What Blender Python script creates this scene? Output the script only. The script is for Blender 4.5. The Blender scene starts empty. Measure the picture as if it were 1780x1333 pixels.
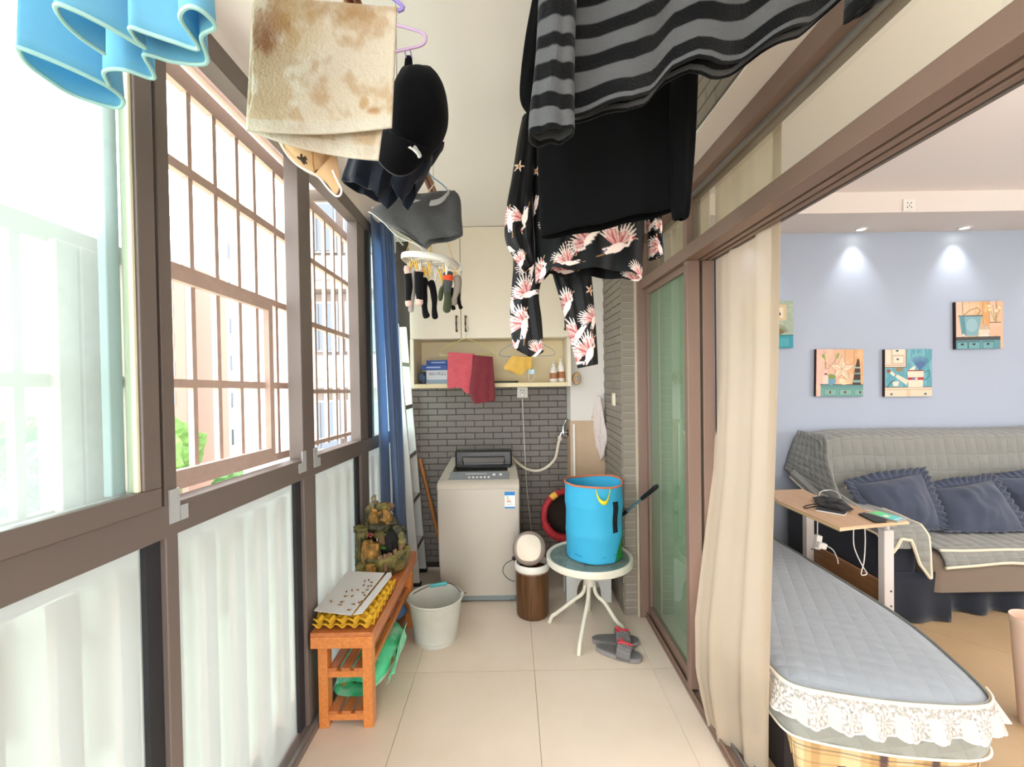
import bpy, bmesh, math, random
import numpy as np
from mathutils import Vector, Matrix, Euler, noise

random.seed(7)
SC = bpy.context.scene
COL = SC.collection
PI = math.pi

# ------------------------------------------------------------------ camera, sky, exposure
F_PX, W_PX, H_PX = 791.0, 1780.0, 1333.0
CAM = Vector((0.0, 0.0, 1.47))
PITCH, ROLL, YAW = math.radians(0.8), math.radians(-0.85), math.radians(-0.14)
ROT = Matrix.Rotation(YAW, 3, 'Z') @ Matrix.Rotation(PI / 2 - PITCH, 3, 'X') @ Matrix.Rotation(ROLL, 3, 'Z')
cam_data = bpy.data.cameras.new('camera')
cam = bpy.data.objects.new('camera', cam_data)
COL.objects.link(cam)
cam.matrix_world = Matrix.Translation(CAM) @ ROT.to_4x4()
cam_data.sensor_fit = 'HORIZONTAL'
cam_data.sensor_width = 36.0
cam_data.lens = 36.0 * F_PX / W_PX
cam_data.clip_start = 0.02
cam_data.clip_end = 500
SC.camera = cam

world = bpy.data.worlds.new('overcast_sky')
SC.world = world
world.use_nodes = True
wn = world.node_tree.nodes
bg = wn['Background']
bg.inputs['Color'].default_value = (0.94, 0.97, 1.0, 1)
bg.inputs['Strength'].default_value = 7.0

SC.view_settings.view_transform = 'Standard'
SC.view_settings.look = 'None'
SC.view_settings.gamma = 1.0
SC.view_settings.use_curve_mapping = False
SC.view_settings.exposure = 0.42
SC.cycles.use_denoising = True
SC.cycles.max_bounces = 12
SC.cycles.diffuse_bounces = 6
SC.cycles.transparent_max_bounces = 16
SC.cycles.sample_clamp_indirect = 6.0
SC.cycles.caustics_refractive = False
SC.cycles.caustics_reflective = False


def portal(name, loc, rot, sx, sy):
    d = bpy.data.lights.new(name, 'AREA')
    d.shape = 'RECTANGLE'
    d.size, d.size_y = sx, sy
    d.cycles.is_portal = True
    o = bpy.data.objects.new(name, d)
    o.location = loc
    o.rotation_euler = rot
    COL.objects.link(o)


portal('window_portal', (-1.2, 0.6, 1.3), (0, -PI / 2, 0), 2.6, 5.6)
portal('living_opening_portal', (6.12, 0.4, 1.6), (0, PI / 2, 0), 1.5, 2.4)  # guides sampling through the unseen opening added for fill
portal('rear_opening_portal', (0.0, -3.15, 1.4), (-PI / 2, 0, 0), 1.8, 2.2)  # guides sampling through the rear opening added for fill


def spot(name, loc, target, power, size_deg, col=(1, 0.97, 0.93), blend=0.6, radius=0.03):
    d = bpy.data.lights.new(name, 'SPOT')
    d.energy = power
    d.spot_size = math.radians(size_deg)
    d.spot_blend = blend
    d.color = col
    d.shadow_soft_size = radius
    o = bpy.data.objects.new(name, d)
    o.location = loc
    v = Vector(target) - Vector(loc)
    o.rotation_euler = v.to_track_quat('-Z', 'Y').to_euler()
    COL.objects.link(o)
    return o


# unseen pendant lamp added to brighten the living room (its bulb is built below)
ld = bpy.data.lights.new('added_living_lamp', 'POINT')
ld.shadow_soft_size = 0.10
ld.energy = 30
ld.color = (1.0, 0.96, 0.9)
lo = bpy.data.objects.new('added_living_lamp', ld)
lo.location = (3.3, 0.3, 2.30)
COL.objects.link(lo)


# an added, unseen torchiere brightens the living-room ceiling (its body is built below)
spot('added_ceiling_uplight', (2.5, -0.5, 1.78), (2.5, -0.5, 2.6), 380, 165, (1.0, 0.97, 0.93), 0.5, 0.10)


def at(u, v, Y=None, X=None, Z=None):
    """the point where the sight line of pixel (u, v) meets a plane of the room"""
    d = ROT @ Vector(((u - 890.0) / F_PX, -(v - 666.5) / F_PX, -1.0))
    if Y is not None:
        t = (Y - CAM.y) / d.y
    elif X is not None:
        t = (X - CAM.x) / d.x
    else:
        t = (Z - CAM.z) / d.z
    return CAM + d * t


# ------------------------------------------------------------------ materials
def lin(c):
    if isinstance(c, str):
        c = c.lstrip('#')
        c = [int(c[i:i + 2], 16) for i in (0, 2, 4)]
    r = []
    for x in c[:3]:
        x = x / 255.0
        r.append(x / 12.92 if x <= 0.04045 else ((x + 0.055) / 1.055) ** 2.4)
    return tuple(r)


def rgba(c):
    return lin(c) + (1.0,)


MATS = {}


def mat(name, col, rough=0.6, metal=0.0, var=None, bump=None, spec=0.4, sheen=0.0, trans=0.0, attr=None,
        coat=0.0, stretch=(1, 1, 1), quilt=None, alpha=1.0, subs=0.0, translucent=0.0):
    """var=(scale, colour2, contrast) noise mix; bump=(scale, strength); quilt=(size, angle, strength)"""
    if name in MATS:
        return MATS[name]
    m = bpy.data.materials.new(name)
    m.use_nodes = True
    nt = m.node_tree
    N, L = nt.nodes, nt.links
    p = N['Principled BSDF']
    p.inputs['Base Color'].default_value = rgba(col)
    p.inputs['Roughness'].default_value = rough
    p.inputs['Metallic'].default_value = metal
    p.inputs['Specular IOR Level'].default_value = spec
    p.inputs['Sheen Weight'].default_value = sheen
    p.inputs['Coat Weight'].default_value = coat
    p.inputs['Alpha'].default_value = alpha
    tc = N.new('ShaderNodeTexCoord')
    mp = N.new('ShaderNodeMapping')
    mp.inputs['Scale'].default_value = stretch
    L.new(tc.outputs['Object'], mp.inputs['Vector'])
    src = None
    if attr:
        a = N.new('ShaderNodeAttribute')
        a.attribute_name = attr
        src = a.outputs['Color']
    if var:
        n = N.new('ShaderNodeTexNoise')
        n.inputs['Scale'].default_value = var[0]
        n.inputs['Detail'].default_value = 6
        n.inputs['Roughness'].default_value = 0.6
        L.new(mp.outputs[0], n.inputs['Vector'])
        r = N.new('ShaderNodeValToRGB')
        k = var[2] if len(var) > 2 else 0.2
        r.color_ramp.elements[0].position = 0.5 - k
        r.color_ramp.elements[1].position = 0.5 + k
        L.new(n.outputs['Fac'], r.inputs['Fac'])
        mx = N.new('ShaderNodeMix')
        mx.data_type = 'RGBA'
        L.new(r.outputs['Color'], mx.inputs[0])
        if src:
            L.new(src, mx.inputs[6])
        else:
            mx.inputs[6].default_value = rgba(col)
        mx.inputs[7].default_value = rgba(var[1])
        src = mx.outputs[2]
    if src:
        L.new(src, p.inputs['Base Color'])
    hsock = None
    if quilt:
        s, ang, _ = quilt
        q = N.new('ShaderNodeMapping')
        q.inputs['Rotation'].default_value = (0, 0, math.radians(ang))
        L.new(tc.outputs['UV'], q.inputs['Vector'])
        sp = N.new('ShaderNodeSeparateXYZ')
        L.new(q.outputs[0], sp.inputs[0])
        vals = []
        for ax, ss in ((0, s), (1, s)):
            pp = N.new('ShaderNodeMath')
            pp.operation = 'PINGPONG'
            pp.inputs[1].default_value = ss / 2
            L.new(sp.outputs[ax], pp.inputs[0])
            dv = N.new('ShaderNodeMath')
            dv.operation = 'DIVIDE'
            dv.inputs[1].default_value = ss / 2
            L.new(pp.outputs[0], dv.inputs[0])
            pw = N.new('ShaderNodeMath')
            pw.operation = 'POWER'
            pw.inputs[1].default_value = 0.45
            L.new(dv.outputs[0], pw.inputs[0])
            vals.append(pw.outputs[0])
        mn = N.new('ShaderNodeMath')
        mn.operation = 'MULTIPLY'
        L.new(vals[0], mn.inputs[0])
        L.new(vals[1], mn.inputs[1])
        hsock = (mn.outputs[0], quilt[2], 0.02)
    if bump:
        n2 = N.new('ShaderNodeTexNoise')
        n2.inputs['Scale'].default_value = bump[0]
        n2.inputs['Detail'].default_value = 4
        L.new(mp.outputs[0], n2.inputs['Vector'])
        b0 = N.new('ShaderNodeBump')
        b0.inputs['Strength'].default_value = bump[1]
        b0.inputs['Distance'].default_value = 0.01
        L.new(n2.outputs['Fac'], b0.inputs['Height'])
        L.new(b0.outputs[0], p.inputs['Normal'])
        prev = b0
    if hsock:
        b1 = N.new('ShaderNodeBump')
        b1.inputs['Strength'].default_value = hsock[1]
        b1.inputs['Distance'].default_value = hsock[2]
        L.new(hsock[0], b1.inputs['Height'])
        if bump:
            L.new(prev.outputs[0], b1.inputs['Normal'])
        L.new(b1.outputs[0], p.inputs['Normal'])
    if translucent > 0:
        out = N['Material Output']
        tl = N.new('ShaderNodeBsdfTranslucent')
        if src:
            L.new(src, tl.inputs['Color'])
        else:
            tl.inputs['Color'].default_value = rgba(col)
        ms = N.new('ShaderNodeMixShader')
        ms.inputs[0].default_value = translucent
        L.new(p.outputs[0], ms.inputs[1])
        L.new(tl.outputs[0], ms.inputs[2])
        L.new(ms.outputs[0], out.inputs['Surface'])
    MATS[name] = m
    return m


def wood(name, c1, c2, scale=6, stretch=(1, 12, 12), rough=0.45, coat=0.1):
    return mat(name, c1, rough=rough, var=(scale, c2, 0.18), bump=(scale * 2, 0.05), stretch=stretch, coat=coat)


def emit(name, col, strength):
    m = bpy.data.materials.new(name)
    m.use_nodes = True
    p = m.node_tree.nodes['Principled BSDF']
    p.inputs['Base Color'].default_value = rgba(col)
    p.inputs['Emission Color'].default_value = rgba(col)
    p.inputs['Emission Strength'].default_value = strength
    return m


def glass(name, tint, haze=0.0, haze_col='#e8f0ec', refl=1.0, rough=0.0, hdiff=0.12):
    """thin window glass: clear tint + fresnel reflection, with dust or frost that scatters light through it"""
    m = bpy.data.materials.new(name)
    m.use_nodes = True
    nt = m.node_tree
    N, L = nt.nodes, nt.links
    N.remove(N['Principled BSDF'])
    out = N['Material Output']
    tr = N.new('ShaderNodeBsdfTransparent')
    tr.inputs['Color'].default_value = rgba(tint)
    body = tr.outputs[0]
    if haze > 0:
        tl = N.new('ShaderNodeBsdfTranslucent')
        tl.inputs['Color'].default_value = rgba(haze_col)
        df = N.new('ShaderNodeBsdfDiffuse')
        df.inputs['Color'].default_value = rgba(haze_col)
        hm = N.new('ShaderNodeMixShader')
        hm.inputs[0].default_value = hdiff
        L.new(tl.outputs[0], hm.inputs[1])
        L.new(df.outputs[0], hm.inputs[2])
        mx = N.new('ShaderNodeMixShader')
        mx.inputs[0].default_value = haze
        L.new(body, mx.inputs[1])
        L.new(hm.outputs[0], mx.inputs[2])
        body = mx.outputs[0]
    gl = N.new('ShaderNodeBsdfGlossy')
    gl.inputs['Roughness'].default_value = rough
    fr = N.new('ShaderNodeFresnel')
    fr.inputs['IOR'].default_value = 1.5
    mu = N.new('ShaderNodeMath')
    mu.operation = 'MULTIPLY'
    mu.inputs[1].default_value = refl
    mu.use_clamp = True
    L.new(fr.outputs[0], mu.inputs[0])
    geo = N.new('ShaderNodeNewGeometry')      # reflect at the outer faces of the pane only
    ff = N.new('ShaderNodeMath')
    ff.operation = 'SUBTRACT'
    ff.inputs[0].default_value = 1.0
    L.new(geo.outputs['Backfacing'], ff.inputs[1])
    mu2 = N.new('ShaderNodeMath')
    mu2.operation = 'MULTIPLY'
    L.new(mu.outputs[0], mu2.inputs[0])
    L.new(ff.outputs[0], mu2.inputs[1])
    mu = mu2
    m2 = N.new('ShaderNodeMixShader')
    L.new(mu.outputs[0], m2.inputs[0])
    L.new(body, m2.inputs[1])
    L.new(gl.outputs[0], m2.inputs[2])
    L.new(m2.outputs[0], out.inputs['Surface'])
    MATS[name] = m
    return m


# ------------------------------------------------------------------ mesh builder
class B:
    def __init__(self):
        self.v, self.f, self.uv = [], [], []
        self.has_uv = False

    def add(self, vs, fs, uvs=None):
        o = len(self.v)
        self.v += [tuple(x) for x in vs]
        self.f += [tuple(i + o for i in q) for q in fs]
        if uvs is not None:
            self.has_uv = True
            self.uv += list(uvs)
        else:
            self.uv += [(0.0, 0.0)] * len(vs)
        return self

    def box2(self, x0, x1, y0, y1, z0, z1):
        vs = [(x, y, z) for x in (x0, x1) for y in (y0, y1) for z in (z0, z1)]
        fs = [(0, 1, 3, 2), (4, 6, 7, 5), (0, 4, 5, 1), (2, 3, 7, 6), (0, 2, 6, 4), (1, 5, 7, 3)]
        return self.add(vs, fs)

    def box(self, c, s, rot=None):
        c = Vector(c)
        R = rot.to_matrix() if isinstance(rot, Euler) else (rot if rot is not None else Matrix.Identity(3))
        vs = [c + R @ Vector((x * s[0] / 2, y * s[1] / 2, z * s[2] / 2)) for x in (-1, 1) for y in (-1, 1) for z in (-1, 1)]
        fs = [(0, 1, 3, 2), (4, 6, 7, 5), (0, 4, 5, 1), (2, 3, 7, 6), (0, 2, 6, 4), (1, 5, 7, 3)]
        return self.add(vs, fs)

    def bar(self, p0, p1, w, h, up=(0, 0, 1)):
        p0, p1 = Vector(p0), Vector(p1)
        d = (p1 - p0)
        ln = d.length
        d.normalize()
        s = d.cross(Vector(up))
        if s.length < 1e-5:
            s = d.cross(Vector((1, 0, 0)))
        s.normalize()
        u = s.cross(d)
        return self.box((p0 + p1) / 2, (w, ln, h), Matrix((s, d, u)).transposed())

    def tube(self, pts, r, n=8, closed=False, caps=True):
        pts = [Vector(p) for p in pts]
        rs = r if isinstance(r, (list, tuple)) else [r] * len(pts)
        m = len(pts)
        vs, fs = [], []
        prev = None
        for i, p in enumerate(pts):
            a = pts[(i - 1) % m] if (closed or i > 0) else p
            b = pts[(i + 1) % m] if (closed or i < m - 1) else p
            t = (b - a)
            if t.length < 1e-9:
                t = Vector((0, 0, 1))
            t.normalize()
            if prev is None:
                s = t.cross(Vector((0, 0, 1)))
                if s.length < 1e-3:
                    s = t.cross(Vector((1, 0, 0)))
            else:
                s = prev - t * prev.dot(t)
            s.normalize()
            prev = s
            u = t.cross(s)
            for k in range(n):
                a_ = 2 * PI * k / n
                vs.append(p + (s * math.cos(a_) + u * math.sin(a_)) * rs[i])
        for i in range(m if closed else m - 1):
            j = (i + 1) % m
            for k in range(n):
                l = (k + 1) % n
                fs.append((i * n + k, i * n + l, j * n + l, j * n + k))
        if caps and not closed:
            fs.append(tuple(range(n)))
            fs.append(tuple(reversed(range((m - 1) * n, m * n))))
        return self.add(vs, fs)

    def lathe(self, prof, n=32, c=(0, 0, 0), R=None, squash=(1, 1)):
        """profile [(r, z)], r = 0 closes an end"""
        c = Vector(c)
        R = R if R is not None else Matrix.Identity(3)
        vs, fs, rings = [], [], []
        for r, z in prof:
            if r < 1e-6:
                rings.append([len(vs)])
                vs.append(c + R @ Vector((0, 0, z)))
            else:
                rings.append(list(range(len(vs), len(vs) + n)))
                for k in range(n):
                    a = 2 * PI * k / n
                    vs.append(c + R @ Vector((r * math.cos(a) * squash[0], r * math.sin(a) * squash[1], z)))
        for a, b in zip(rings, rings[1:]):
            if len(a) == 1 and len(b) == 1:
                continue
            for k in range(n):
                l = (k + 1) % n
                if len(a) == 1:
                    fs.append((a[0], b[l], b[k]))
                elif len(b) == 1:
                    fs.append((a[k], a[l], b[0]))
                else:
                    fs.append((a[k], a[l], b[l], b[k]))
        return self.add(vs, fs)

    def sheet(self, f, nu, nv, loop=False):
        """f(s, t) -> point, s and t in 0..1; loop closes s"""
        vs, fs, uv = [], [], []
        cu = nu if loop else nu + 1
        for j in range(nv + 1):
            for i in range(cu):
                s, t = i / nu, j / nv
                q = f(s, t)
                if len(q) == 2:
                    vs.append(q[0]); uv.append(q[1])
                else:
                    vs.append(q); uv.append((s, t))
        for j in range(nv):
            for i in range(nu):
                k = (i + 1) % cu
                fs.append((j * cu + i, j * cu + k, (j + 1) * cu + k, (j + 1) * cu + i))
        return self.add(vs, fs, uv)

    def prism(self, poly, d):
        """closed polygon of 3-D points extruded by vector d"""
        n = len(poly)
        d = Vector(d)
        vs = [Vector(p) for p in poly] + [Vector(p) + d for p in poly]
        fs = [tuple(range(n)), tuple(reversed(range(n, 2 * n)))]
        fs += [(i, (i + 1) % n, (i + 1) % n + n, i + n) for i in range(n)]
        return self.add(vs, fs)

    def ball(self, c, r, nu=16, nv=10, fn=None):
        c = Vector(c)
        r = Vector(r) if not isinstance(r, (int, float)) else Vector((r, r, r))
        prof = []
        vs, fs = [], []
        vs.append(c + Vector((0, 0, -r.z)))
        for j in range(1, nv):
            b = -PI / 2 + PI * j / nv
            for i in range(nu):
                a = 2 * PI * i / nu
                vs.append(c + Vector((r.x * math.cos(a) * math.cos(b), r.y * math.sin(a) * math.cos(b), r.z * math.sin(b))))
        vs.append(c + Vector((0, 0, r.z)))
        if fn:
            vs = [fn(v) for v in vs]
        for i in range(nu):
            k = (i + 1) % nu
            fs.append((0, 1 + k, 1 + i))
            for j in range(nv - 2):
                fs.append((1 + j * nu + i, 1 + j * nu + k, 1 + (j + 1) * nu + k, 1 + (j + 1) * nu + i))
            fs.append((1 + (nv - 2) * nu + i, 1 + (nv - 2) * nu + k, len(vs) - 1))
        return self.add(vs, fs)

    def map(self, fn):
        self.v = [tuple(fn(Vector(p))) for p in self.v]
        return self


WORIG = {}


def obj(name, b, m, parent=None, smooth=False, bevel=0.0, solid=0.0, sub=0, paint=None, kind=None, uvscale=None):
    me = bpy.data.meshes.new(name)
    vs = b.v
    org = Vector((0, 0, 0))
    if parent is None and vs:
        a = np.array(vs)
        org = Vector(((a[:, 0].min() + a[:, 0].max()) / 2, (a[:, 1].min() + a[:, 1].max()) / 2, a[:, 2].min()))
        vs = [tuple(x) for x in (a - np.array(org))]
    me.from_pydata(vs, [], b.f)
    me.update()
    if b.has_uv:
        ul = me.uv_layers.new(name='UVMap')
        idx = np.empty(len(me.loops), dtype=np.int32)
        me.loops.foreach_get('vertex_index', idx)
        uva = np.array(b.uv, dtype=np.float32)
        ul.data.foreach_set('uv', uva[idx].ravel())
    if paint is not None:
        cols = paint(np.array(b.uv, dtype=float))
        at_ = me.color_attributes.new('Col', 'FLOAT_COLOR', 'POINT')
        full = np.ones((len(vs), 4), dtype=np.float32)
        full[:, :3] = cols
        at_.data.foreach_set('color', full.ravel())
    bm = bmesh.new()
    bm.from_mesh(me)
    bmesh.ops.recalc_face_normals(bm, faces=bm.faces)
    if smooth:
        for f in bm.faces:
            f.smooth = True
        for e in bm.edges:
            if len(e.link_faces) == 2 and e.calc_face_angle(0) > 0.75:
                e.smooth = False
    bm.to_mesh(me)
    bm.free()
    if m is not None:
        me.materials.append(m)
    o = bpy.data.objects.new(name, me)
    COL.objects.link(o)
    if parent is not None:
        o.parent = parent
        w = WORIG.get(parent.name)
        if w is not None:
            o.matrix_parent_inverse = Matrix.Translation(-w)
    else:
        o.location = org
        WORIG[o.name] = org
    if solid:
        md = o.modifiers.new('thickness', 'SOLIDIFY')
        md.thickness = solid
        md.offset = 0
    if sub:
        md = o.modifiers.new('round', 'SUBSURF')
        md.levels = md.render_levels = sub
    if bevel:
        md = o.modifiers.new('edge', 'BEVEL')
        md.width = bevel
        md.segments = 2
        md.limit_method = 'ANGLE'
        md.angle_limit = 0.7
    if kind:
        o['kind'] = kind
    return o


def thing(name, label, cat, loc, group=None):
    o = bpy.data.objects.new(name, None)
    o.empty_display_size = 0.05
    COL.objects.link(o)
    o.location = Vector(loc)
    WORIG[o.name] = Vector(loc)
    o['label'] = label
    o['category'] = cat
    if group:
        o['group'] = group
    return o


def struct(name, loc=(0, 0, 0)):
    o = bpy.data.objects.new(name, None)
    o.empty_display_size = 0.05
    COL.objects.link(o)
    o.location = Vector(loc)
    WORIG[o.name] = Vector(loc)
    o['kind'] = 'structure'
    return o


def tag(o, label, cat, group=None):
    o['label'] = label
    o['category'] = cat
    if group:
        o['group'] = group
    return o


def inst(name, me, loc, parent, rot=None):
    """one more object on a shared mesh, under a parent"""
    o = bpy.data.objects.new(name, me)
    COL.objects.link(o)
    o.parent = parent
    w = WORIG.get(parent.name)
    if w is not None:
        o.matrix_parent_inverse = Matrix.Translation(-w)
    o.location = loc
    if rot is not None:
        o.rotation_euler = rot
    return o


def mesh_only(name, b, m):
    me = bpy.data.meshes.new(name)
    me.from_pydata(b.v, [], b.f)
    me.update()
    bm = bmesh.new(); bm.from_mesh(me)
    bmesh.ops.recalc_face_normals(bm, faces=bm.faces)
    bm.to_mesh(me); bm.free()
    me.materials.append(m)
    return me


def copy_thing(root, loc, label, group=None):
    r = root.copy(); COL.objects.link(r); r.location = loc
    r['label'] = label
    if group:
        r['group'] = group
    for ch in root.children:
        c = ch.copy(); COL.objects.link(c); c.parent = r
        c.matrix_parent_inverse = ch.matrix_parent_inverse.copy()
        for g in ch.children:
            d = g.copy(); COL.objects.link(d); d.parent = c
            d.matrix_parent_inverse = g.matrix_parent_inverse.copy()
    return r


def lerp(a, b, t):
    return a + (b - a) * t


def smooth_path(pts, n=6):
    """Catmull-Rom through points"""
    P = [Vector(p) for p in pts]
    out = []
    for i in range(len(P) - 1):
        p0 = P[max(i - 1, 0)]; p1 = P[i]; p2 = P[i + 1]; p3 = P[min(i + 2, len(P) - 1)]
        for k in range(n):
            t = k / n
            out.append(0.5 * ((2 * p1) + (p2 - p0) * t + (2 * p0 - 5 * p1 + 4 * p2 - p3) * t * t + (3 * p1 - p0 - 3 * p2 + p3) * t ** 3))
    out.append(P[-1])
    return out


def text_mesh(name, body, size, m, matrix, parent, depth=0.0006, align='LEFT'):
    cu = bpy.data.curves.new(name, 'FONT')
    cu.body = body
    cu.size = size
    cu.extrude = depth
    cu.align_x = align
    tmp = bpy.data.objects.new(name + '_tmp', cu)
    COL.objects.link(tmp)
    bpy.context.view_layer.update()
    me = bpy.data.meshes.new_from_object(tmp.evaluated_get(bpy.context.evaluated_depsgraph_get()))
    bpy.data.objects.remove(tmp)
    bpy.data.curves.remove(cu)
    me.transform(matrix)
    me.materials.clear()
    me.materials.append(m)
    me.name = name
    o = bpy.data.objects.new(name, me)
    COL.objects.link(o)
    o.parent = parent
    w = WORIG.get(parent.name)
    if w is not None:
        o.matrix_parent_inverse = Matrix.Translation(-w)
    return o


FACE_CAM = Matrix.Rotation(PI / 2, 4, 'X')   # text standing upright, read from -Y


# ------------------------------------------------------------------ flat prints (woven or printed colour, per vertex)
class Paint:
    def __init__(self, uv, base):
        self.p = uv
        self.c = np.tile(np.array(lin(base)), (len(uv), 1))

    def _put(self, mask, col, a=1.0):
        if mask.any():
            c = np.array(lin(col))
            self.c[mask] = self.c[mask] * (1 - a) + c * a
        return self

    def poly(self, pts, col, a=1.0):
        x, y = self.p[:, 0], self.p[:, 1]
        ins = np.zeros(len(x), bool)
        n = len(pts)
        for i in range(n):
            x1, y1 = pts[i]; x2, y2 = pts[(i + 1) % n]
            if abs(y2 - y1) < 1e-12:
                continue
            c = ((y1 > y) != (y2 > y)) & (x < (x2 - x1) * (y - y1) / (y2 - y1) + x1)
            ins ^= c
        return self._put(ins, col, a)

    def rect(self, x0, x1, y0, y1, col, a=1.0):
        x, y = self.p[:, 0], self.p[:, 1]
        return self._put((x >= x0) & (x <= x1) & (y >= y0) & (y <= y1), col, a)

    def ell(self, cx, cy, rx, ry, col, ang=0, a=1.0):
        x, y = self.p[:, 0] - cx, self.p[:, 1] - cy
        ca, sa = math.cos(ang), math.sin(ang)
        u, v = x * ca + y * sa, -x * sa + y * ca
        return self._put((u / rx) ** 2 + (v / ry) ** 2 <= 1, col, a)

    def line(self, pts, w, col, w2=None, a=1.0):
        x, y = self.p[:, 0], self.p[:, 1]
        n = len(pts) - 1
        for i in range(n):
            x1, y1 = pts[i]; x2, y2 = pts[i + 1]
            dx, dy = x2 - x1, y2 - y1
            L2 = dx * dx + dy * dy + 1e-12
            t = np.clip(((x - x1) * dx + (y - y1) * dy) / L2, 0, 1)
            d = np.hypot(x - x1 - t * dx, y - y1 - t * dy)
            ww = w if w2 is None else w + (w2 - w) * (i + t) / n
            self._put(d <= ww / 2, col, a)
        return self

    def noise(self, sx, sy, col, thr, a, seed=0):
        v = np.array([noise.fractal(Vector((p[0] * sx, p[1] * sy, seed)), 0.6, 2.0, 4) for p in self.p])
        w = np.clip((v - thr) / 0.35, 0, 1)[:, None] * a
        self.c = self.c * (1 - w) + np.array(lin(col)) * w
        return self


def crane(P, cx, cy, s, ang=0.0, flip=1, wing2=True):
    """a flying pink-and-white crane printed on black cloth; units of the print's own plane"""
    ca, sa = math.cos(ang), math.sin(ang)

    def T(x, y):
        x *= flip
        return (cx + s * (x * ca - y * sa), cy + s * (x * sa + y * ca))
    # legs, tail
    P.line([T(-0.28, -0.1), T(-0.7, -0.22)], 0.016 * s, '#c9955a')
    P.poly([T(-0.2, 0.06), T(-0.5, 0.0), T(-0.42, -0.16), T(-0.15, -0.12)], '#f0dcd2')
    P.line([T(-0.36, -0.02), T(-0.48, -0.1)], 0.05 * s, '#3b4668')
    # wings as fans of feathers
    def fan(a0, a1, ln, root, n=8):
        for k in range(n):
            a = lerp(a0, a1, k / (n - 1))
            l = ln * (0.66 + 0.34 * math.sin(PI * (k + 1) / (n + 1)))
            tip = (root[0] + l * math.cos(a), root[1] + l * math.sin(a))
            mid = (root[0] + 0.55 * l * math.cos(a), root[1] + 0.55 * l * math.sin(a))
            P.line([T(*mid), T(*tip)], 0.075 * s, '#ead8d0', 0.02 * s)
            P.line([T(*root), T(*mid)], 0.08 * s, '#c98482' if k % 2 else '#e0bdb4')
        P.line([T(*root), T(root[0] + 0.36 * ln * math.cos((a0 + a1) / 2), root[1] + 0.42 * ln * math.sin((a0 + a1) / 2))], 0.06 * s, '#a8585c')
    fan(1.35, 2.5, 0.85, (0.02, 0.06))
    if wing2:
        fan(0.35, 1.2, 0.72, (0.08, 0.06), 6)
    # body, neck, head
    P.ell(*T(-0.03, 0.0), 0.27 * s, 0.12 * s, '#f2ddd4', ang + 0.2 * flip)
    P.line([T(0.18, 0.04), T(0.32, 0.0), T(0.4, 0.1), T(0.52, 0.16)], 0.09 * s, '#eed3cc', 0.06 * s)
    P.line([T(0.52, 0.16), T(0.66, 0.13)], 0.035 * s, '#c9b08a')
    P.ell(*T(0.52, 0.17), 0.05 * s, 0.035 * s, '#b03a3a', ang)

# ================================================================== ROOM SHELL
WALLX, SIDEX, BACKY, CEILZ = -0.86, 0.675, 3.53, 2.53
LBACK, LCEIL = 3.65, 2.73
m_tile = mat('beige_stone_tile', '#d4c4b0', rough=0.32, var=(2.6, '#dfd0c0', 0.28), bump=(30, 0.03), spec=0.5)
m_tile2 = mat('living_stone_tile', '#ad9370', rough=0.35, var=(3.0, '#bda482', 0.25), spec=0.5)
m_grout = mat('dark_grout', '#5d5048', rough=0.9)
m_ceil = mat('ceiling_paint', '#f2ece7', rough=0.9)
m_white = mat('white_wall_paint', '#d9d4cc', rough=0.85, bump=(40, 0.02))
m_cream_wall = mat('warm_white_paint', '#e2d8ca', rough=0.85)
m_blue_wall = mat('pale_blue_wall_paint', '#a9b2c1', rough=0.85, bump=(60, 0.02))
m_brick = mat('grey_brick_tile', '#847d77', rough=0.6, var=(9, '#77706b', 0.25), bump=(50, 0.05))
m_brick2 = mat('taupe_brick_tile', '#8b8174', rough=0.6, var=(9, '#7d7468', 0.25), bump=(50, 0.05))
m_joint = mat('dark_mortar', '#4a4340', rough=0.95)
m_joint2 = mat('light_mortar', '#b3a99c', rough=0.95)
m_brown = mat('bronze_aluminium', '#7d6558', rough=0.42, spec=0.5, bump=(200, 0.01))
m_shaded_brown = mat('shaded_bronze_aluminium', '#6b605a', rough=0.45, spec=0.5)  # same bronze as the door frame, darkened as if backlit
m_gasket_gap_black = mat('black_rubber_and_gap_shade', '#26262a', rough=0.7)
m_greyrail = mat('grey_aluminium', '#8a8580', rough=0.4, metal=0.4)
g_clear = glass('clear_window_glass', '#f4fbf8')
g_dusty = glass('dusty_window_glass', '#eef8f5', haze=0.12, haze_col='#e8f2f0', refl=0.4)
g_green = glass('greenish_door_glass', '#dcefe0', haze=0.34, haze_col='#b9d2ba', refl=1.6, hdiff=0.6)
g_trans = glass('transom_glass', '#f4f5ee', haze=0.08, haze_col='#e4e2d0', refl=1.2, hdiff=0.6)


def frost_material():
    m = bpy.data.materials.new('frosted_window_film')
    m.use_nodes = True
    nt = m.node_tree
    N, L = nt.nodes, nt.links
    N.remove(N['Principled BSDF'])
    tl = N.new('ShaderNodeBsdfTranslucent')
    tl.inputs['Color'].default_value = rgba('#e4e9e8')
    gl = N.new('ShaderNodeBsdfRefraction')
    gl.inputs['Color'].default_value = rgba('#e4e9e8')
    gl.inputs['Roughness'].default_value = 0.42
    gl.inputs['IOR'].default_value = 1.02
    df = N.new('ShaderNodeBsdfDiffuse')
    df.inputs['Color'].default_value = rgba('#e2e8e6')
    a = N.new('ShaderNodeMixShader'); a.inputs[0].default_value = 0.68
    b = N.new('ShaderNodeMixShader'); b.inputs[0].default_value = 0.42
    L.new(tl.outputs[0], a.inputs[1]); L.new(gl.outputs[0], a.inputs[2])
    L.new(a.outputs[0], b.inputs[1]); L.new(df.outputs[0], b.inputs[2])
    L.new(b.outputs[0], N['Material Output'].inputs['Surface'])
    return m


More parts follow.
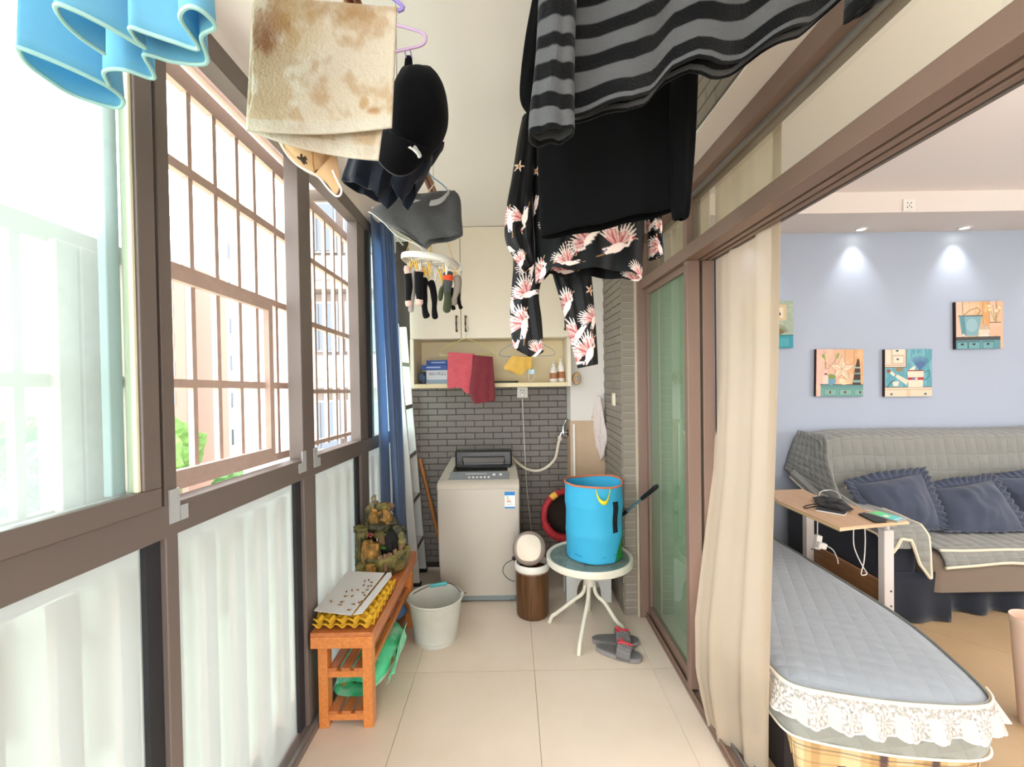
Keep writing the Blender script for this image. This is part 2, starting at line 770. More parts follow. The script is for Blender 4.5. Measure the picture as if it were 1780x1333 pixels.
m_frost = frost_material()


def clip_poly(poly, x0, x1, y0, y1):
    def cut(P, inside, inter):
        out = []
        for i in range(len(P)):
            a, b = P[i], P[(i + 1) % len(P)]
            if inside(a):
                out.append(a)
                if not inside(b):
                    out.append(inter(a, b))
            elif inside(b):
                out.append(inter(a, b))
        return out
    for ax, val, sg in ((0, x0, 1), (0, x1, -1), (1, y0, 1), (1, y1, -1)):
        P = poly
        if not P:
            return []
        def inter(a, b, ax=ax, val=val):
            t = (val - a[ax]) / (b[ax] - a[ax])
            return (a[0] + t * (b[0] - a[0]), a[1] + t * (b[1] - a[1]))
        poly = cut(P, lambda p, ax=ax, val=val, sg=sg: sg * (p[ax] - val) >= -1e-9, inter)
    return poly


# ---- floor: a grout bed with one object per tile
floor = obj('floor', B().box2(-1.0, 6.1, -3.1, 3.75, -0.12, -0.004), m_grout, kind='structure')
tb = B


def tile_poly(poly, m, zt=0.0):
    cx = sum(p[0] for p in poly) / len(poly)
    cy = sum(p[1] for p in poly) / len(poly)
    g = 0.0022
    ins = []
    for p in poly:
        d = math.hypot(p[0] - cx, p[1] - cy)
        ins.append((p[0] - (p[0] - cx) / d * g, p[1] - (p[1] - cy) / d * g))
    b = B().prism([(x, y, -0.004) for x, y in ins], (0, 0, 0.004 + zt))
    return obj('tile', b, m, floor)


xj = [-0.91, -0.497, 0.096, 0.689, 0.80]
yj = [-1.31, -0.12, 1.07, 2.258, 3.53]
for x0, x1 in zip(xj, xj[1:]):
    for y0, y1 in zip(yj, yj[1:]):
        tile_poly([(x0, y0), (x1, y0), (x1, y1), (x0, y1)], m_tile)
TS = 0.622
for i in range(-6, 14):
    for j in range(-8, 10):
        w0 = 2.843 + (i - 4) * TS
        q0 = -0.25 + (j - 2) * TS
        cor = [(w0, q0), (w0 + TS, q0), (w0 + TS, q0 + TS), (w0, q0 + TS)]
        xy = [((w + q) / math.sqrt(2), (w - q) / math.sqrt(2)) for w, q in cor]
        c = clip_poly(xy, 0.94, 4.6, 0.9, 3.62)
        if len(c) >= 3:
            area = abs(sum(c[k][0] * c[(k + 1) % len(c)][1] - c[(k + 1) % len(c)][0] * c[k][1] for k in range(len(c)))) / 2
            if area > 0.01:
                tile_poly(c, m_tile2)

# ---- ceilings
obj('ceiling', B().box2(-0.95, 0.93, -2.1, 3.6, CEILZ, CEILZ + 0.25), m_ceil, kind='structure')
obj('ceiling_living', B().box2(0.93, 6.1, -3.1, 3.75, LCEIL, LCEIL + 0.1), mat('living_ceiling_paint', '#ece3df', rough=0.9), kind='structure')

# ---- back wall of the balcony, faced with small grey brick tiles
wall_back = obj('wall_back', B().box2(-0.98, 0.93, BACKY + 0.006, BACKY + 0.14, 0, CEILZ), m_joint, kind='structure')
ROWH, BLEN = 0.0478, 0.1435
bk = B()
hw, hh, dp, ch = BLEN / 2 - 0.0022, ROWH / 2 - 0.0022, 0.009, 0.002
vs = [(-hw, dp, -hh), (hw, dp, -hh), (hw, dp, hh), (-hw, dp, hh), (-hw, ch, -hh), (hw, ch, -hh), (hw, ch, hh), (-hw, ch, hh),
      (-hw + ch, 0, -hh + ch), (hw - ch, 0, -hh + ch), (hw - ch, 0, hh - ch), (-hw + ch, 0, hh - ch)]
fs = [(0, 1, 5, 4), (1, 2, 6, 5), (2, 3, 7, 6), (3, 0, 4, 7), (4, 5, 9, 8), (5, 6, 10, 9), (6, 7, 11, 10), (7, 4, 8, 11), (8, 9, 10, 11)]
bk.add(vs, fs)
me_brick = mesh_only('brick', bk, m_brick)
me_brick2 = mesh_only('brick', bk, m_brick2)


def half_brick(frac, m):
    b = B()
    w = BLEN * frac / 2 - 0.0022
    b.add([(max(-w, min(w, v[0] * w / hw)), v[1], v[2]) for v in vs], fs)
    return mesh_only('brick', b, m)


me_half = half_brick(0.5, m_brick)
me_half2 = half_brick(0.5, m_brick2)
x_l, x_r = -0.86, 0.43
PART = {}
for r in range(1, 30):
    z = (r + 0.5) * ROWH - 0.01
    off = 0 if r % 2 else BLEN / 2
    x = x_l + off
    while x + BLEN <= x_r + 0.005:
        if not (-0.44 < x and x + BLEN < 0.02 and z < 0.66):
            inst('brick', me_brick, (x + BLEN / 2, BACKY - 0.003 + random.uniform(-0.0008, 0.0008), z), wall_back)
        x += BLEN
    if x_r - x > 0.03:
        fq = (x_r - x) / BLEN
        if fq not in PART:
            PART[fq] = half_brick(fq, m_brick)
        inst('brick', PART[fq], ((x + x_r) / 2, BACKY - 0.003, z), wall_back)
    if off:
        inst('brick', me_half, (x_l + BLEN / 4, BACKY - 0.003, z), wall_back)

# ---- boxed-in pipe, painted above and beige panel below
chase = obj('wall_pipe_chase', B().box2(0.43, 0.68, 3.29, BACKY + 0.01, 0, CEILZ), m_white, kind='structure')
obj('beige_panel', B().box2(0.424, 0.672, 3.282, 3.50, 0.0, 1.148), mat('beige_panel_tile', '#c3a98b', rough=0.4, var=(6, '#b59a7c', 0.3)), chase)
obj('corner_strip', B().box2(0.444, 0.456, 3.272, 3.283, 0.05, 1.125), mat('white_plastic', '#e8e6e2', rough=0.4), chase)

# ---- right-hand brick pier beside the sliding door, and the brick band above the door
wall_right = obj('wall_right', B().box2(SIDEX + 0.006, 0.93, 2.766, BACKY, 0, CEILZ), m_joint2, kind='structure')
RZ = Matrix.Rotation(-PI / 2, 3, 'Z').to_euler()   # brick facing -X
for r in range(0, 52):
    z = (r + 0.5) * ROWH
    n = 4 if r % 2 else 3
    y0 = 2.772 if r % 2 else 2.772 + BLEN / 2
    for k in range(n):
        if y0 + (k + 1) * BLEN < 3.36:
            inst('brick', me_brick2, (SIDEX - 0.003, y0 + (k + 0.5) * BLEN, z), wall_right, RZ)
    if not r % 2:
        inst('brick', me_half2, (SIDEX - 0.003, 2.772 + BLEN / 4, z), wall_right, RZ)
mb3 = half_brick(0.62, m_brick2)
for r in range(0, 52):
    inst('brick', mb3, (SIDEX + 0.0475, 2.763, (r + 0.5) * ROWH), wall_right)

wall_over = obj('wall_above_door', B().box2(SIDEX + 0.006, 0.93, -2.1, 2.77, 2.333, CEILZ + 0.22), m_joint2, kind='structure')
for r in range(4):
    z = 2.345 + (r + 0.5) * ROWH
    y = 0.4 + (0 if r % 2 else BLEN / 2)
    while y < 2.7:
        inst('brick', me_brick2, (SIDEX - 0.003, y + BLEN / 2, z), wall_over, RZ)
        y += BLEN
obj('lintel_soffit', B().box2(SIDEX - 0.002, 0.93, -2.1, 2.77, 2.327, 2.335), mat('white_soffit_paint', '#e9e2da', rough=0.8), wall_over)

# ---- living room walls
obj('wall_back_living', B().box2(0.93, 6.1, LBACK, LBACK + 0.12, 0, LCEIL), m_blue_wall, kind='structure')
wl = B()  # unseen wall; its opening is added to let sky light fill the room
wl.box2(6.0, 6.1, -3.1, 3.75, 0, 0.6)
wl.box2(6.0, 6.1, -3.1, 3.75, 2.5, LCEIL)
wl.box2(6.0, 6.1, 1.6, 3.75, 0.6, 2.5)
wl.box2(6.0, 6.1, -3.1, -0.8, 0.6, 2.5)
obj('wall_far_right', wl, m_cream_wall, kind='structure')
wr = B()  # opening behind the camera added and sized to let in fill light
wr.box2(-0.95, 6.1, -3.1, -3.0, 0, 0.3)
wr.box2(-0.95, 6.1, -3.1, -3.0, 2.45, LCEIL)
wr.box2(0.9, 6.1, -3.1, -3.0, 0.3, 2.45)
obj('wall_rear', wr, m_cream_wall, kind='structure')
bh = obj('beam_living', B().box2(0.93, 6.0, 3.2, LBACK, 2.585, LCEIL), mat('bulkhead_paint', '#e0d6cf', rough=0.9), kind='structure')

# ---- left glazed wall ------------------------------------------------
def shear(p):
    k = max(0.0, min(1.0, (p.z - 0.15) / 0.9))
    return Vector((p.x, p.y, p.z - 0.03 * (p.y - 1.55) * k))


X0, X1 = WALLX, WALLX - 0.06
frame = struct('trim_1', (X1, 1.0, 0))


def fr(name, y0, y1, z0, z1, m=m_shaded_brown, x0=X0, x1=X1, bev=0.003, parent=None):
    return obj(name, B().box2(min(x0, x1), max(x0, x1), y0, y1, z0, z1).map(shear), m, parent or frame, bevel=bev)


SL, SU = 1.07, 1.152       # sill rail
HT = 2.475
fr('sill_rail', -2.1, 3.5, SL, SU)
fr('header_rail', -2.1, 3.5, HT - 0.075, HT, x0=X0 + 0.004)
fr('plaster_band', -2.1, 3.5, HT, CEILZ + 0.08, m_ceil, x0=X0 - 0.004)
fr('bottom_track', -2.1, 3.5, 0.0, 0.028, x0=X0 + 0.028)
fr('track_groove', -2.1, 3.5, 0.028, 0.032, m_greyrail, x0=X0 + 0.02, x1=X0 + 0.006, bev=0.001)
MULL = [(1.126, 1.168), (1.878, 2.0), (2.60, 2.735), (3.42, 3.5), (0.18, 0.23), (-0.8, -0.75)]
for k, (y0, y1) in enumerate(MULL):
    if k == 1:      # a double mullion with a groove between its halves
        fr('mullion', y0, 1.975, 0.03, HT, x0=X0 - 0.0015)
        fr('mullion', 1.98, y1, 0.03, HT, x0=X0 - 0.006)
    else:
        fr('mullion', y0, y1, 0.03, HT, x0=X0 - 0.0015)
# galvanised corner brackets at the sill
m_galv = mat('galvanised_steel', '#b9bcbd', rough=0.35, metal=0.2)
for y, sgn in ((1.17, 1), (1.86, -1), (2.005, 1)):
    b = B()
    b.box2(X0 - 0.001, X0 + 0.003, min(y - sgn * 0.034, y), max(y - sgn * 0.034, y) + 0.001, SU - 0.05, SU + 0.035)
    b.box2(X0 - 0.001, X0 + 0.003, min(y, y + sgn * 0.03), max(y, y + sgn * 0.03), SU - 0.05, SU - 0.012)
    obj('corner_bracket', b.map(shear), m_galv, frame)

# frosted lower panes with dark gaskets
for n, (y0, y1) in enumerate(((0.23, 1.126), (1.168, 1.878), (2.0, 2.60), (2.735, 3.42), (-0.75, 0.18))):
    w = obj('window_%d' % (n + 1), B().box2(X0 - 0.036, X0 - 0.030, y0, y1, 0.035, SL).map(shear), m_frost, kind='structure')
    w.name = 'window_%d' % (n + 1)
    g = B().box2(X0 - 0.034, X0 - 0.016, y1 - 0.045, y1, 0.035, SL)
    obj('gasket', g.map(shear), m_gasket_gap_black, w)

# sliding sash of the first window, shut, with dusty glass
sash = struct('window_6', (X0 - 0.02, 0.6, SU))
xs0, xs1 = X0 + 0.012, X0 - 0.022
fr('bottom_rail', 0.2, 1.10, SU + 0.002, SU + 0.05, m_shaded_brown, xs0, xs1, parent=sash)
fr('stile', 1.047, 1.10, SU + 0.05, HT - 0.075, m_shaded_brown, xs0, xs1, parent=sash)
fr('gasket_bead', 1.036, 1.047, SU + 0.05, HT - 0.08, mat('cream_gasket', '#ded9bd', rough=0.6), xs0 - 0.006, xs1 + 0.004, parent=sash)
fr('inner_stile', 1.0, 1.036, SU + 0.05, HT - 0.08, mat('pale_sash_aluminium', '#7f8b8c', rough=0.5), X0 - 0.02, X0 - 0.04, parent=sash)
fr('pane', 0.2, 1.036, SU + 0.045, HT - 0.075, g_dusty, X0 - 0.003, X0 - 0.008, bev=0, parent=sash)
fr('stile_shadow_gap', 1.10, 1.126, SU, HT - 0.075, m_gasket_gap_black, X0 - 0.02, X0 - 0.05, parent=sash)  # black strip put in for the shade between sash and mullion
# narrow sash of the fourth window next to the curtain
sash2 = struct('window_7', (X0 - 0.02, 2.9, SU))
fr('stile', 2.735, 2.775, SU, HT - 0.075, m_gasket_gap_black, xs0, xs1, parent=sash2)
fr('stile', 2.785, 2.81, SU, HT - 0.075, mat('pale_sash_aluminium', '#9aa5a6'), xs0, xs1, parent=sash2)
fr('pane', 2.81, 3.42, SU, HT - 0.075, g_dusty, X0 - 0.003, X0 - 0.008, bev=0, parent=sash2)

# ---- brown security grilles outside the windows
m_grille = mat('flare_paled_grille_brown', '#cbb3a6', rough=0.6, bump=(120, 0.03), var=(20, '#b99f92', 0.3))  # brown paled towards pink, carrying the window flare in its colour
GX = -0.985


def grille(name, label, y0, y1, bars, rails, thick=None, top=2.36, bottom=1.16, hinged=None, posts=()):
    g = thing(name, label, 'grille', (GX, (y0 + y1) / 2, bottom), 'security grilles outside the windows')
    for z, h in rails:
        obj('rail', B().box2(GX - 0.012, GX + 0.012, y0, y1, z - h / 2, z + h / 2).map(shear), m_grille, g)
    for y in bars:
        obj('bar', B().box2(GX - 0.009, GX + 0.009, y - 0.0095, y + 0.0095, bottom, top).map(shear), m_grille, g)
    for p0, p1, z0, z1 in posts:
        obj('post', B().box2(GX - 0.02, GX + 0.03, p0, p1, z0, z1).map(shear), m_grille, g, bevel=0.003)
    if hinged:
        a, b_, c, d = hinged
        for q in ((a, a + 0.03, c, d), (b_ - 0.03, b_, c, d), (a + 0.0305, b_ - 0.0305, c, c + 0.035), (a + 0.0305, b_ - 0.0305, d - 0.03, d)):
            obj('hinged_frame', B().box2(GX + 0.012, GX + 0.034, *q).map(shear), m_grille, g)
    return g


grille('window_grille', 'brown metal security grille outside the tall window left of the double mullion', 1.2, 2.14,
       [1.29, 1.41, 1.53, 1.655, 1.765, 1.912], [(2.105, 0.03), (1.46, 0.025), (2.38, 0.06), (1.165, 0.03), (2.46, 0.04), (1.80, 0.025)],
       hinged=(1.2, 1.83, 1.175, 1.785), posts=((2.02, 2.12, 1.14, 2.45),))
grille('window_grille', 'narrow brown security grille between the double mullion and the blue curtain', 2.16, 2.95,
       [2.19, 2.29, 2.43, 2.55, 2.665, 2.79], [(2.08, 0.024), (1.765, 0.024), (1.435, 0.02), (2.36, 0.05), (1.18, 0.02)],
       posts=((2.84, 2.93, 1.14, 2.40),), top=2.38)
grille('window_grille', 'security grille seen hazily through the dusty glass of the near sash', 0.2, 1.2,
       [0.62, 0.905], [(1.775, 0.045), (1.46, 0.028), (1.17, 0.03)],
       top=1.775, posts=((0.965, 1.015, 1.14, 1.76), (1.022, 1.07, 1.14, 1.76), (1.145, 1.17, 1.14, 1.79)))

# ---- balustrade bars standing just outside the frosted lower panes
bal = thing('balustrade', 'outdoor balustrade blurred behind the frosted lower panes', 'balustrade', (GX, 1.4, 0.0))
obj('hand_rail', B().box2(GX - 0.02, GX + 0.02, -0.8, 3.4, 1.0, 1.04).map(shear), m_grille, bal)
obj('foot_rail', B().box2(GX - 0.015, GX + 0.015, -0.8, 3.4, 0.04, 0.07), m_grille, bal)
yb = -0.7
while yb < 3.35:
    obj('baluster', B().box2(GX + 0.028, GX + 0.05, yb - 0.026, yb + 0.026, 0.07, 1.0).map(shear), m_grille, bal)
    yb += 0.15

# ---- sliding door between balcony and living room ------------------------------
door = struct('door_1', (0.85, 2.0, 0))


def dr(name, x0, x1, y0, y1, z0, z1, m=m_brown, bev=0.003, parent=None):
    return obj(name, B().box2(x0, x1, y0, y1, z0, z1), m, parent or door, bevel=bev)


DX0, DX1 = 0.785, 0.86
dr('head', 0.765, 0.87, -2.1, 2.765, 2.262, 2.327)
dr('glazing_bead', 0.80, 0.815, -2.1, 2.06, 2.25, 2.262, m_greyrail, 0.001)
dr('transom_beam', 0.79, 0.85, -2.1, 2.765, 1.985, 2.045)
dr('track_head', 0.80, 0.935, -2.1, 2.765, 2.0, 2.04)
for x_ in (0.862, 0.895):
    dr('track_fin', x_, x_ + 0.022, -2.1, 2.765, 1.985, 2.0, m_brown, 0.002)
dr('track_lip', 0.925, 0.935, -2.1, 2.765, 1.985, 2.0, m_shaded_brown, 0.001)
dr('transom_post', 0.80, 0.865, 2.055, 2.10, 2.045, 2.262)
dr('jamb', 0.765, 0.93, 2.735, 2.765, 0.0, 2.262)
dr('jamb_bead', 0.752, 0.766, 2.745, 2.765, 0.0, 2.262, mat('cream_sealant', '#b7aa94', rough=0.7))
dr('threshold', 0.795, 0.93, -2.1, 2.765, 0.0, 0.016)
for x in (0.80, 0.835, 0.87, 0.905):
    dr('track_rib', x, x + 0.006, -2.1, 2.765, 0.016, 0.034, m_greyrail if x > 0.81 else m_brown, 0.001)
panel = struct('door_2', (0.83, 2.4, 0))
dr('stile', 0.80, 0.858, 2.055, 2.098, 0.03, 1.985, parent=panel)
dr('stile', 0.815, 0.845, 2.70, 2.735, 0.03, 1.985, parent=panel)
dr('bottom_rail', 0.815, 0.845, 2.098, 2.70, 0.03, 0.085, parent=panel)
dr('top_rail', 0.815, 0.845, 2.098, 2.70, 1.95, 1.985, parent=panel)
dr('pane', 0.828, 0.833, 2.098, 2.70, 0.085, 1.95, g_green, 0, parent=panel)
slide = struct('door_3', (0.90, 2.4, 0))
dr('stile', 0.872, 0.925, 2.06, 2.10, 0.03, 1.985, parent=slide)
dr('stile_gasket', 0.925, 0.930, 2.052, 2.062, 0.03, 1.985, m_gasket_gap_black, parent=slide)
dr('bottom_rail', 0.885, 0.91, 2.10, 2.72, 0.03, 0.085, parent=slide)
dr('pane', 0.895, 0.90, 2.10, 2.72, 0.085, 1.985, g_clear, 0, parent=slide)
dr('transom_pane', 0.828, 0.833, 2.10, 2.735, 2.045, 2.262, g_trans, 0)
dr('transom_pane', 0.828, 0.833, -2.1, 2.055, 2.045, 2.262, g_trans, 0)

# ================================================================== OUTSIDE
obj('ground_outside', B().box2(-120, -1.6, -60, 120, -13.2, -13.0), mat('pale_bounce_ground', '#b4b8a6', rough=0.95), kind='structure')  # ground paled so it bounces more light up to the ceiling
m_leaf = mat('hazy_leaf_green', '#5f7a3c', rough=0.9, var=(1.2, '#3f5f28', 0.3))
m_leaf2 = mat('dark_leaf_green', '#5a7748', rough=0.9, var=(1.4, '#3a5a30', 0.3))
m_trunk = mat('bark', '#6b5a48', rough=0.9)


def tree(x, y, ztop, r, label, m, seed):
    t = thing('leafy_tree', label, 'tree', (x, y, -13.0), 'trees below the windows')
    obj('trunk', B().tube([(x, y, -13.0), (x + 0.1, y, ztop - 2 * r), (x, y, ztop - r)], [0.3, 0.22, 0.12], 8), m_trunk, t)
    b = B()
    rng = random.Random(seed)
    for k in range(9):
        a = rng.uniform(0, 2 * PI)
        d = rng.uniform(0.0, 0.65) * r
        c = Vector((x + d * math.cos(a), y + d * math.sin(a), ztop - r * rng.uniform(0.55, 1.5)))
        rr = r * rng.uniform(0.45, 0.65)

        def fn(v, c=c):
            dv = v - c
            n = noise.fractal(v * 1.3, 0.7, 2.1, 4) * 0.35
            return c + dv * (1 + n)
        b.ball(c, rr, 26, 18, fn)
    obj('crown', b, m, t, kind='stuff')


for k, (x, y, zt, r, lb, m) in enumerate((
        (-23.6, 32, -1.2, 2.2, 'bright green tree crown beside the orange tower, through the second window', m_leaf),
        (-17.9, 28.5, -3.6, 1.5, 'darker small tree crown against the white block, through the second window', m_leaf2),
        (-19.8, 24.5, -0.9, 2.1, 'hazy green tree nearest the sash stile, seen through dusty glass', m_leaf),
        (-24.2, 25, -0.3, 2.1, 'hazy green tree in the middle of the dusty pane', m_leaf2),
        (-28.6, 25.5, 0.2, 2.1, 'hazy green tree at the outer edge of the dusty pane', m_leaf),
        (-21.0, 18.5, -2.4, 2.2, 'lower hazy tree in front of the others, through dusty glass', m_leaf2),
        (-16.3, 18.0, -2.9, 2.0, 'lower hazy tree behind the wide grille post, through dusty glass', m_leaf))):
    tree(x, y, zt, r, lb, m, k + 3)


def block(name, label, x0, x1, y0, y1, ztop, wall, face, wins, m_win, roof=None):
    """a far apartment block; wins = (columns, rows, z0, dz, w, h) on the +X or -Y face"""
    t = thing(name, label, 'building', ((x0 + x1) / 2, (y0 + y1) / 2, -13.0))
    obj('wall', B().box2(x0, x1, y0, y1, -13.0, ztop), wall, t)
    obj('parapet', B().box2(x0 - 0.15, x1 + 0.15, y0 - 0.15, y1 + 0.15, ztop, ztop + 0.5), wall, t)
    for side, cols, rows, z0, dz, w, h in wins:
        for r in range(rows):
            for c in range(cols):
                if name == 'apartment_block' and c:
                    continue
                z = z0 + r * dz
                if side == 'y':
                    cx = lerp(x0, x1, (c + 0.5) / cols)
                    f = obj('window', B().box2(cx - w / 2, cx + w / 2, y0 - 0.06, y0 + 0.05, z, z + h), mat('pale_window_frame', '#8c8a88'), t)
                    obj('pane', B().box2(cx - w / 2 + 0.08, cx - 0.04, y0 - 0.09, y0 - 0.05, z + 0.08, z + h - 0.08), m_win, f)
                else:
                    cy = lerp(y0, y1, (c + 0.5) / cols)
                    f = obj('window', B().box2(x1 - 0.05, x1 + 0.06, cy - w / 2, cy + w / 2, z, z + h), mat('pale_window_frame', '#8c8a88'), t)
                    obj('pane', B().box2(x1 + 0.05, x1 + 0.09, cy - w / 2 + 0.08, cy - 0.04, z + 0.08, z + h - 0.08), m_win, f)
    return t


m_pane = mat('far_window_pane', '#4a5058', rough=0.2)
block('apartment_tower', 'orange-red apartment tower far off, in the left edge of the second window', -35.5, -29.2, 41, 48, 11.5,
      mat('orange_red_render', '#8a6a5e', rough=0.9), 'y', [('y', 2, 11, -11, 2.6, 1.2, 1.3)], m_pane)
block('apartment_block', 'white apartment block filling the middle of the second window', -21.4, -14, 34.5, 46, 14,
      mat('white_render', '#b8b6b2', rough=0.9), 'y', [('y', 9, 8, -9, 2.8, 0.5, 1.3)], m_pane)
block('low_apartment_block', 'pale low block far behind the trees, through the dusty glass', -62, -46, 44, 52, 2.2,
      mat('grey_render', '#8a8a88', rough=0.9), 'y', [('y', 5, 3, -5.5, 2.4, 1.6, 1.3)], m_pane)

# near neighbour with balconies, seen through the third window
nb = thing('neighbour_block', 'pale peach neighbouring block with stacked balconies, through the third window', 'building', (-4.8, 14, -13))
m_peach = mat('peach_render', '#8c7e76', rough=0.9)
obj('wall', B().box2(-6.3, -3.2, 13.5, 19, -13, 9), m_peach, nb)
for k in range(7):
    z = -7 + k * 2.75
    obj('balcony_slab', B().box2(-6.1, -3.2, 12.7, 13.5, z, z + 0.25), mat('peach_slab', '#7c6e66'), nb)
    obj('balcony_front', B().box2(-6.1, -3.2, 12.65, 12.75, z + 0.25, z + 0.9), m_peach, nb)
    for j in range(2):
        x = -5.8 + j * 1.2
        f = obj('window', B().box2(x, x + 1.0, 12.72, 12.85, z + 1.0, z + 2.4), mat('grey_window_frame', '#6e6c6c'), nb)
        obj('pane', B().box2(x + 0.06, x + 0.47, 12.68, 12.73, z + 1.06, z + 2.34), m_pane, f)
        obj('pane', B().box2(x + 0.53, x + 0.94, 12.68, 12.73, z + 1.06, z + 2.34), m_pane, f)

# ================================================================== BACK OF THE BALCONY
m_cab = mat('cream_cabinet_laminate', '#e6dcc8', rough=0.45, var=(3, '#e1d6c0', 0.3))
m_cab_in = mat('cream_niche_laminate', '#dfcfa6', rough=0.5)
m_bronze = mat('antique_bronze', '#4a3a2a', rough=0.4, metal=0.7)
m_whiteplastic = mat('white_plastic_glossy', '#e6e2da', rough=0.35)
m_black = mat('black_plastic', '#141415', rough=0.4)
m_chrome = mat('chrome', '#c9c9c9', rough=0.18, metal=1.0)
CF = 3.20
cab = thing('wall_cabinet', 'cream wall cabinet with open niche fixed above the washing machine', 'cabinet', (-0.14, 3.36, 1.40))
b = B()
b.box2(-0.705, 0.425, CF + 0.02, BACKY - 0.004, 1.745, CEILZ - 0.003)
b.box2(-0.705, -0.68, CF, BACKY - 0.004, 1.40, 1.745)
b.box2(0.40, 0.425, CF, BACKY - 0.004, 1.40, 1.745)
obj('carcass', b, m_cab, cab)
nb_ = B()
nb_.box2(-0.68, 0.40, CF, BACKY - 0.004, 1.40, 1.43)
obj('shelf_board', nb_, m_cab_in, cab, bevel=0.002)
obj('niche_back', B().box2(-0.68, 0.40, 3.49, 3.52, 1.43, 1.745), m_cab_in, cab)
hand_prof = [(0.0, 0.0), (0.004, 0.01), (0.0055, 0.03), (0.007, 0.05), (0.0055, 0.07), (0.004, 0.09), (0.0, 0.1)]
xd = [-0.705, -0.343, 0.03, 0.425]
for k in range(3):
    d = obj('door', B().box2(xd[k] + 0.0025, xd[k + 1] - 0.0025, CF, CF + 0.018, 1.748, CEILZ - 0.004), m_cab, cab, bevel=0.002)
    hx = {0: -0.343 - 0.032, 1: -0.343 + 0.032, 2: 0.425 - 0.04}[k]
    hb = B()
    pts = [(hx, CF - 0.002, 1.80), (hx, CF - 0.022, 1.806), (hx, CF - 0.024, 1.83), (hx, CF - 0.024, 1.85), (hx, CF - 0.024, 1.87), (hx, CF - 0.022, 1.894), (hx, CF - 0.002, 1.90)]
    hb.tube(pts, [0.006, 0.005, 0.0045, 0.0065, 0.0045, 0.005, 0.006], 8)
    hb.ball((hx, CF - 0.004, 1.80), (0.0085, 0.005, 0.0085), 10, 6)
    hb.ball((hx, CF - 0.004, 1.90), (0.0085, 0.005, 0.0085), 10, 6)
    obj('handle', hb, m_bronze, d, smooth=True)

# contents of the niche
SZ = 1.4305
m_bookblue = mat('blue_box_card', '#2b4f94', rough=0.5)
def book(x0, x1, y0, y1, z0, z1, label, col, title=None, band='#dfe6f2'):
    t = thing('book_box', label, 'box', ((x0 + x1) / 2, (y0 + y1) / 2, z0))
    obj('case', B().box2(x0, x1, y0, y1, z0, z1), col, t, bevel=0.0015)
    return t
t = book(-0.605, -0.44, 3.26, 3.44, SZ, SZ + 0.098, 'pale grey printed box at the bottom of the niche stack', mat('pale_box_card', '#c8ccd0', rough=0.5))
text_mesh('lettering', 'BIO MULL Green', 0.028, mat('grey_print', '#5f6670'), Matrix.Translation((-0.585, 3.2592, SZ + 0.062)) @ FACE_CAM, t, 0.0003)
obj('printed_band', B().box2(-0.604, -0.441, 3.2585, 3.2605, SZ + 0.004, SZ + 0.03), mat('teal_grey_print', '#8fa3b5'), t)
t = book(-0.64, -0.455, 3.25, 3.42, SZ + 0.099, SZ + 0.136, 'flat blue box lying on the pale printed box', m_bookblue)
obj('printed_band', B().box2(-0.60, -0.50, 3.2485, 3.2505, SZ + 0.112, SZ + 0.122), mat('pale_blue_print', '#9fb2d6'), t)
t = book(-0.605, -0.44, 3.27, 3.42, SZ + 0.137, SZ + 0.168, 'topmost small blue box on the niche stack', m_bookblue)
obj('printed_band', B().box2(-0.57, -0.47, 3.2685, 3.2705, SZ + 0.148, SZ + 0.156), mat('pale_blue_print', '#9fb2d6'), t)
def crumple(c, amp, sc):
    def fn(v):
        n = noise.noise_vector(v * sc)
        return v + n * amp
    return fn
tag(obj('foil_pouch', B().ball((-0.635, 3.33, SZ + 0.045), (0.036, 0.05, 0.042), 20, 14, crumple(0, 0.012, 38)), mat('blue_foil', '#6f8bb4', rough=0.3, metal=0.5)),
    'crumpled blue foil pouch in the left end of the niche', 'pouch')
fb = B()
fb.prism([(-0.13, 3.24, SZ), (0.03, 3.24, SZ), (0.055, 3.30, SZ), (0.02, 3.38, SZ), (-0.12, 3.38, SZ)], (0, 0, 0.012))
tag(obj('folded_bag', fb, mat('dark_green_plastic', '#23332a', rough=0.5), bevel=0.003), 'flat dark folded bag lying in the niche', 'bag')
def bottle(x, y, h, label):
    t = thing('pump_bottle', label, 'bottle', (x, y, SZ))
    obj('body', B().lathe([(0, 0), (0.026, 0.001), (0.028, 0.01), (0.027, h * 0.5), (0.022, h * 0.68), (0.012, h * 0.76), (0, h * 0.77)], 20, (x, y, SZ)), m_whiteplastic, t, smooth=True)
    obj('label_band', B().lathe([(0.0284, h * 0.16), (0.0284, h * 0.44)], 20, (x, y, SZ)), mat('brown_label', '#a8714d'), t, smooth=True)
    obj('pump', B().lathe([(0.012, h * 0.76), (0.013, h * 0.84), (0.006, h * 0.86), (0.006, h * 0.95), (0.009, h * 0.96), (0.007, h), (0, h)], 14, (x, y, SZ)), m_whiteplastic, t, smooth=True)
    obj('nozzle', B().tube([(x, y, SZ + h * 0.96), (x - 0.01, y - 0.03, SZ + h * 0.94)], 0.004, 6), m_whiteplastic, t)
bottle(0.31, 3.30, 0.15, 'shorter white pump bottle in the right end of the niche')
bottle(0.366, 3.33, 0.17, 'taller white pump bottle against the niche side')

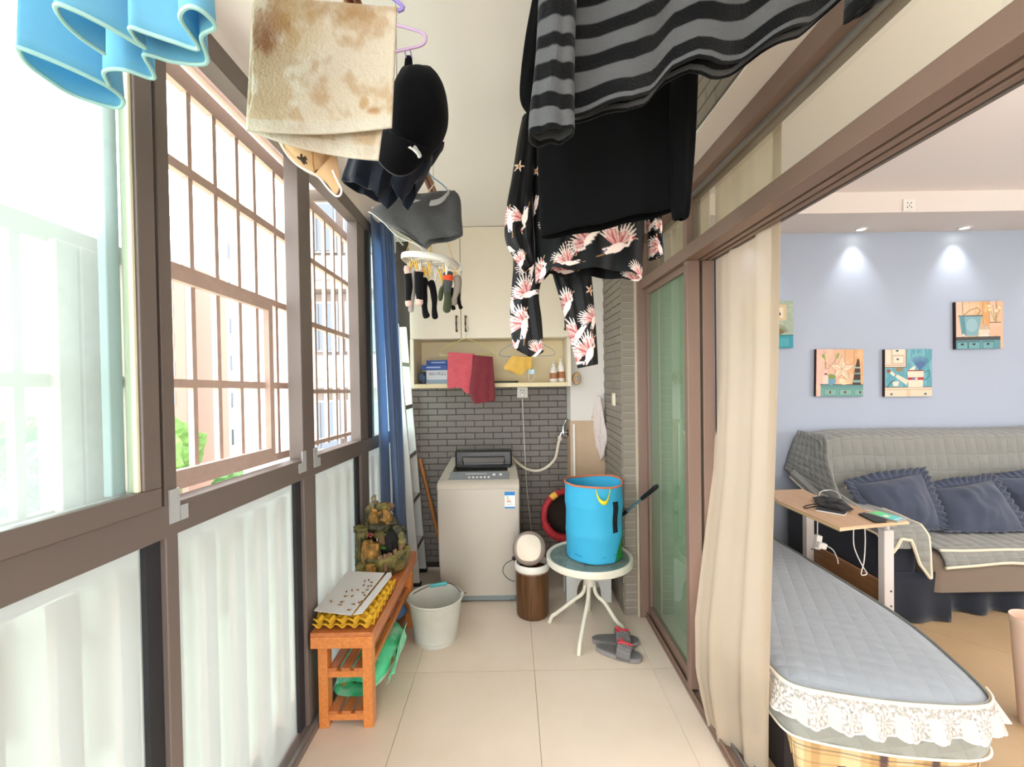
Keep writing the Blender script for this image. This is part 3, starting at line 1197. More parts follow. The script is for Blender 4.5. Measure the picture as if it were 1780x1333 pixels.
# ---- yellow wire hanger on the cabinet handle with two red cloths
def wire_hanger(name, label, c, w, h, hook, mt, r=0.0022, notch=0.0, kind=0, yaw=0.0):
    """c = neck point; shoulders slope to the sides; hook path above the neck"""
    c = Vector(c)
    R = Matrix.Rotation(yaw, 3, 'Z')
    t = thing(name, label, 'hanger', c + Vector((0, 0, -h)))
    pts = [(0, 0, 0), (-w * 0.25, 0, -h * 0.28), (-w * 0.45, 0, -h * 0.62), (-w * 0.5, 0, -h * 0.8), (-w * 0.46, 0, -h), (0, 0, -h * 1.02), (w * 0.46, 0, -h), (w * 0.5, 0, -h * 0.8), (w * 0.45, 0, -h * 0.62), (w * 0.25, 0, -h * 0.28), (0, 0, 0)]
    obj('frame', B().tube([c + R @ Vector(p) for p in smooth_path(pts, 4)], r, 6), mt, t, smooth=True)
    obj('hook', B().tube([c + R @ Vector(p) for p in smooth_path(hook, 5)], r * 1.1, 6), m_galv if kind else mt, t, smooth=True)
    return t


m_yellow_wire = mat('yellow_green_wire', '#c9be63', rough=0.4)
HK = [(0, 0, 0), (0.0, 0, 0.03), (0.012, 0, 0.05), (0.016, 0, 0.068), (0.004, 0, 0.082), (-0.012, 0, 0.072)]
hy = CF - 0.045
c = at(810, 588, Y=hy)
wire_hanger('wire_hanger', 'yellow wire hanger hooked on the cabinet door handle', (c.x, hy, c.z), 0.36, 0.115, HK, m_yellow_wire, kind=1)


def garment(rows, n=48, m=40, fold=(0.008, 9, 0.0), hem=None, back=1.0, power=0.75, seed=0, wob=0.004, top_ease=1.0):
    """a hanging tube of cloth. rows: (uL, vL, uR, vR, YL, YR, depth) from the top edge to the hem.
    hem: [(s, dv)] pixel offsets along the width, added in full at every height. returns the builder"""
    R = [tuple(map(float, r)) for r in rows]
    tt = np.linspace(0, 1, len(R))
    b = B()

    def row(t):
        # smooth interpolation between rows
        k = min(int(t * (len(R) - 1)), len(R) - 2)
        f = t * (len(R) - 1) - k
        p0, p1, p2, p3 = R[max(k - 1, 0)], R[k], R[k + 1], R[min(k + 2, len(R) - 1)]
        return [0.5 * (2 * p1[i] + (p2[i] - p0[i]) * f + (2 * p0[i] - 5 * p1[i] + 4 * p2[i] - p3[i]) * f * f + (3 * p1[i] - p0[i] - 3 * p2[i] + p3[i]) * f ** 3) for i in range(7)]

    def fpt(s, t):
        uL, vL, uR, vR, YL, YR, dp = row(t)
        a = 2 * PI * s
        cx = math.cos(a)
        q = 0.5 + 0.5 * (abs(cx) ** power) * (1 if cx >= 0 else -1)       # 0 left .. 1 right
        sn = math.sin(a)
        dv = 0.0
        if hem:
            dv = float(np.interp(q, [h[0] for h in hem], [h[1] for h in hem])) * (t ** top_ease)
        Y = lerp(YL, YR, q)
        P = at(lerp(uL, uR, q), lerp(vL, vR, q) + dv, Y=Y)
        fy = fold[0] * math.sin(fold[1] * q * 2 * PI / 2 + fold[2] + 1.2 * math.sin(2.1 * t + seed)) * (0.35 + 0.65 * t)
        fy += wob * noise.noise(Vector((q * 6 + seed, t * 5, 0.3 if sn < 0 else 4.7)))
        P.y += dp * (abs(sn) ** 0.8) * (1 if sn >= 0 else -back) + fy
        return P, (q, t if sn <= 0 else t)
    b.sheet(fpt, n, m, loop=True)
    return b


def cloth_mat(name, col, rough=0.85, var=None, attr=None, bump=(220, 0.12), sheen=0.2, translucent=0.12):
    return mat(name, col, rough=rough, var=var, attr=attr, bump=bump, sheen=sheen, spec=0.15, translucent=translucent)


m_pinkred = cloth_mat('coral_red_cloth', '#cc5560', var=(30, '#d66a72', 0.3))
m_darkred = cloth_mat('dark_red_cloth', '#742f36', var=(25, '#80383f', 0.3))
g1 = garment([(779, 612, 826, 615, hy, hy, 0.006), (778, 640, 824, 642, hy, hy, 0.012), (778, 672, 822, 666, hy, hy, 0.018), (783, 674, 821, 664, hy, hy, 0.018)],
             n=40, m=24, fold=(0.004, 5, 0.4), hem=[(0, 0), (0.45, 3), (0.6, 10), (0.8, 20), (1, 14)], seed=2, top_ease=4)
tag(obj('red_towel', g1, m_pinkred, smooth=True, solid=0.003), 'coral red cloth folded over the yellow wire hanger', 'towel')
g2 = garment([(822, 617, 856, 620, hy - 0.03, hy - 0.03, 0.006), (820, 645, 858, 647, hy - 0.03, hy - 0.03, 0.012), (816, 680, 860, 675, hy - 0.03, hy - 0.03, 0.018), (824, 702, 860, 697, hy - 0.03, hy - 0.03, 0.02)],
             n=40, m=24, fold=(0.006, 5, 1.4), seed=5)
tag(obj('red_shorts', g2, m_darkred, smooth=True, solid=0.003), 'dark red shorts hanging beside the coral cloth on the yellow hanger', 'shorts')

# ---- blue wire hanger with a yellow cloth and a mask
m_blue_wire = mat('blue_coated_wire', '#5f86a8', rough=0.4)
hy2 = CF - 0.03
c = at(916, 589, Y=hy2)
HK2 = [(0, 0, 0), (0.0, 0, 0.05), (0.004, 0.012, 0.08), (0.004, 0.03, 0.09), (0.004, 0.04, 0.07)]
wire_hanger('wire_hanger', 'blue wire hanger on the cabinet front carrying the yellow cloth', (c.x, hy2, c.z), 0.38, 0.118, HK2, m_blue_wire)
g3 = garment([(890, 619, 925, 620, hy2, hy2, 0.006), (882, 630, 925, 632, hy2, hy2, 0.014), (876, 640, 924, 640, hy2, hy2, 0.018), (888, 646, 922, 642, hy2, hy2, 0.014)],
             n=40, m=22, fold=(0.006, 5, 0.4), hem=[(0, 0), (0.5, 9), (0.7, 3), (1, 0)], seed=8, top_ease=3)
tag(obj('yellow_cloth', g3, cloth_mat('yellow_cloth', '#dfb04c', var=(20, '#e8c06a', 0.3)), smooth=True, solid=0.003), 'bunched yellow cloth draped on the blue wire hanger', 'cloth')
mk = thing('face_mask', 'small pale blue mask dangling under the yellow cloth', 'mask', at(924, 648, Y=hy2 - 0.02))
c0 = at(924, 646, Y=hy2 - 0.022)
obj('mask_fold', B().sheet(lambda s, t: c0 + Vector(((s - 0.5) * 0.04, 0.006 * math.sin(PI * s), -(t - 0.5) * 0.034)), 8, 6), mat('pale_blue_cloth', '#b7d3df'), mk, smooth=True, solid=0.003)
obj('ear_loop', B().tube(smooth_path([at(918, 650, Y=hy2 - 0.022), at(919, 658, Y=hy2 - 0.022), at(923, 663, Y=hy2 - 0.022), at(929, 655, Y=hy2 - 0.022), at(930, 648, Y=hy2 - 0.022)], 5), 0.0016, 6), m_whiteplastic, mk)

# ---- wall socket, plug and cable
sk = thing('wall_socket', 'white wall socket with a plug under the cabinet', 'socket', at(908, 682, Y=BACKY))
c = at(908, 682, Y=BACKY - 0.012)
obj('plate', B().box(c, (0.083, 0.014, 0.083)), m_whiteplastic, sk, bevel=0.003)
for dx in (-0.012, 0.012):
    obj('slot', B().box(c + Vector((dx, -0.0075, 0.016)), (0.005, 0.002, 0.009)), m_black, sk)
pl = thing('power_cable', 'white power cable hanging from the socket behind the washing machine', 'cable', (c.x, BACKY - 0.05, c.z - 0.03))
obj('plug', B().box(c + Vector((0, -0.022, -0.02)), (0.032, 0.03, 0.036)), m_whiteplastic, pl, bevel=0.006)
pts = smooth_path([c + Vector((0, -0.035, -0.03)), at(909, 715, Y=3.46), at(912, 780, Y=3.47), at(916, 850, Y=3.48), at(922, 905, Y=3.49), at(925, 935, Y=3.49)], 6)
obj('lead', B().tube(pts, 0.0035, 6), mat('white_cable', '#cfcac2', rough=0.5), pl, smooth=True)

# ---- tap and hose
tp = thing('water_tap', 'chrome tap on the beige panel feeding the washing hose', 'tap', at(978, 750, Y=3.4))
fx = 0.424
ty, tz = 3.40, at(980, 752, Y=3.40).z
obj('flange', B().lathe([(0, 0), (0.024, 0), (0.022, 0.008), (0.01, 0.012), (0, 0.012)], 20, (fx, ty, tz), Matrix.Rotation(-PI / 2, 3, 'Y')), mat('dark_flange', '#3a3634', rough=0.4), tp, smooth=True)
obj('spout', B().tube(smooth_path([(fx - 0.004, ty, tz), (fx - 0.03, ty, tz + 0.002), (fx - 0.05, ty, tz), (fx - 0.062, ty, tz - 0.03)], 4), 0.009, 10), m_chrome, tp, smooth=True)
obj('valve_body', B().lathe([(0, -0.01), (0.012, -0.01), (0.013, 0.02), (0.008, 0.03), (0.006, 0.05), (0, 0.05)], 14, (fx - 0.036, ty, tz)), m_chrome, tp, smooth=True)
obj('lever', B().tube([(fx - 0.036, ty, tz + 0.045), (fx - 0.022, ty - 0.005, tz + 0.075), (fx - 0.012, ty - 0.008, tz + 0.095)], [0.007, 0.006, 0.009], 8), m_chrome, tp, smooth=True)
hs = thing('washing_hose', 'cream inlet hose looping from the tap to the washing machine', 'hose', (0.2, 3.4, tz - 0.3))
hp = smooth_path([(fx - 0.062, ty, tz - 0.035), at(970, 775, Y=3.40), at(965, 797, Y=3.40), at(952, 811, Y=3.40), at(936, 818, Y=3.41), at(918, 816, Y=3.42), at(902, 806, Y=3.44), at(890, 796, Y=3.46), at(880, 800, Y=3.47)], 6)
obj('tubing', B().tube(hp, 0.0115, 10), mat('cream_hose', '#d4c8b6', rough=0.5), hs, smooth=True)
obj('collar', B().lathe([(0.0, -0.02), (0.015, -0.02), (0.018, -0.006), (0.018, 0.012), (0, 0.012)], 14, Vector(hp[0]) + Vector((0, 0, -0.004))), mat('cream_hose', '#d4c8b6'), hs, smooth=True)

# ---- round wooden fitting hanging at the cabinet side, towel on a hook, switch
wf = thing('round_fitting', 'round wooden fitting hanging beside the niche', 'fitting', at(1002, 658, Y=3.26))
c = at(1002, 658, Y=3.262)
obj('disc', B().lathe([(0, -0.012), (0.036, -0.012), (0.046, -0.004), (0.046, 0.006), (0.038, 0.014), (0, 0.014)], 28, c, Matrix.Rotation(PI / 2, 3, 'X') @ Matrix.Rotation(0.0, 3, 'Y'), (0.62, 1.0)), wood('pale_turned_wood', '#c9a878', '#b8925f', 30, (1, 1, 6)), wf, smooth=True)
obj('lens', B().lathe([(0, 0.014), (0.022, 0.014), (0.02, 0.02), (0, 0.022)], 20, c + Vector((0.004, 0, 0)), Matrix.Rotation(PI / 2, 3, 'X'), (0.5, 1.0)), mat('grey_lens', '#8f8a86', rough=0.2), wf, smooth=True)
obj('cord', B().tube([c + Vector((0, 0, 0.04)), c + Vector((-0.004, 0.0, 0.14))], 0.0012, 5), m_whiteplastic, wf)

hkp = at(1050, 690, X=SIDEX - 0.006)
hk = thing('wall_hook', 'small grey hook on the brick pier above the patterned towel', 'hook', hkp)
obj('plate', B().box((SIDEX - 0.008, hkp.y, hkp.z), (0.006, 0.02, 0.05)), m_galv, hk, bevel=0.002)
obj('prong', B().tube(smooth_path([(SIDEX - 0.01, hkp.y, hkp.z - 0.012), (SIDEX - 0.03, hkp.y, hkp.z - 0.018), (SIDEX - 0.034, hkp.y, hkp.z + 0.004)], 4), 0.003, 6), m_galv, hk)
tw = B()
ty0 = hkp.y


def towel_f(s, t):
    w = lerp(0.02, 0.15, min(1, t * 1.6)) * (1 if t < 0.75 else lerp(1, 0.6, (t - 0.75) * 4))
    y = ty0 - 0.02 + (s - 0.5) * w * 0.7 + 0.02 * t
    x = SIDEX - 0.045 - (s - 0.4) * w * 0.75 - 0.012 * math.sin(s * 3 * PI) * (0.4 + t) * 0.7 + 0.008 * noise.noise(Vector((s * 5, t * 4, 1)))
    z = hkp.z + 0.012 - t * (0.40 + 0.07 * math.sin(s * 4.4 + 0.5))
    return Vector((x, y, z))


tw.sheet(towel_f, 24, 30)


def towel_paint(uv):
    P = Paint(uv, '#d9cdc6')
    rng = random.Random(3)
    for k in range(16):
        P.ell(rng.random(), rng.random(), 0.05, 0.022, '#c9ae8f', rng.random() * 3, 0.7)
    return P.c


tag(obj('hand_towel', tw, cloth_mat('patterned_towel_cloth', '#d9cdc6', attr='Col'), smooth=True, solid=0.004, paint=towel_paint), 'pale patterned hand towel on the hook of the brick pier', 'towel')
sp = at(1068, 694, X=SIDEX - 0.004)
sw = thing('light_switch', 'cream switch plate on the brick pier', 'switch', sp)
obj('plate', B().box((SIDEX - 0.008, sp.y, sp.z), (0.01, 0.066, 0.082)), mat('cream_switch_plastic', '#e3d8bd', rough=0.4), sw, bevel=0.003)
obj('rocker', B().box((SIDEX - 0.0145, sp.y, sp.z), (0.005, 0.04, 0.056)), mat('cream_switch_plastic', '#e3d8bd'), sw, bevel=0.002)

# ---- folded step ladder
m_alu = mat('white_painted_aluminium', '#dcdcda', rough=0.4)
la = thing('step_ladder', 'folded white step ladder standing between the blue curtain and back wall', 'ladder', (-0.72, 3.3, 0))
top, bot = (-0.785, 1.86), (-0.665, 0.0)


def lx(z):
    return lerp(bot[0], top[0], z / 1.86)


for y in (3.20, 3.44):
    b = B().prism([(bot[0] - 0.06, y, 0.02), (bot[0], y, 0.02), (top[0], y, 1.86), (top[0] - 0.05, y, 1.86)], (0, 0.025, 0))
    obj('rail', b, m_alu, la, bevel=0.003)
    obj('foot', B().box((bot[0] - 0.03, y + 0.0125, 0.012), (0.075, 0.04, 0.024)), m_black, la, bevel=0.003)
for z in (0.27, 0.60, 0.92, 1.27, 1.58):
    st = obj('tread', B().box2(lx(z) - 0.095, lx(z) - 0.004, 3.225, 3.44, z - 0.012, z + 0.010), m_alu, la, bevel=0.002)
    obj('nosing', B().box2(lx(z) - 0.008, lx(z) + 0.001, 3.225, 3.44, z - 0.02, z + 0.008), mat('grey_nosing', '#6f6f70', rough=0.5), st)

# ---- bamboo pole
bp = [Vector((-0.705, 3.47, 0.86)), Vector((-0.50, 3.40, 0.012))]
bb = B()
pts, rs = [], []
for k in range(31):
    t = k / 30
    pts.append(bp[0].lerp(bp[1], t))
    rs.append(0.0145 + (0.003 if k % 8 == 4 else 0))
bb.tube(pts, rs, 10)
tag(obj('bamboo_pole', bb, wood('orange_bamboo', '#b9773b', '#a3642c', 8, (6, 6, 1)), smooth=True), 'orange bamboo pole leaning on the brick wall beside the washing machine', 'pole')

# ---- washing machine
m_wm = mat('champagne_grey_enamel', '#b9b2a6', rough=0.32, metal=0.15, spec=0.5)
m_wmtop = mat('champagne_top_plastic', '#bdb4a5', rough=0.4)
wm = thing('washing_machine', 'top-loading champagne grey washing machine with its black lid open', 'washing machine', (-0.21, 3.22, 0))
wx0, wx1, wy0, wy1 = -0.492, 0.046, 2.95, 3.47


def rrect(x0, x1, y0, y1, r, n=5):
    P = []
    for cx, cy, a0 in ((x1 - r, y1 - r, 0), (x0 + r, y1 - r, PI / 2), (x0 + r, y0 + r, PI), (x1 - r, y0 + r, 1.5 * PI)):
        for k in range(n + 1):
            a = a0 + PI / 2 * k / n
            P.append((cx + r * math.cos(a), cy + r * math.sin(a)))
    return P


def loft(rings, caps=(True, True)):
    b = B()
    n = len(rings[0])
    vs = [p for r in rings for p in r]
    fs = []
    for j in range(len(rings) - 1):
        for k in range(n):
            l = (k + 1) % n
            fs.append((j * n + k, j * n + l, (j + 1) * n + l, (j + 1) * n + k))
    if caps[0]:
        fs.append(tuple(reversed(range(n))))
    if caps[1]:
        fs.append(tuple(range((len(rings) - 1) * n, len(rings) * n)))
    return b.add(vs, fs)


def ring(x0, x1, y0, y1, r, z):
    return [(x, y, z) for x, y in rrect(x0, x1, y0, y1, r)]


obj('plinth', loft([ring(wx0 + 0.02, wx1 - 0.02, wy0 + 0.012, wy1 - 0.01, 0.03, 0.012), ring(wx0 + 0.016, wx1 - 0.016, wy0 + 0.008, wy1 - 0.01, 0.03, 0.045)]), mat('blue_grey_plinth', '#7f8a8c', rough=0.5), wm, smooth=True)
for x, y in ((wx0 + 0.06, wy0 + 0.05), (wx1 - 0.06, wy0 + 0.05), (wx0 + 0.06, wy1 - 0.05), (wx1 - 0.06, wy1 - 0.05)):
    obj('foot', B().lathe([(0, 0), (0.022, 0), (0.022, 0.014), (0, 0.014)], 12, (x, y, 0)), m_black, wm)
obj('body', loft([ring(wx0 + 0.012, wx1 - 0.012, wy0 + 0.006, wy1, 0.02, 0.045), ring(wx0 + 0.003, wx1 - 0.003, wy0 + 0.001, wy1, 0.014, 0.3), ring(wx0, wx1, wy0, wy1, 0.010, 0.743)]), m_wm, wm, smooth=True)
# top deck: front slope and side shoulders rising to the back, as a ring round the opening
ZF, ZB = 0.748, 0.865
dk = B()


def zdeck(y):
    t = max(0, min(1, (y - wy0) / (wy1 - wy0)))
    return ZF + 0.028 + (ZB - ZF - 0.028) * (t ** 0.75)


NY = 14
outer_l, outer_r, inner_l, inner_r = [], [], [], []
for k in range(NY + 1):
    y = lerp(wy0 + 0.03, wy1, k / NY)
    z = zdeck(y)
    e = 0.028 * min(1, k / 2)
    outer_l.append((wx0 + 0.004 + 0.03 * (k / NY), y, z))
    outer_r.append((wx1 - 0.004 - 0.03 * (k / NY), y, z))
lo_l = [(wx0, p[1], ZF - 0.004) for p in outer_l]
lo_r = [(wx1, p[1], ZF - 0.004) for p in outer_r]
side = 0.06
for P, Q, sg in ((outer_l, lo_l, 1), (outer_r, lo_r, -1)):
    n = NY + 1
    in_top = [(p[0] + sg * side, p[1], p[2] - 0.002) for p in P]
    in_lo = [(p[0] + sg * side, p[1], ZF - 0.004) for p in P]
    dk.add(Q + P + in_top + in_lo, [(r * n + k, r * n + k + 1, (r + 1) * n + k + 1, (r + 1) * n + k) for r in range(3) for k in range(n - 1)] + [(0, n, 2 * n, 3 * n), (n - 1, 2 * n - 1, 3 * n - 1, 4 * n - 1)])
dk.prism([(wx0 + 0.002, wy0, ZF - 0.004), (wx0 + 0.002, wy0, ZF + 0.022), (wx0 + 0.002, wy0 + 0.012, ZF + 0.034), (wx0 + 0.002, wy0 + 0.06, ZF + 0.046), (wx0 + 0.002, wy0 + 0.06, ZF - 0.004)], (wx1 - wx0 - 0.004, 0, 0))
dk.box2(wx0 + 0.05, wx1 - 0.05, wy1 - 0.06, wy1, ZF - 0.004, ZB - 0.01)
obj('top_deck', dk, m_wmtop, wm, smooth=True)
# control panel, sloping
pc = Vector(((wx0 + wx1) / 2, wy0 + 0.105, ZF + 0.055))
pr = Matrix.Rotation(math.radians(32), 3, 'X')
pn = obj('control_panel', B().box(pc, (0.40, 0.092, 0.012), pr), mat('silver_grey_panel', '#8f9499', rough=0.35, metal=0.4), wm, bevel=0.003)
obj('hand_recess', B().box(pc + pr @ Vector((0, -0.058, -0.008)), (0.38, 0.03, 0.012), pr), mat('bronze_brown_plastic', '#6f6152', rough=0.4), wm, bevel=0.003)
for k in range(6):
    obj('button', B().lathe([(0, 0.006), (0.008, 0.006), (0.0075, 0.009), (0, 0.0095)], 14, pc + pr @ Vector((-0.065 + k * 0.026, -0.012, 0)), pr), m_whiteplastic, pn, smooth=True)
for x in (0.10, 0.145):
    obj('button', B().lathe([(0, 0.006), (0.0105, 0.006), (0.01, 0.009), (0, 0.0095)], 14, pc + pr @ Vector((x, 0.012, 0)), pr), m_whiteplastic, pn, smooth=True)
obj('display_marks', B().box(pc + pr @ Vector((-0.02, 0.022, 0.0063)), (0.14, 0.008, 0.001), pr), mat('pale_panel_print', '#b7bcc0'), pn)
obj('emblem', B().ball(pc + pr @ Vector((-0.155, 0.02, 0.0065)), (0.014, 0.006, 0.001), 10, 5), mat('blue_emblem', '#4f86a8'), pn)
# open lid, black smoked plastic, standing up on the rear hinge
lz0, lz1 = ZF + 0.075, 0.948
ly = 3.25
lid = B()
lid.box2(-0.407, 0.0, ly, ly + 0.09, lz0, lz1)
ld_o = obj('lid', lid, mat('black_lid_plastic', '#1b1a1a', rough=0.22, spec=0.6), wm, bevel=0.012)
pane = B()
P = []
for k in range(25):
    a = PI + PI * k / 24
    P.append((-0.2035 + 0.15 * math.copysign(abs(math.cos(a)) ** 0.45, math.cos(a)), ly - 0.002, lz1 - 0.045 + 0.085 * math.copysign(abs(math.sin(a)) ** 0.6, math.sin(a))))
pane.prism(P, (0, 0.004, 0))
wd = obj('lid_window', pane, mat('smoked_lid_window', '#3a3634', rough=0.12, spec=0.8), ld_o)
obj('lid_rim', B().tube([(x, ly - 0.004, z) for x, _, z in P], 0.004, 6, closed=True), mat('black_lid_plastic', '#1b1a1a'), ld_o, smooth=True)
obj('lid_front_fold', B().box2(-0.397, -0.01, ly - 0.035, ly + 0.02, lz0 - 0.012, lz0 + 0.03), mat('black_lid_plastic', '#1b1a1a'), ld_o, bevel=0.01)
# energy label
lx0, lx1, lzz0, lzz1 = -0.052, 0.015, 0.617, 0.725
lb = obj('energy_label', B().box2(lx0, lx1, wy0 - 0.0012, wy0 + 0.003, lzz0, lzz1), mat('label_white', '#eef0f0', rough=0.5), wm)
obj('label_head', B().box2(lx0, lx1, wy0 - 0.0018, wy0, 0.702, lzz1), mat('label_blue', '#2f86cf'), lb)
obj('label_foot', B().box2(lx0, lx1, wy0 - 0.0018, wy0, lzz0, 0.627), mat('label_blue', '#2f86cf'), lb)
for k, (cc, w) in enumerate((('#4aa05a', 0.012), ('#a7c25a', 0.016), ('#e8c84f', 0.020), ('#e89b4f', 0.024), ('#cf4a44', 0.029))):
    obj('label_bar', B().box2(lx0 + 0.013, lx0 + 0.013 + w, wy0 - 0.0018, wy0, 0.690 - k * 0.0075, 0.694 - k * 0.0075), mat('label_bar_%d' % k, cc), lb)
for z in (0.654, 0.642):
    obj('label_line', B().box2(lx0 + 0.01, lx0 + 0.05, wy0 - 0.0018, wy0, z, z + 0.002), mat('label_grey', '#a9adb2'), lb)
text_mesh('lettering', '1', 0.012, mat('label_bar_0', '#4aa05a'), Matrix.Translation((lx1 - 0.016, wy0 - 0.0015, 0.687)) @ FACE_CAM, lb, 0.0002)

# ================================================================== FLOOR OBJECTS ON THE BALCONY
# ---- blue curtain by the last window
m_bluecurt = cloth_mat('blue_curtain_cloth', '#96aed0', rough=0.8, var=(40, '#8ea6c9', 0.3), translucent=0.6, bump=(300, 0.06))
ct = thing('blue_curtain', 'long blue curtain hanging at the far end of the window wall', 'curtain', (-0.8, 3.05, 0.1))


def curt(y0t, y1t, y0b, y1b, xt, xb, nf, amp, z0, z1, ph):
    def f(s, t):
        z = lerp(z1, z0, t)
        y = lerp(lerp(y0t, y1t, s), lerp(y0b, y1b, s), t)
        x = lerp(xt, xb, t) + amp * math.sin(2 * PI * nf * s + ph) * (0.7 + 0.3 * math.sin(3 * t + s)) + 0.006 * noise.noise(Vector((s * 4, t * 3, ph)))
        return Vector((x, y + 0.01 * math.cos(2 * PI * nf * s + ph), z))
    return f


obj('front_drape', B().sheet(curt(2.76, 2.95, 2.775, 2.99, -0.835, -0.80, 1.2, 0.008, 0.10, 2.47, 0.4), 30, 30), m_bluecurt, ct, smooth=True, solid=0.003)
obj('rear_drape', B().sheet(curt(2.90, 3.12, 2.92, 3.13, -0.805, -0.735, 5, 0.020, 0.06, 2.47, 1.2), 80, 30), m_bluecurt, ct, smooth=True, solid=0.003)
obj('curtain_rail', B().tube([(-0.80, 2.7, 2.48), (-0.80, 3.45, 2.48)], 0.008, 8), m_alu, ct)

# ---- slatted wooden bench
m_wood = wood('orange_varnished_pine', '#d98c4c', '#c27438', 5, (14, 2, 14), rough=0.35, coat=0.3)
m_wood2 = wood('reddish_varnished_pine', '#c67a44', '#ab6234', 5, (14, 2, 14), rough=0.4, coat=0.3)
bx0, bx1, by0, by1, bz = -0.845, -0.588, 1.865, 2.75, 0.425
bn = thing('slatted_bench', 'orange varnished wooden bench with two slatted shelves along the window', 'bench', (-0.72, 2.3, 0))
obj('top_board', B().box2(bx0, bx1, by0, by1, bz - 0.018, bz), m_wood2, bn, bevel=0.003)
obj('front_apron', B().box2(bx0, bx1, by0, by0 + 0.03, bz - 0.066, bz - 0.018), m_wood, bn, bevel=0.003)
obj('side_apron', B().box2(bx1 - 0.02, bx1, by0 + 0.03, by1, bz - 0.066, bz - 0.018), m_wood2, bn, bevel=0.003)
for x in (bx0 + 0.015, bx1 - 0.055):
    for y in (by0 + 0.035, by1 - 0.085):
        obj('leg', B().box2(x, x + 0.04, y, y + 0.05, 0, bz - 0.018), m_wood, bn, bevel=0.002)
for z in (0.255, 0.072):
    for y in (by0 + 0.04, by1 - 0.07):
        obj('shelf_rail', B().box2(bx0 + 0.055, bx1 - 0.055, y, y + 0.022, z - 0.042, z - 0.015), m_wood, bn, bevel=0.002)
    for k in range(3):
        x = bx0 + 0.056 + k * 0.055
        obj('slat', B().box2(x, x + 0.038, by0 + 0.036, by1 - 0.05, z - 0.015, z), m_wood2, bn, bevel=0.002)
obj('side_rail', B().box2(bx1 - 0.05, bx1 - 0.03, by0 + 0.06, by1 - 0.06, 0.213, 0.24), m_wood, bn, bevel=0.002)

# ---- egg tray and cardboard with drying seeds
m_tray = mat('yellow_moulded_pulp', '#d6a92a', rough=0.85, var=(30, '#c4951f', 0.3), bump=(120, 0.15))
tx0, tx1, ty0, ty1 = -0.842, -0.592, 1.882, 2.255


def tray(z, label, dx=0.0):
    def f(s, t):
        x = lerp(tx0 + dx, tx1 + dx, s)
        y = lerp(ty0, ty1, t)
        h = math.cos(s * 10 * PI) * math.cos(t * 14 * PI)
        e = min(s, 1 - s, t, 1 - t)
        return Vector((x, y, z + 0.024 + 0.0125 * h * (1.0 if e > 0.02 else 0.75)))
    tag(obj('egg_tray', B().sheet(f, 60, 84), m_tray, smooth=True, solid=0.003), label, 'egg tray', 'yellow egg trays')


tray(bz - 0.004, 'lower yellow egg tray resting on the bench')
tray(bz + 0.017, 'upper yellow egg tray under the white cardboard', 0.004)
cz = bz + 0.066
cbd = thing('cardboard_sheet', 'white cardboard sheet laid on the egg trays with seeds', 'cardboard', (-0.73, 2.08, cz))
q = [at(541, 1062, Z=cz), at(610, 1070, Z=cz), at(669, 996, Z=cz), at(602, 993, Z=cz)]
q = [(max(-0.85, p.x), p.y, cz) for p in q]
obj('panel', B().prism(q, (0, 0, 0.002)), mat('white_card', '#d9d8d6', rough=0.7), cbd)
q2 = [at(614, 1070, Z=cz), at(630, 1067, Z=cz), at(681, 1002, Z=cz), at(680, 995, Z=cz), at(673, 996, Z=cz)]
obj('flap', B().prism([(p.x, p.y, cz + 0.002 - 0.0005 * k) for k, p in enumerate(q2)], (0, 0, 0.002)), mat('white_card', '#d9d8d6'), cbd)
rng = random.Random(11)
m_seed = mat('brown_dried_seed', '#8a6436', rough=0.8, var=(40, '#6f4c28', 0.3))
SEEDS = [(634, 1010), (641, 1008), (646, 1012), (632, 1017), (640, 1019), (645, 1018), (638, 1025), (602, 1028), (612, 1026), (622, 1025), (600, 1036), (612, 1036), (631, 1030), (634, 1034), (576, 1045), (594, 1046), (592, 1051), (615, 1050), (627, 1051), (624, 1047), (629, 1045), (606, 1060)]
ORD = 'first second third fourth fifth sixth seventh eighth ninth tenth eleventh twelfth thirteenth fourteenth fifteenth sixteenth seventeenth eighteenth nineteenth twentieth twenty-first twenty-second'.split()
_o = sorted(range(len(SEEDS)), key=lambda i: SEEDS[i][0])
RANK = {i: r for r, i in enumerate(_o)}
for k, (u, v) in enumerate(SEEDS):
    p = at(u, v, Z=cz + 0.004)
    a = rng.uniform(0, PI)
    R = Matrix.Rotation(a, 3, 'Z')
    b = B().ball((0, 0, 0), (0.0075, 0.0042, 0.0035), 8, 6)
    b.tube([(0.006, 0, 0), (0.014, 0.002, 0.002)], [0.0014, 0.0006], 5)
    b.map(lambda v_, R=R, p=p: R @ v_ + p)
    tag(obj('dried_seed', b, m_seed, smooth=True), ORD[RANK[k]] + ' brown dried seed from the left on the white cardboard', 'seed', 'dried seeds on the cardboard')

# ---- rockery fountain
m_rock = mat('painted_rock_resin', '#80763f', rough=0.55, var=(16, '#1f2418', 0.14), bump=(45, 0.5))
m_rock_o = mat('ochre_rock_resin', '#b5823a', rough=0.5, var=(22, '#3d3c1e', 0.16), bump=(50, 0.5))
m_rock_d = mat('dark_rock_resin', '#2c2a22', rough=0.6, var=(20, '#55523a', 0.25), bump=(50, 0.5))
m_rock_b = mat('brown_stone_resin', '#8a6a4c', rough=0.6, var=(18, '#5d4a36', 0.2), bump=(40, 0.4))
fo = thing('rockery_fountain', 'ornamental rockery fountain of mossy painted rocks on the bench', 'fountain', (-0.715, 2.49, bz))
FX, FY = -0.715, 2.49


def rocky(b, amp=0.012, sc=26, seed=0):
    return b.map(lambda v: v + noise.noise_vector(v * sc + Vector((seed, seed, seed))) * amp + noise.noise_vector(v * sc * 2.3 + Vector((seed, 0, 3))) * amp * 0.5)


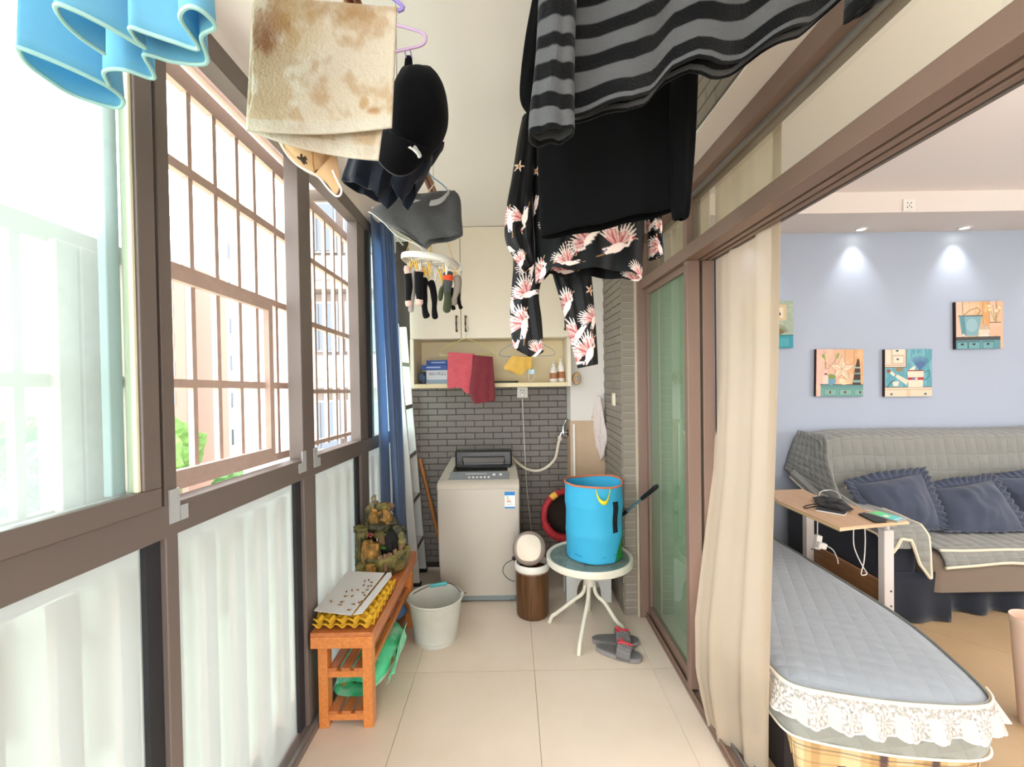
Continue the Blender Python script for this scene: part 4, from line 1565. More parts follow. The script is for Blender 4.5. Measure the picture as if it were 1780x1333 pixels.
def basin_f(s, t):
    a = 2 * PI * s
    prof = [(0.0, 0.0), (0.075, 0.0), (0.105, 0.012), (0.125, 0.05), (0.132, 0.095), (0.12, 0.105), (0.10, 0.085), (0.0, 0.07)]
    k = min(int(t * 7), 6)
    f = t * 7 - k
    r = lerp(prof[k][0], prof[k + 1][0], f)
    z = lerp(prof[k][1], prof[k + 1][1], f)
    up = 0.03 * max(0, math.cos(a)) ** 2
    rib = 1 + 0.05 * math.sin(a * 11)
    return Vector((FX + 0.01 + r * 1.0 * math.cos(a) * rib, FY + r * 0.92 * math.sin(a) * rib, bz + z * (1 + up * 8 * (1 if z > 0.03 else 0))))


def clampz(b, z):
    return b.map(lambda v: Vector((v.x, v.y, max(v.z, z))))


obj('basin', clampz(rocky(B().sheet(basin_f, 60, 34, loop=True), 0.007, 30, 1), bz), m_rock, fo, smooth=True)


def pillar(x, y, z0, z1, r0, r1, m, seed, name='rock_pillar', ribs=7):
    def f(s, t):
        a = 2 * PI * s
        r = lerp(r0, r1, t) * (1 + 0.16 * math.sin(a * ribs + seed)) * (1 if t < 0.93 else (1 - (t - 0.93) * 11))
        return Vector((x + r * math.cos(a), y + r * math.sin(a), lerp(z0, z1, min(1, t * 1.04))))
    b = B().sheet(f, 28, 20, loop=True)
    obj(name, rocky(b, 0.006, 36, seed), m, fo, smooth=True)


# rock columns at the left, stepped up to the spire
for k, (dx, dy, z1, r0, r1, m) in enumerate((
        (-0.105, -0.03, 0.235, 0.036, 0.028, m_rock), (-0.085, 0.05, 0.255, 0.036, 0.026, m_rock),
        (-0.06, -0.07, 0.185, 0.034, 0.026, m_rock_o), (-0.025, -0.08, 0.175, 0.032, 0.026, m_rock_o),
        (-0.035, -0.11, 0.075, 0.024, 0.022, m_rock_o), (-0.09, -0.09, 0.07, 0.03, 0.024, m_rock), (0.02, 0.0, 0.17, 0.05, 0.03, m_rock_d), (0.01, 0.06, 0.25, 0.06, 0.04, m_rock_d))):
    pillar(FX + dx, FY + dy, bz + 0.01, bz + z1, r0, r1, m, k + 1)
# small stones on the basin rim
for k, (dx, dy, h) in enumerate(((0.012, -0.105, 0.115), (0.036, -0.098, 0.12), (0.06, -0.088, 0.122), (0.083, -0.07, 0.135), (0.108, -0.045, 0.15))):
    b = B().lathe([(0, 0.03), (0.012, 0.03), (0.0135, h - bz * 0 - 0.006), (0.010, h), (0, h + 0.001)], 12, (FX + dx, FY + dy, bz))
    obj('rim_stone', rocky(b, 0.003, 60, k), m_rock_b, fo, smooth=True)
# cliffs: upper crags
for k, (dx, dy, dz, rx, ry, rz, m, nm) in enumerate((
        (-0.045, 0.015, 0.285, 0.032, 0.03, 0.062, m_rock_o, 'crag'), (-0.07, 0.03, 0.30, 0.03, 0.035, 0.06, m_rock, 'crag'),
        (0.015, 0.02, 0.275, 0.03, 0.03, 0.048, m_rock_o, 'crag'), (-0.02, 0.03, 0.335, 0.045, 0.035, 0.022, m_rock, 'crag'),
        (-0.02, 0.0, 0.235, 0.06, 0.05, 0.02, m_rock_d, 'ledge'), (0.0, -0.03, 0.205, 0.04, 0.035, 0.018, m_rock, 'ledge'),
        (0.045, 0.03, 0.245, 0.035, 0.03, 0.02, m_rock_d, 'ledge'), (0.08, 0.02, 0.19, 0.045, 0.04, 0.05, m_rock_d, 'crag'),
        (0.10, 0.0, 0.15, 0.03, 0.04, 0.05, m_rock, 'crag'), (-0.11, -0.03, 0.235, 0.04, 0.035, 0.014, m_rock, 'ledge'),
        (0.0, 0.05, 0.33, 0.045, 0.03, 0.025, m_rock_b, 'crag'))):
    b = B().ball((FX + dx, FY + dy, bz + dz), (rx, ry, rz), 20, 14)
    obj(nm, rocky(b, 0.016, 30, k * 3.1), m, fo, smooth=True)
# white-veined spire with a tiny pagoda shape
pillar(FX - 0.052, FY + 0.02, bz + 0.33, bz + 0.405, 0.018, 0.012, mat('pale_spire_resin', '#a49a80', rough=0.6, var=(60, '#4d4636', 0.15)), 9, 'spire', 5)
pillar(FX - 0.036, FY + 0.025, bz + 0.32, bz + 0.37, 0.013, 0.006, m_rock_b, 12, 'spire', 5)
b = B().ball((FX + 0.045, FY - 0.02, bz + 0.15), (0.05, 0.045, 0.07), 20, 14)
obj('cave_shade', rocky(b, 0.012, 34, 5), mat('cave_shade_black', '#0d0d0b', rough=0.8), fo, smooth=True)  # black lump standing in for the shade inside the rock hollow
# water wheel stone, plant tufts, flowers, black pump cord
obj('millstone', B().lathe([(0, -0.012), (0.022, -0.012), (0.022, 0.012), (0, 0.012)], 20, (FX + 0.012, FY - 0.05, bz + 0.175), Euler((0.4, 1.2, 0)).to_matrix()), m_rock_b, fo, smooth=True)
b = B()
for k in range(26):
    a = rng.uniform(0, 2 * PI); r = rng.uniform(0, 0.02)
    p = Vector((FX + 0.02 + r * math.cos(a), FY - 0.06 + r * math.sin(a), bz + 0.135))
    b.tube([p, p + Vector((rng.uniform(-.006, .006), rng.uniform(-.006, .006), 0.018))], [0.002, 0.0006], 4)
obj('grass_tuft', b, mat('bright_moss', '#4f8f2c', rough=0.8), fo, kind='stuff')
b = B()
for k in range(16):
    b.ball((FX - 0.052 + rng.uniform(-.014, .014), FY - 0.055 + rng.uniform(-.01, .01), bz + 0.205 + rng.uniform(-.008, .01)), rng.uniform(0.003, 0.006), 6, 5)
obj('red_flowers', b, mat('dusty_red_petal', '#93474a', rough=0.7), fo, smooth=True, kind='stuff')
b = B().tube(smooth_path([(FX + 0.04, FY + 0.02, bz + 0.33), (FX + 0.07, FY + 0.0, bz + 0.29), (FX + 0.10, FY - 0.01, bz + 0.24), (FX + 0.125, FY - 0.01, bz + 0.19), (FX + 0.11, FY - 0.02, bz + 0.15), (FX + 0.09, FY, bz + 0.18), (FX + 0.105, FY + 0.01, bz + 0.215)], 6), 0.0028, 6)
obj('pump_cord', b, m_black, fo, smooth=True)

# ---- green plastic bag on the bench's lower shelf
def bag_f(s, t):
    # a limp filled sack: lying on the slats, drooping out over the aisle side, tail pointing up the far end
    a = 2 * PI * s
    L = t
    y = 1.98 + 0.50 * L
    w = 0.118 * math.sin(PI * min(1, 0.12 + L * 0.95)) ** 0.4 * (1 if L < 0.7 else lerp(1, 0.75, (L - 0.7) / 0.3))
    h = 0.052 * math.sin(PI * min(1, 0.14 + L * 0.8)) ** 0.6
    cx = -0.715 + 0.07 * L
    czz = 0.078 + h + 0.03 * L * L
    x = cx + w * math.copysign(abs(math.cos(a)) ** 0.7, math.cos(a))
    z = czz + h * math.copysign(abs(math.sin(a)) ** 0.8, math.sin(a))
    n = noise.noise_vector(Vector((x * 16, y * 12, z * 16))) * 0.010
    return Vector((x, y, max(z, 0.076))) + Vector((n.x, n.y, abs(n.z)))


def bag_paint(uv):
    P = Paint(uv, '#62e2a8')
    P.noise(5, 4, '#b4f2d6', 0.0, 0.85, 2)
    P.noise(7, 5, '#3ec88c', 0.12, 0.8, 9)
    P.ell(0.62, 0.18, 0.05, 0.07, '#e8d98a')
    P.ell(0.64, 0.2, 0.035, 0.05, '#d9b45f')
    P.rect(0.95, 1.0, 0.1, 0.6, '#e6f2e6')
    P.ell(0.98, 0.35, 0.05, 0.08, '#dfe9e0')
    P.ell(0.02, 0.30, 0.03, 0.05, '#c98a55')
    P.ell(0.02, 0.42, 0.03, 0.03, '#3a3a3a')
    for k in range(10):
        P.line([(0.68 + 0.012 * k, 0.16 + 0.012 * (k % 3)), (0.685 + 0.012 * k, 0.24)], 0.006, '#7a5a3a')
    P.line([(0.80, 0.05), (0.83, 0.9)], 0.02, '#2aa878')
    return P.c


m_bag = mat('green_plastic_film', '#4fd59a', rough=0.28, attr='Col', spec=0.6, bump=(28, 0.35), translucent=0.2)
gb = thing('green_bag', 'crinkled bright green plastic bag on the lower bench shelf', 'bag', (-0.68, 2.2, 0.08))
obj('sack', B().sheet(bag_f, 64, 60, loop=True), m_bag, gb, smooth=True, paint=bag_paint)


def tail_f(s, t):
    # flat sealed tail of the bag, flaring up through the gap towards the aisle
    y = 2.02 + 0.27 * t + 0.03 * s
    x = -0.578 + 0.022 * t + 0.03 * s * (1 - t) + 0.006 * math.sin(s * 9 + t * 5)
    z = 0.10 + 0.11 * s * (0.45 + 0.55 * t) + 0.02 * t + 0.006 * math.sin(s * 13 + 4 * t)
    return Vector((x, y, z))


obj('sealed_tail', B().sheet(tail_f, 20, 30), m_bag, gb, smooth=True, solid=0.002,
    paint=lambda uv: Paint(uv, '#72e8b4').noise(4, 6, '#c2f4dc', -0.05, 0.85, 5).rect(0.0, 0.14, 0, 1, '#d8efe2').ell(0.35, 0.35, 0.2, 0.08, '#cfe6ee').ell(0.45, 0.33, 0.1, 0.03, '#c77d4a').ell(0.2, 0.2, 0.1, 0.07, '#9fdc7a').c)
# blue bag glimpsed behind the far bench leg
tag(obj('blue_bag', B().ball((-0.70, 2.60, 0.072 + 0.066), (0.08, 0.05, 0.05), 20, 14, crumple(0, 0.016, 22)), mat('blue_plastic_film', '#5d7fae', rough=0.35), smooth=True), 'crumpled blue bag at the far end of the lower bench shelf', 'bag')

# ---- grey bucket
bkx, bky = -0.445, 2.56
m_bucket = mat('scuffed_grey_plastic', '#c6c7c0', rough=0.55, var=(6, '#b4b4a8', 0.25), bump=(30, 0.05))
bu = thing('bucket', 'scuffed grey bucket with a wire handle and turquoise grip', 'bucket', (bkx, bky, 0))
prof = [(0, 0.004), (0.105, 0.004), (0.108, 0.0), (0.116, 0.0), (0.118, 0.012), (0.117, 0.018), (0.121, 0.024), (0.120, 0.03), (0.148, 0.225), (0.154, 0.229), (0.156, 0.238), (0.152, 0.243), (0.147, 0.240), (0.143, 0.225), (0.112, 0.012), (0, 0.010)]
obj('shell', B().lathe(prof, 48, (bkx, bky, 0)), m_bucket, bu, smooth=True)
e0 = Vector((bkx - 0.150, bky - 0.015, 0.225))
e1 = Vector((bkx + 0.150, bky + 0.03, 0.232))
arc = smooth_path([e0, e0 + Vector((-0.004, 0.03, 0.006)), at(722, 1030, Y=bky + 0.06), at(742, 1020, Y=bky + 0.10), at(762, 1015, Y=bky + 0.12), at(776, 1013, Y=bky + 0.115), at(790, 1018, Y=bky + 0.08), e1], 6)
obj('wire_handle', B().tube(arc, 0.0028, 6), mat('dark_wire', '#4d4a48', rough=0.4, metal=0.6), bu, smooth=True)
g0, g1 = at(748, 1018.5, Y=bky + 0.105), at(777, 1013.5, Y=bky + 0.115)
obj('grip', B().tube([g0, g0.lerp(g1, 0.08), g0.lerp(g1, 0.5), g0.lerp(g1, 0.92), g1], [0.009, 0.0115, 0.0105, 0.0115, 0.009], 12), mat('turquoise_plastic', '#4fa6a8', rough=0.45), bu, smooth=True)
for e in (e0, e1):
    obj('ear', B().lathe([(0, -0.008), (0.012, -0.008), (0.012, 0.008), (0, 0.008)], 12, e, Matrix.Rotation(PI / 2, 3, 'Y')), m_bucket, bu, smooth=True)
obj('wire_end', B().tube([e1, e1 + Vector((0.012, -0.002, 0.008)), e1 + Vector((0.022, -0.004, 0.006))], 0.0026, 6), mat('dark_wire', '#4d4a48'), bu)

# ---- wood-grain bin with its swing lid off
wx, wy = 0.115, 2.81
m_binwood = mat('dark_wood_grain_print', '#6a4522', rough=0.4, var=(5, '#2f1c0c', 0.2), stretch=(12, 12, 0.7), spec=0.5)
bi = thing('waste_bin', 'round bin with dark wood-grain sides and white rim', 'bin', (wx, wy, 0))
obj('barrel', B().lathe([(0, 0.0), (0.094, 0.0), (0.0985, 0.006), (0.1, 0.02), (0.1025, 0.288), (0.096, 0.289), (0.093, 0.01), (0, 0.01)], 48, (wx, wy, 0)), m_binwood, bi, smooth=True)
obj('rim', B().lathe([(0.1035, 0.284), (0.1075, 0.287), (0.109, 0.295), (0.1075, 0.322), (0.104, 0.326), (0.096, 0.326), (0.094, 0.30), (0.096, 0.284), (0.1035, 0.284)], 48, (wx, wy, 0)), m_whiteplastic, bi, smooth=True)
obj('rim_band', B().lathe([(0.1032, 0.276), (0.1046, 0.278), (0.1046, 0.286), (0.1032, 0.287)], 48, (wx, wy, 0)), mat('brown_grey_band', '#8b7668', rough=0.4), bi, smooth=True)
# lid: a shallow dome lying tilted on the rim, swing flap facing up and forward
lc = at(920, 953, Y=2.80)
LR = Euler((math.radians(62), math.radians(0), math.radians(-10))).to_matrix()
m_taupe = mat('taupe_plastic', '#8f7d72', rough=0.35)
bl = thing('swing_lid', 'taupe and white swing lid tipped on its side on the bin', 'bin lid', (lc.x, lc.y, 0.32))
obj('housing', B().lathe([(0, -0.03), (0.07, -0.028), (0.095, -0.012), (0.103, 0.004), (0.101, 0.012), (0.092, 0.02), (0.07, 0.026), (0, 0.028)], 44, lc, LR), m_taupe, bl, smooth=True)
obj('dome', B().lathe([(0.094, 0.017), (0.092, 0.028), (0.078, 0.046), (0.05, 0.058), (0.0, 0.063)], 44, lc, LR, (0.96, 0.96)), mat('pale_grey_dome', '#b3a79e', rough=0.3), bl, smooth=True)
P = []
for k in range(32):
    a = 2 * PI * k / 32
    x, y = 0.080 * math.copysign(abs(math.cos(a)) ** 0.8, math.cos(a)), 0.078 * math.copysign(abs(math.sin(a)) ** 0.8, math.sin(a))
    r = math.hypot(x, y)
    P.append(lc + LR @ Vector((x * 0.92 + 0.004, y * 0.98 - 0.004, 0.075 - 0.016 * (r / 0.08) ** 2)))
fl = B()
n = len(P)
cen = lc + LR @ Vector((0.004, -0.004, 0.076))
mid = [cen.lerp(p, 0.6) + LR @ Vector((0, 0, 0.006)) for p in P]
low = [p - LR @ Vector((0, 0, 0.02)) for p in P]
fl.add([cen] + mid + P + low, [(0, 1 + k, 1 + (k + 1) % n) for k in range(n)] + [(1 + k, 1 + n + k, 1 + n + (k + 1) % n, 1 + (k + 1) % n) for k in range(n)] + [(1 + n + k, 1 + 2 * n + k, 1 + 2 * n + (k + 1) % n, 1 + n + (k + 1) % n) for k in range(n)])
obj('flap', fl, mat('cream_plastic', '#ded2bf', rough=0.4), bl, smooth=True)
# thin black lead between machine and bin
b = B().tube(smooth_path([at(899, 970, Y=2.90), at(889, 974, Y=2.89), at(878, 981, Y=2.88), at(874, 993, Y=2.88), at(880, 1003, Y=2.89), at(889, 1009, Y=2.90), at(895, 1010, Y=2.92)], 6), 0.0022, 6)
tag(obj('thin_cable', b, m_black, smooth=True), 'thin black looped cable beside the bin rim', 'cable')
tag(obj('black_clip', B().box(at(895, 971, Y=2.895), (0.035, 0.02, 0.024), Euler((0, 0.5, 0))), m_black, bevel=0.004), 'small black plug at the end of the thin looped cable', 'plug')

# ---- round glass-topped table
tcx, tcy, tz_ = 0.443, 2.645, 0.426
m_tframe = mat('cream_powder_coat', '#d9d4c4', rough=0.4)
ta = thing('round_table', 'low round glass table with cream rim and splayed tube legs', 'table', (tcx, tcy, 0))
obj('rim', B().lathe([(0.226, tz_ - 0.008), (0.226, tz_ - 0.04), (0.240, tz_ - 0.044), (0.249, tz_ - 0.036), (0.25, tz_ - 0.006), (0.246, tz_ + 0.001), (0.236, tz_), (0.226, tz_ - 0.008)], 64, (tcx, tcy, 0)), m_tframe, ta, smooth=True)


def table_glass():
    m = bpy.data.materials.new('rippled_table_glass')
    m.use_nodes = True
    nt = m.node_tree
    p = nt.nodes['Principled BSDF']
    out = nt.nodes['Material Output']
    p.inputs['Base Color'].default_value = rgba('#a3b6b4')
    p.inputs['Roughness'].default_value = 0.12
    tr = nt.nodes.new('ShaderNodeBsdfTransparent')
    tr.inputs['Color'].default_value = rgba('#c2d2cf')
    n = nt.nodes.new('ShaderNodeTexNoise')
    n.inputs['Scale'].default_value = 55
    bp_ = nt.nodes.new('ShaderNodeBump')
    bp_.inputs['Strength'].default_value = 0.6
    bp_.inputs['Distance'].default_value = 0.01
    tc = nt.nodes.new('ShaderNodeTexCoord')
    nt.links.new(tc.outputs['Object'], n.inputs['Vector'])
    nt.links.new(n.outputs['Fac'], bp_.inputs['Height'])
    nt.links.new(bp_.outputs[0], p.inputs['Normal'])
    mx = nt.nodes.new('ShaderNodeMixShader')
    mx.inputs[0].default_value = 0.36
    nt.links.new(tr.outputs[0], mx.inputs[1])
    nt.links.new(p.outputs[0], mx.inputs[2])
    nt.links.new(mx.outputs[0], out.inputs['Surface'])
    return m


obj('glass_top', B().lathe([(0, tz_ - 0.012), (0.232, tz_ - 0.012), (0.232, tz_ - 0.006), (0, tz_ - 0.006)], 64, (tcx, tcy, 0)), table_glass(), ta, smooth=True)
feet = [at(1006, 1135, Z=0.012), at(955, 1078, Z=0.012), at(1086, 1097, Z=0.012), at(1023, 1058, Z=0.012)]
for k, ft in enumerate(feet):
    d = Vector((ft.x - tcx, ft.y - tcy, 0))
    d1 = d.normalized()
    o = Vector((tcx, tcy, 0)) + d1 * 0.028
    L = d.length
    pts = smooth_path([o + d1 * 0.05 + Vector((0, 0, tz_ - 0.03)), o + Vector((0, 0, tz_ - 0.09)), o + Vector((0, 0, 0.235)), o + d1 * 0.018 + Vector((0, 0, 0.19)), o + d1 * 0.06 + Vector((0, 0, 0.155)), o + d1 * (L - 0.075) + Vector((0, 0, 0.062)), o + d1 * (L - 0.045) + Vector((0, 0, 0.04)), o + d1 * (L - 0.028) + Vector((0, 0, 0.0))], 5)
    obj('leg', B().tube(pts, 0.0115, 10), m_tframe, ta, smooth=True)
obj('leg_collar', B().lathe([(0.0, 0.25), (0.034, 0.25), (0.034, 0.32), (0.0, 0.32)], 16, (tcx, tcy, 0)), m_tframe, ta, smooth=True)
for k in range(4):
    a = math.atan2(feet[k].y - tcy, feet[k].x - tcx)
    obj('cross_strut', B().bar((tcx, tcy, tz_ - 0.03), (tcx + 0.228 * math.cos(a), tcy + 0.228 * math.sin(a), tz_ - 0.03), 0.018, 0.014), m_tframe, ta)

# ---- blue pop-up laundry basket on the table
lbx, lby, lz_ = 0.474, 2.655, tz_ + 0.0015
HB = 0.425
m_lb = cloth_mat('sky_blue_nylon', '#33a9d8', rough=0.55, attr='Col', bump=(14, 0.25), sheen=0.0, translucent=0.15)
lbk = thing('laundry_basket', 'sky blue pop-up laundry basket standing on the round table', 'laundry basket', (lbx, lby, lz_))


def lb_f(s, t):
    a = 2 * PI * s
    r = 0.170 - 0.008 * (1 - t)
    r -= 0.006 * math.sin(PI * ((t * 2.6 + 0.12) % 1.0))
    w = 0.004 * noise.noise(Vector((math.cos(a) * 2.5, math.sin(a) * 2.5, t * 5)))
    z = t * HB + (0.005 * math.sin(a * 2 + 0.6) + 0.003 * math.sin(3 * a)) * t
    return Vector((lbx + (r + w) * math.cos(a), lby + (r + w) * math.sin(a), lz_ + z))


def lb_paint(uv):
    P = Paint(uv, '#45b2da')
    x = uv[:, 0]
    # angle 0.75 of the turn faces the camera; x beyond it turns to the right
    P.poly([(0.845, -0.01), (0.999, -0.01), (0.999, 0.50), (0.955, 0.46), (0.91, 0.28), (0.865, 0.10)], '#2d8f46')
    P.line([(0.93, 0.47), (0.915, 0.52), (0.92, 0.60), (0.94, 0.66), (0.95, 0.62)], 0.006, '#8a9a80')
    P.line([(0.60, 0.085), (0.75, 0.075), (0.88, 0.11)], 0.004, '#2b8fb8')
    P.line([(0.52, 0.56), (0.70, 0.555)], 0.004, '#2b8fb8')
    return P.c


obj('drum', B().sheet(lb_f, 120, 60, loop=True), m_lb, lbk, smooth=True, solid=0.002, paint=lb_paint)
obj('base', B().lathe([(0, 0.002), (0.16, 0.002), (0.16, 0.005), (0, 0.005)], 40, (lbx, lby, lz_)), mat('deep_blue_nylon', '#2388b5', rough=0.6), lbk)
rp = []
for k in range(64):
    a = 2 * PI * k / 64
    p = lb_f(k / 64, 1.0)
    rp.append(p + Vector((0, 0, 0.002)))
obj('rim_binding', B().tube(rp, 0.0055, 7, closed=True), mat('orange_binding', '#c96f4a', rough=0.7), lbk, smooth=True)


def on_drum(s, t, off=0.004):
    p = lb_f(s, t)
    a = 2 * PI * s
    return p + Vector((off * math.cos(a), off * math.sin(a), 0))


b = B()
b.sheet(lambda s, t: on_drum(lerp(0.830, 0.865, s) + 0.002 * (1 - t), lerp(0.40, 0.815, t), 0.004), 6, 16)
obj('hook_strip', b, mat('black_hook_tape', '#121214', rough=0.9), lbk, smooth=True, solid=0.003)
hp2 = [on_drum(0.735, 0.97, 0.006), on_drum(0.742, 0.90, 0.012), on_drum(0.752, 0.85, 0.02), on_drum(0.768, 0.825, 0.024), on_drum(0.785, 0.838, 0.02), on_drum(0.80, 0.90, 0.012), on_drum(0.810, 0.985, 0.006)]
hp2 = smooth_path(hp2, 5)
b = B()
b.sheet(lambda s, t: hp2[min(int(s * (len(hp2) - 1) + 0.5), len(hp2) - 1)] + Vector((0, -0.003, (t - 0.5) * 0.022)), len(hp2) - 1, 2)
obj('carry_handle', b, mat('yellow_webbing', '#e3cf2f', rough=0.7), lbk, smooth=True, solid=0.002)

# ---- white plastic stool behind the table, red gift basket lying on it
sx0, sx1, sy0, sy1, sh = 0.34, 0.632, 2.93, 3.16, 0.33
st = thing('plastic_stool', 'white plastic stool with arched sides behind the round table', 'stool', (0.486, 3.04, 0))
m_stool = mat('white_stool_plastic', '#cfcfcb', rough=0.45)
obj('seat', loft([ring(sx0 + 0.02, sx1 - 0.02, sy0 + 0.015, sy1 - 0.015, 0.03, sh - 0.05), ring(sx0 + 0.016, sx1 - 0.016, sy0 + 0.012, sy1 - 0.012, 0.03, sh - 0.008), ring(sx0 + 0.024, sx1 - 0.024, sy0 + 0.02, sy1 - 0.02, 0.025, sh)]), m_stool, st, smooth=True)


def arch(p0, p1, nrm):
    """a stool side between two corners with an arch cut out of it"""
    p0, p1 = Vector(p0), Vector(p1)
    W = (p1 - p0).length
    ux = (p1 - p0).normalized()
    pts = [(0, 0), (0.0, sh - 0.05), (W, sh - 0.05), (W, 0), (W - 0.055, 0)]
    for k in range(13):
        a = PI * k / 12
        pts.append((W / 2 + (W / 2 - 0.055 - 0.012) * math.cos(a), 0.03 + 0.14 * math.sin(a) ** 0.8))
    pts.append((0.055, 0))
    return B().prism([p0 + ux * x + Vector((0, 0, z)) for x, z in pts], Vector(nrm) * 0.014)


obj('side', arch((sx0, sy0, 0), (sx1, sy0, 0), (0, 1, 0)), m_stool, st, bevel=0.002)
obj('side', arch((sx0, sy1 - 0.014, 0), (sx1, sy1 - 0.014, 0), (0, 1, 0)), m_stool, st, bevel=0.002)
obj('side', arch((sx0, sy0 + 0.014, 0), (sx0, sy1 - 0.014, 0), (1, 0, 0)), m_stool, st, bevel=0.002)
obj('side', arch((sx1 - 0.014, sy0 + 0.014, 0), (sx1 - 0.014, sy1 - 0.014, 0), (1, 0, 0)), m_stool, st, bevel=0.002)
rc = at(984, 896, Y=2.97)
rr0 = 0.150
m_redw = mat('red_wrapped_cane', '#b3262c', rough=0.55, var=(60, '#7d1519', 0.25), bump=(160, 0.5))
rb = thing('gift_basket', 'round red-rimmed woven basket tipped on its side behind the blue basket', 'basket', (rc.x, 3.03, sh))
RR = Euler((math.radians(86), 0, math.radians(14))).to_matrix()
RC = Vector((rc.x, rc.y + 0.02, rc.z))
pts = [RC + RR @ Vector((rr0 * math.cos(2 * PI * k / 48), rr0 * math.sin(2 * PI * k / 48), 0)) for k in range(48)]
obj('rim', B().tube(pts, [0.019 + 0.003 * (k % 2) + (0.006 if 26 < k < 42 else 0) for k in range(48)], 9, closed=True), m_redw, rb, smooth=True)
b = B()
for k in range(110):
    a = rng.uniform(0, 2 * PI)
    c0 = RC + RR @ Vector((rr0 * math.cos(a), rr0 * math.sin(a), 0))
    d = RR @ Vector((math.cos(a), math.sin(a), rng.uniform(-.6, .9)))
    d += Vector((rng.uniform(-.4, .4), rng.uniform(-.4, .4), rng.uniform(-.4, .4)))
    d.normalize()
    b.tube([c0 + d * 0.016, c0 + d * rng.uniform(0.026, 0.036)], [0.0014, 0.0008], 4)
obj('fringe', b, m_redw, rb, kind='stuff')
for a0 in (2.0, 4.55):
    b = B()
    pp = [RC + RR @ Vector((rr0 * math.cos(a0 + 0.28 * k / 8), rr0 * math.sin(a0 + 0.28 * k / 8), 0)) for k in range(9)]
    obj('yellow_binding', b.tube(pp, 0.0225, 9), mat('yellow_cane', '#d6a13a', rough=0.6, bump=(160, 0.4)), rb, smooth=True)
obj('bowl', B().lathe([(rr0, 0.0), (rr0 * 0.97, -0.05), (rr0 * 0.8, -0.11), (rr0 * 0.45, -0.14), (0, -0.145)], 36, RC, RR), mat('dark_woven_cane', '#33231a', rough=0.8, bump=(90, 0.6)), rb, smooth=True, solid=0.004)
obj('stand_rest', B().box2(rc.x - 0.04, rc.x + 0.05, 2.97, 3.14, sh, max(sh + 0.004, rc.z - rr0 - 0.02)), mat('dark_woven_cane', '#33231a'), rb)

# ---- mop handle leaning across the brick pier
h0, h1 = Vector((0.776, 2.425, 0.878)), Vector((0.548, 3.10, 0.352))
mo = thing('mop_handle', 'long blue-grey mop handle with black grip behind the laundry basket', 'mop', (h1.x, h1.y, 0.33))
dd = (h1 - h0)
obj('grip', B().tube([h0, h0 + dd * 0.01, h0 + dd * 0.03, h0 + dd * 0.19, h0 + dd * 0.20], [0.008, 0.0125, 0.0135, 0.0125, 0.011], 12), m_black, mo, smooth=True)
obj('shaft', B().tube([h0 + dd * 0.19, h0 + dd * 0.97], 0.0085, 12), mat('teal_silver_tube', '#7fa3a8', rough=0.3, metal=0.6), mo, smooth=True)
obj('joint', B().tube([h0 + dd * 0.41, h0 + dd * 0.42, h0 + dd * 0.47, h0 + dd * 0.48], [0.010, 0.0125, 0.0125, 0.010], 12), m_black, mo, smooth=True)
obj('mop_head', B().box(h1 + Vector((0, 0, -0.002)), (0.10, 0.03, 0.022), Euler((0, 0, 0.3))), m_black, mo, bevel=0.005)

# ---- slippers
m_slip = mat('grey_foam_slipper', '#6d6a6a', rough=0.75, bump=(60, 0.1))
m_slip_l = mat('light_grey_foam', '#85807e', rough=0.75)
m_redtrim = mat('red_rubber_trim', '#c5363f', rough=0.5)


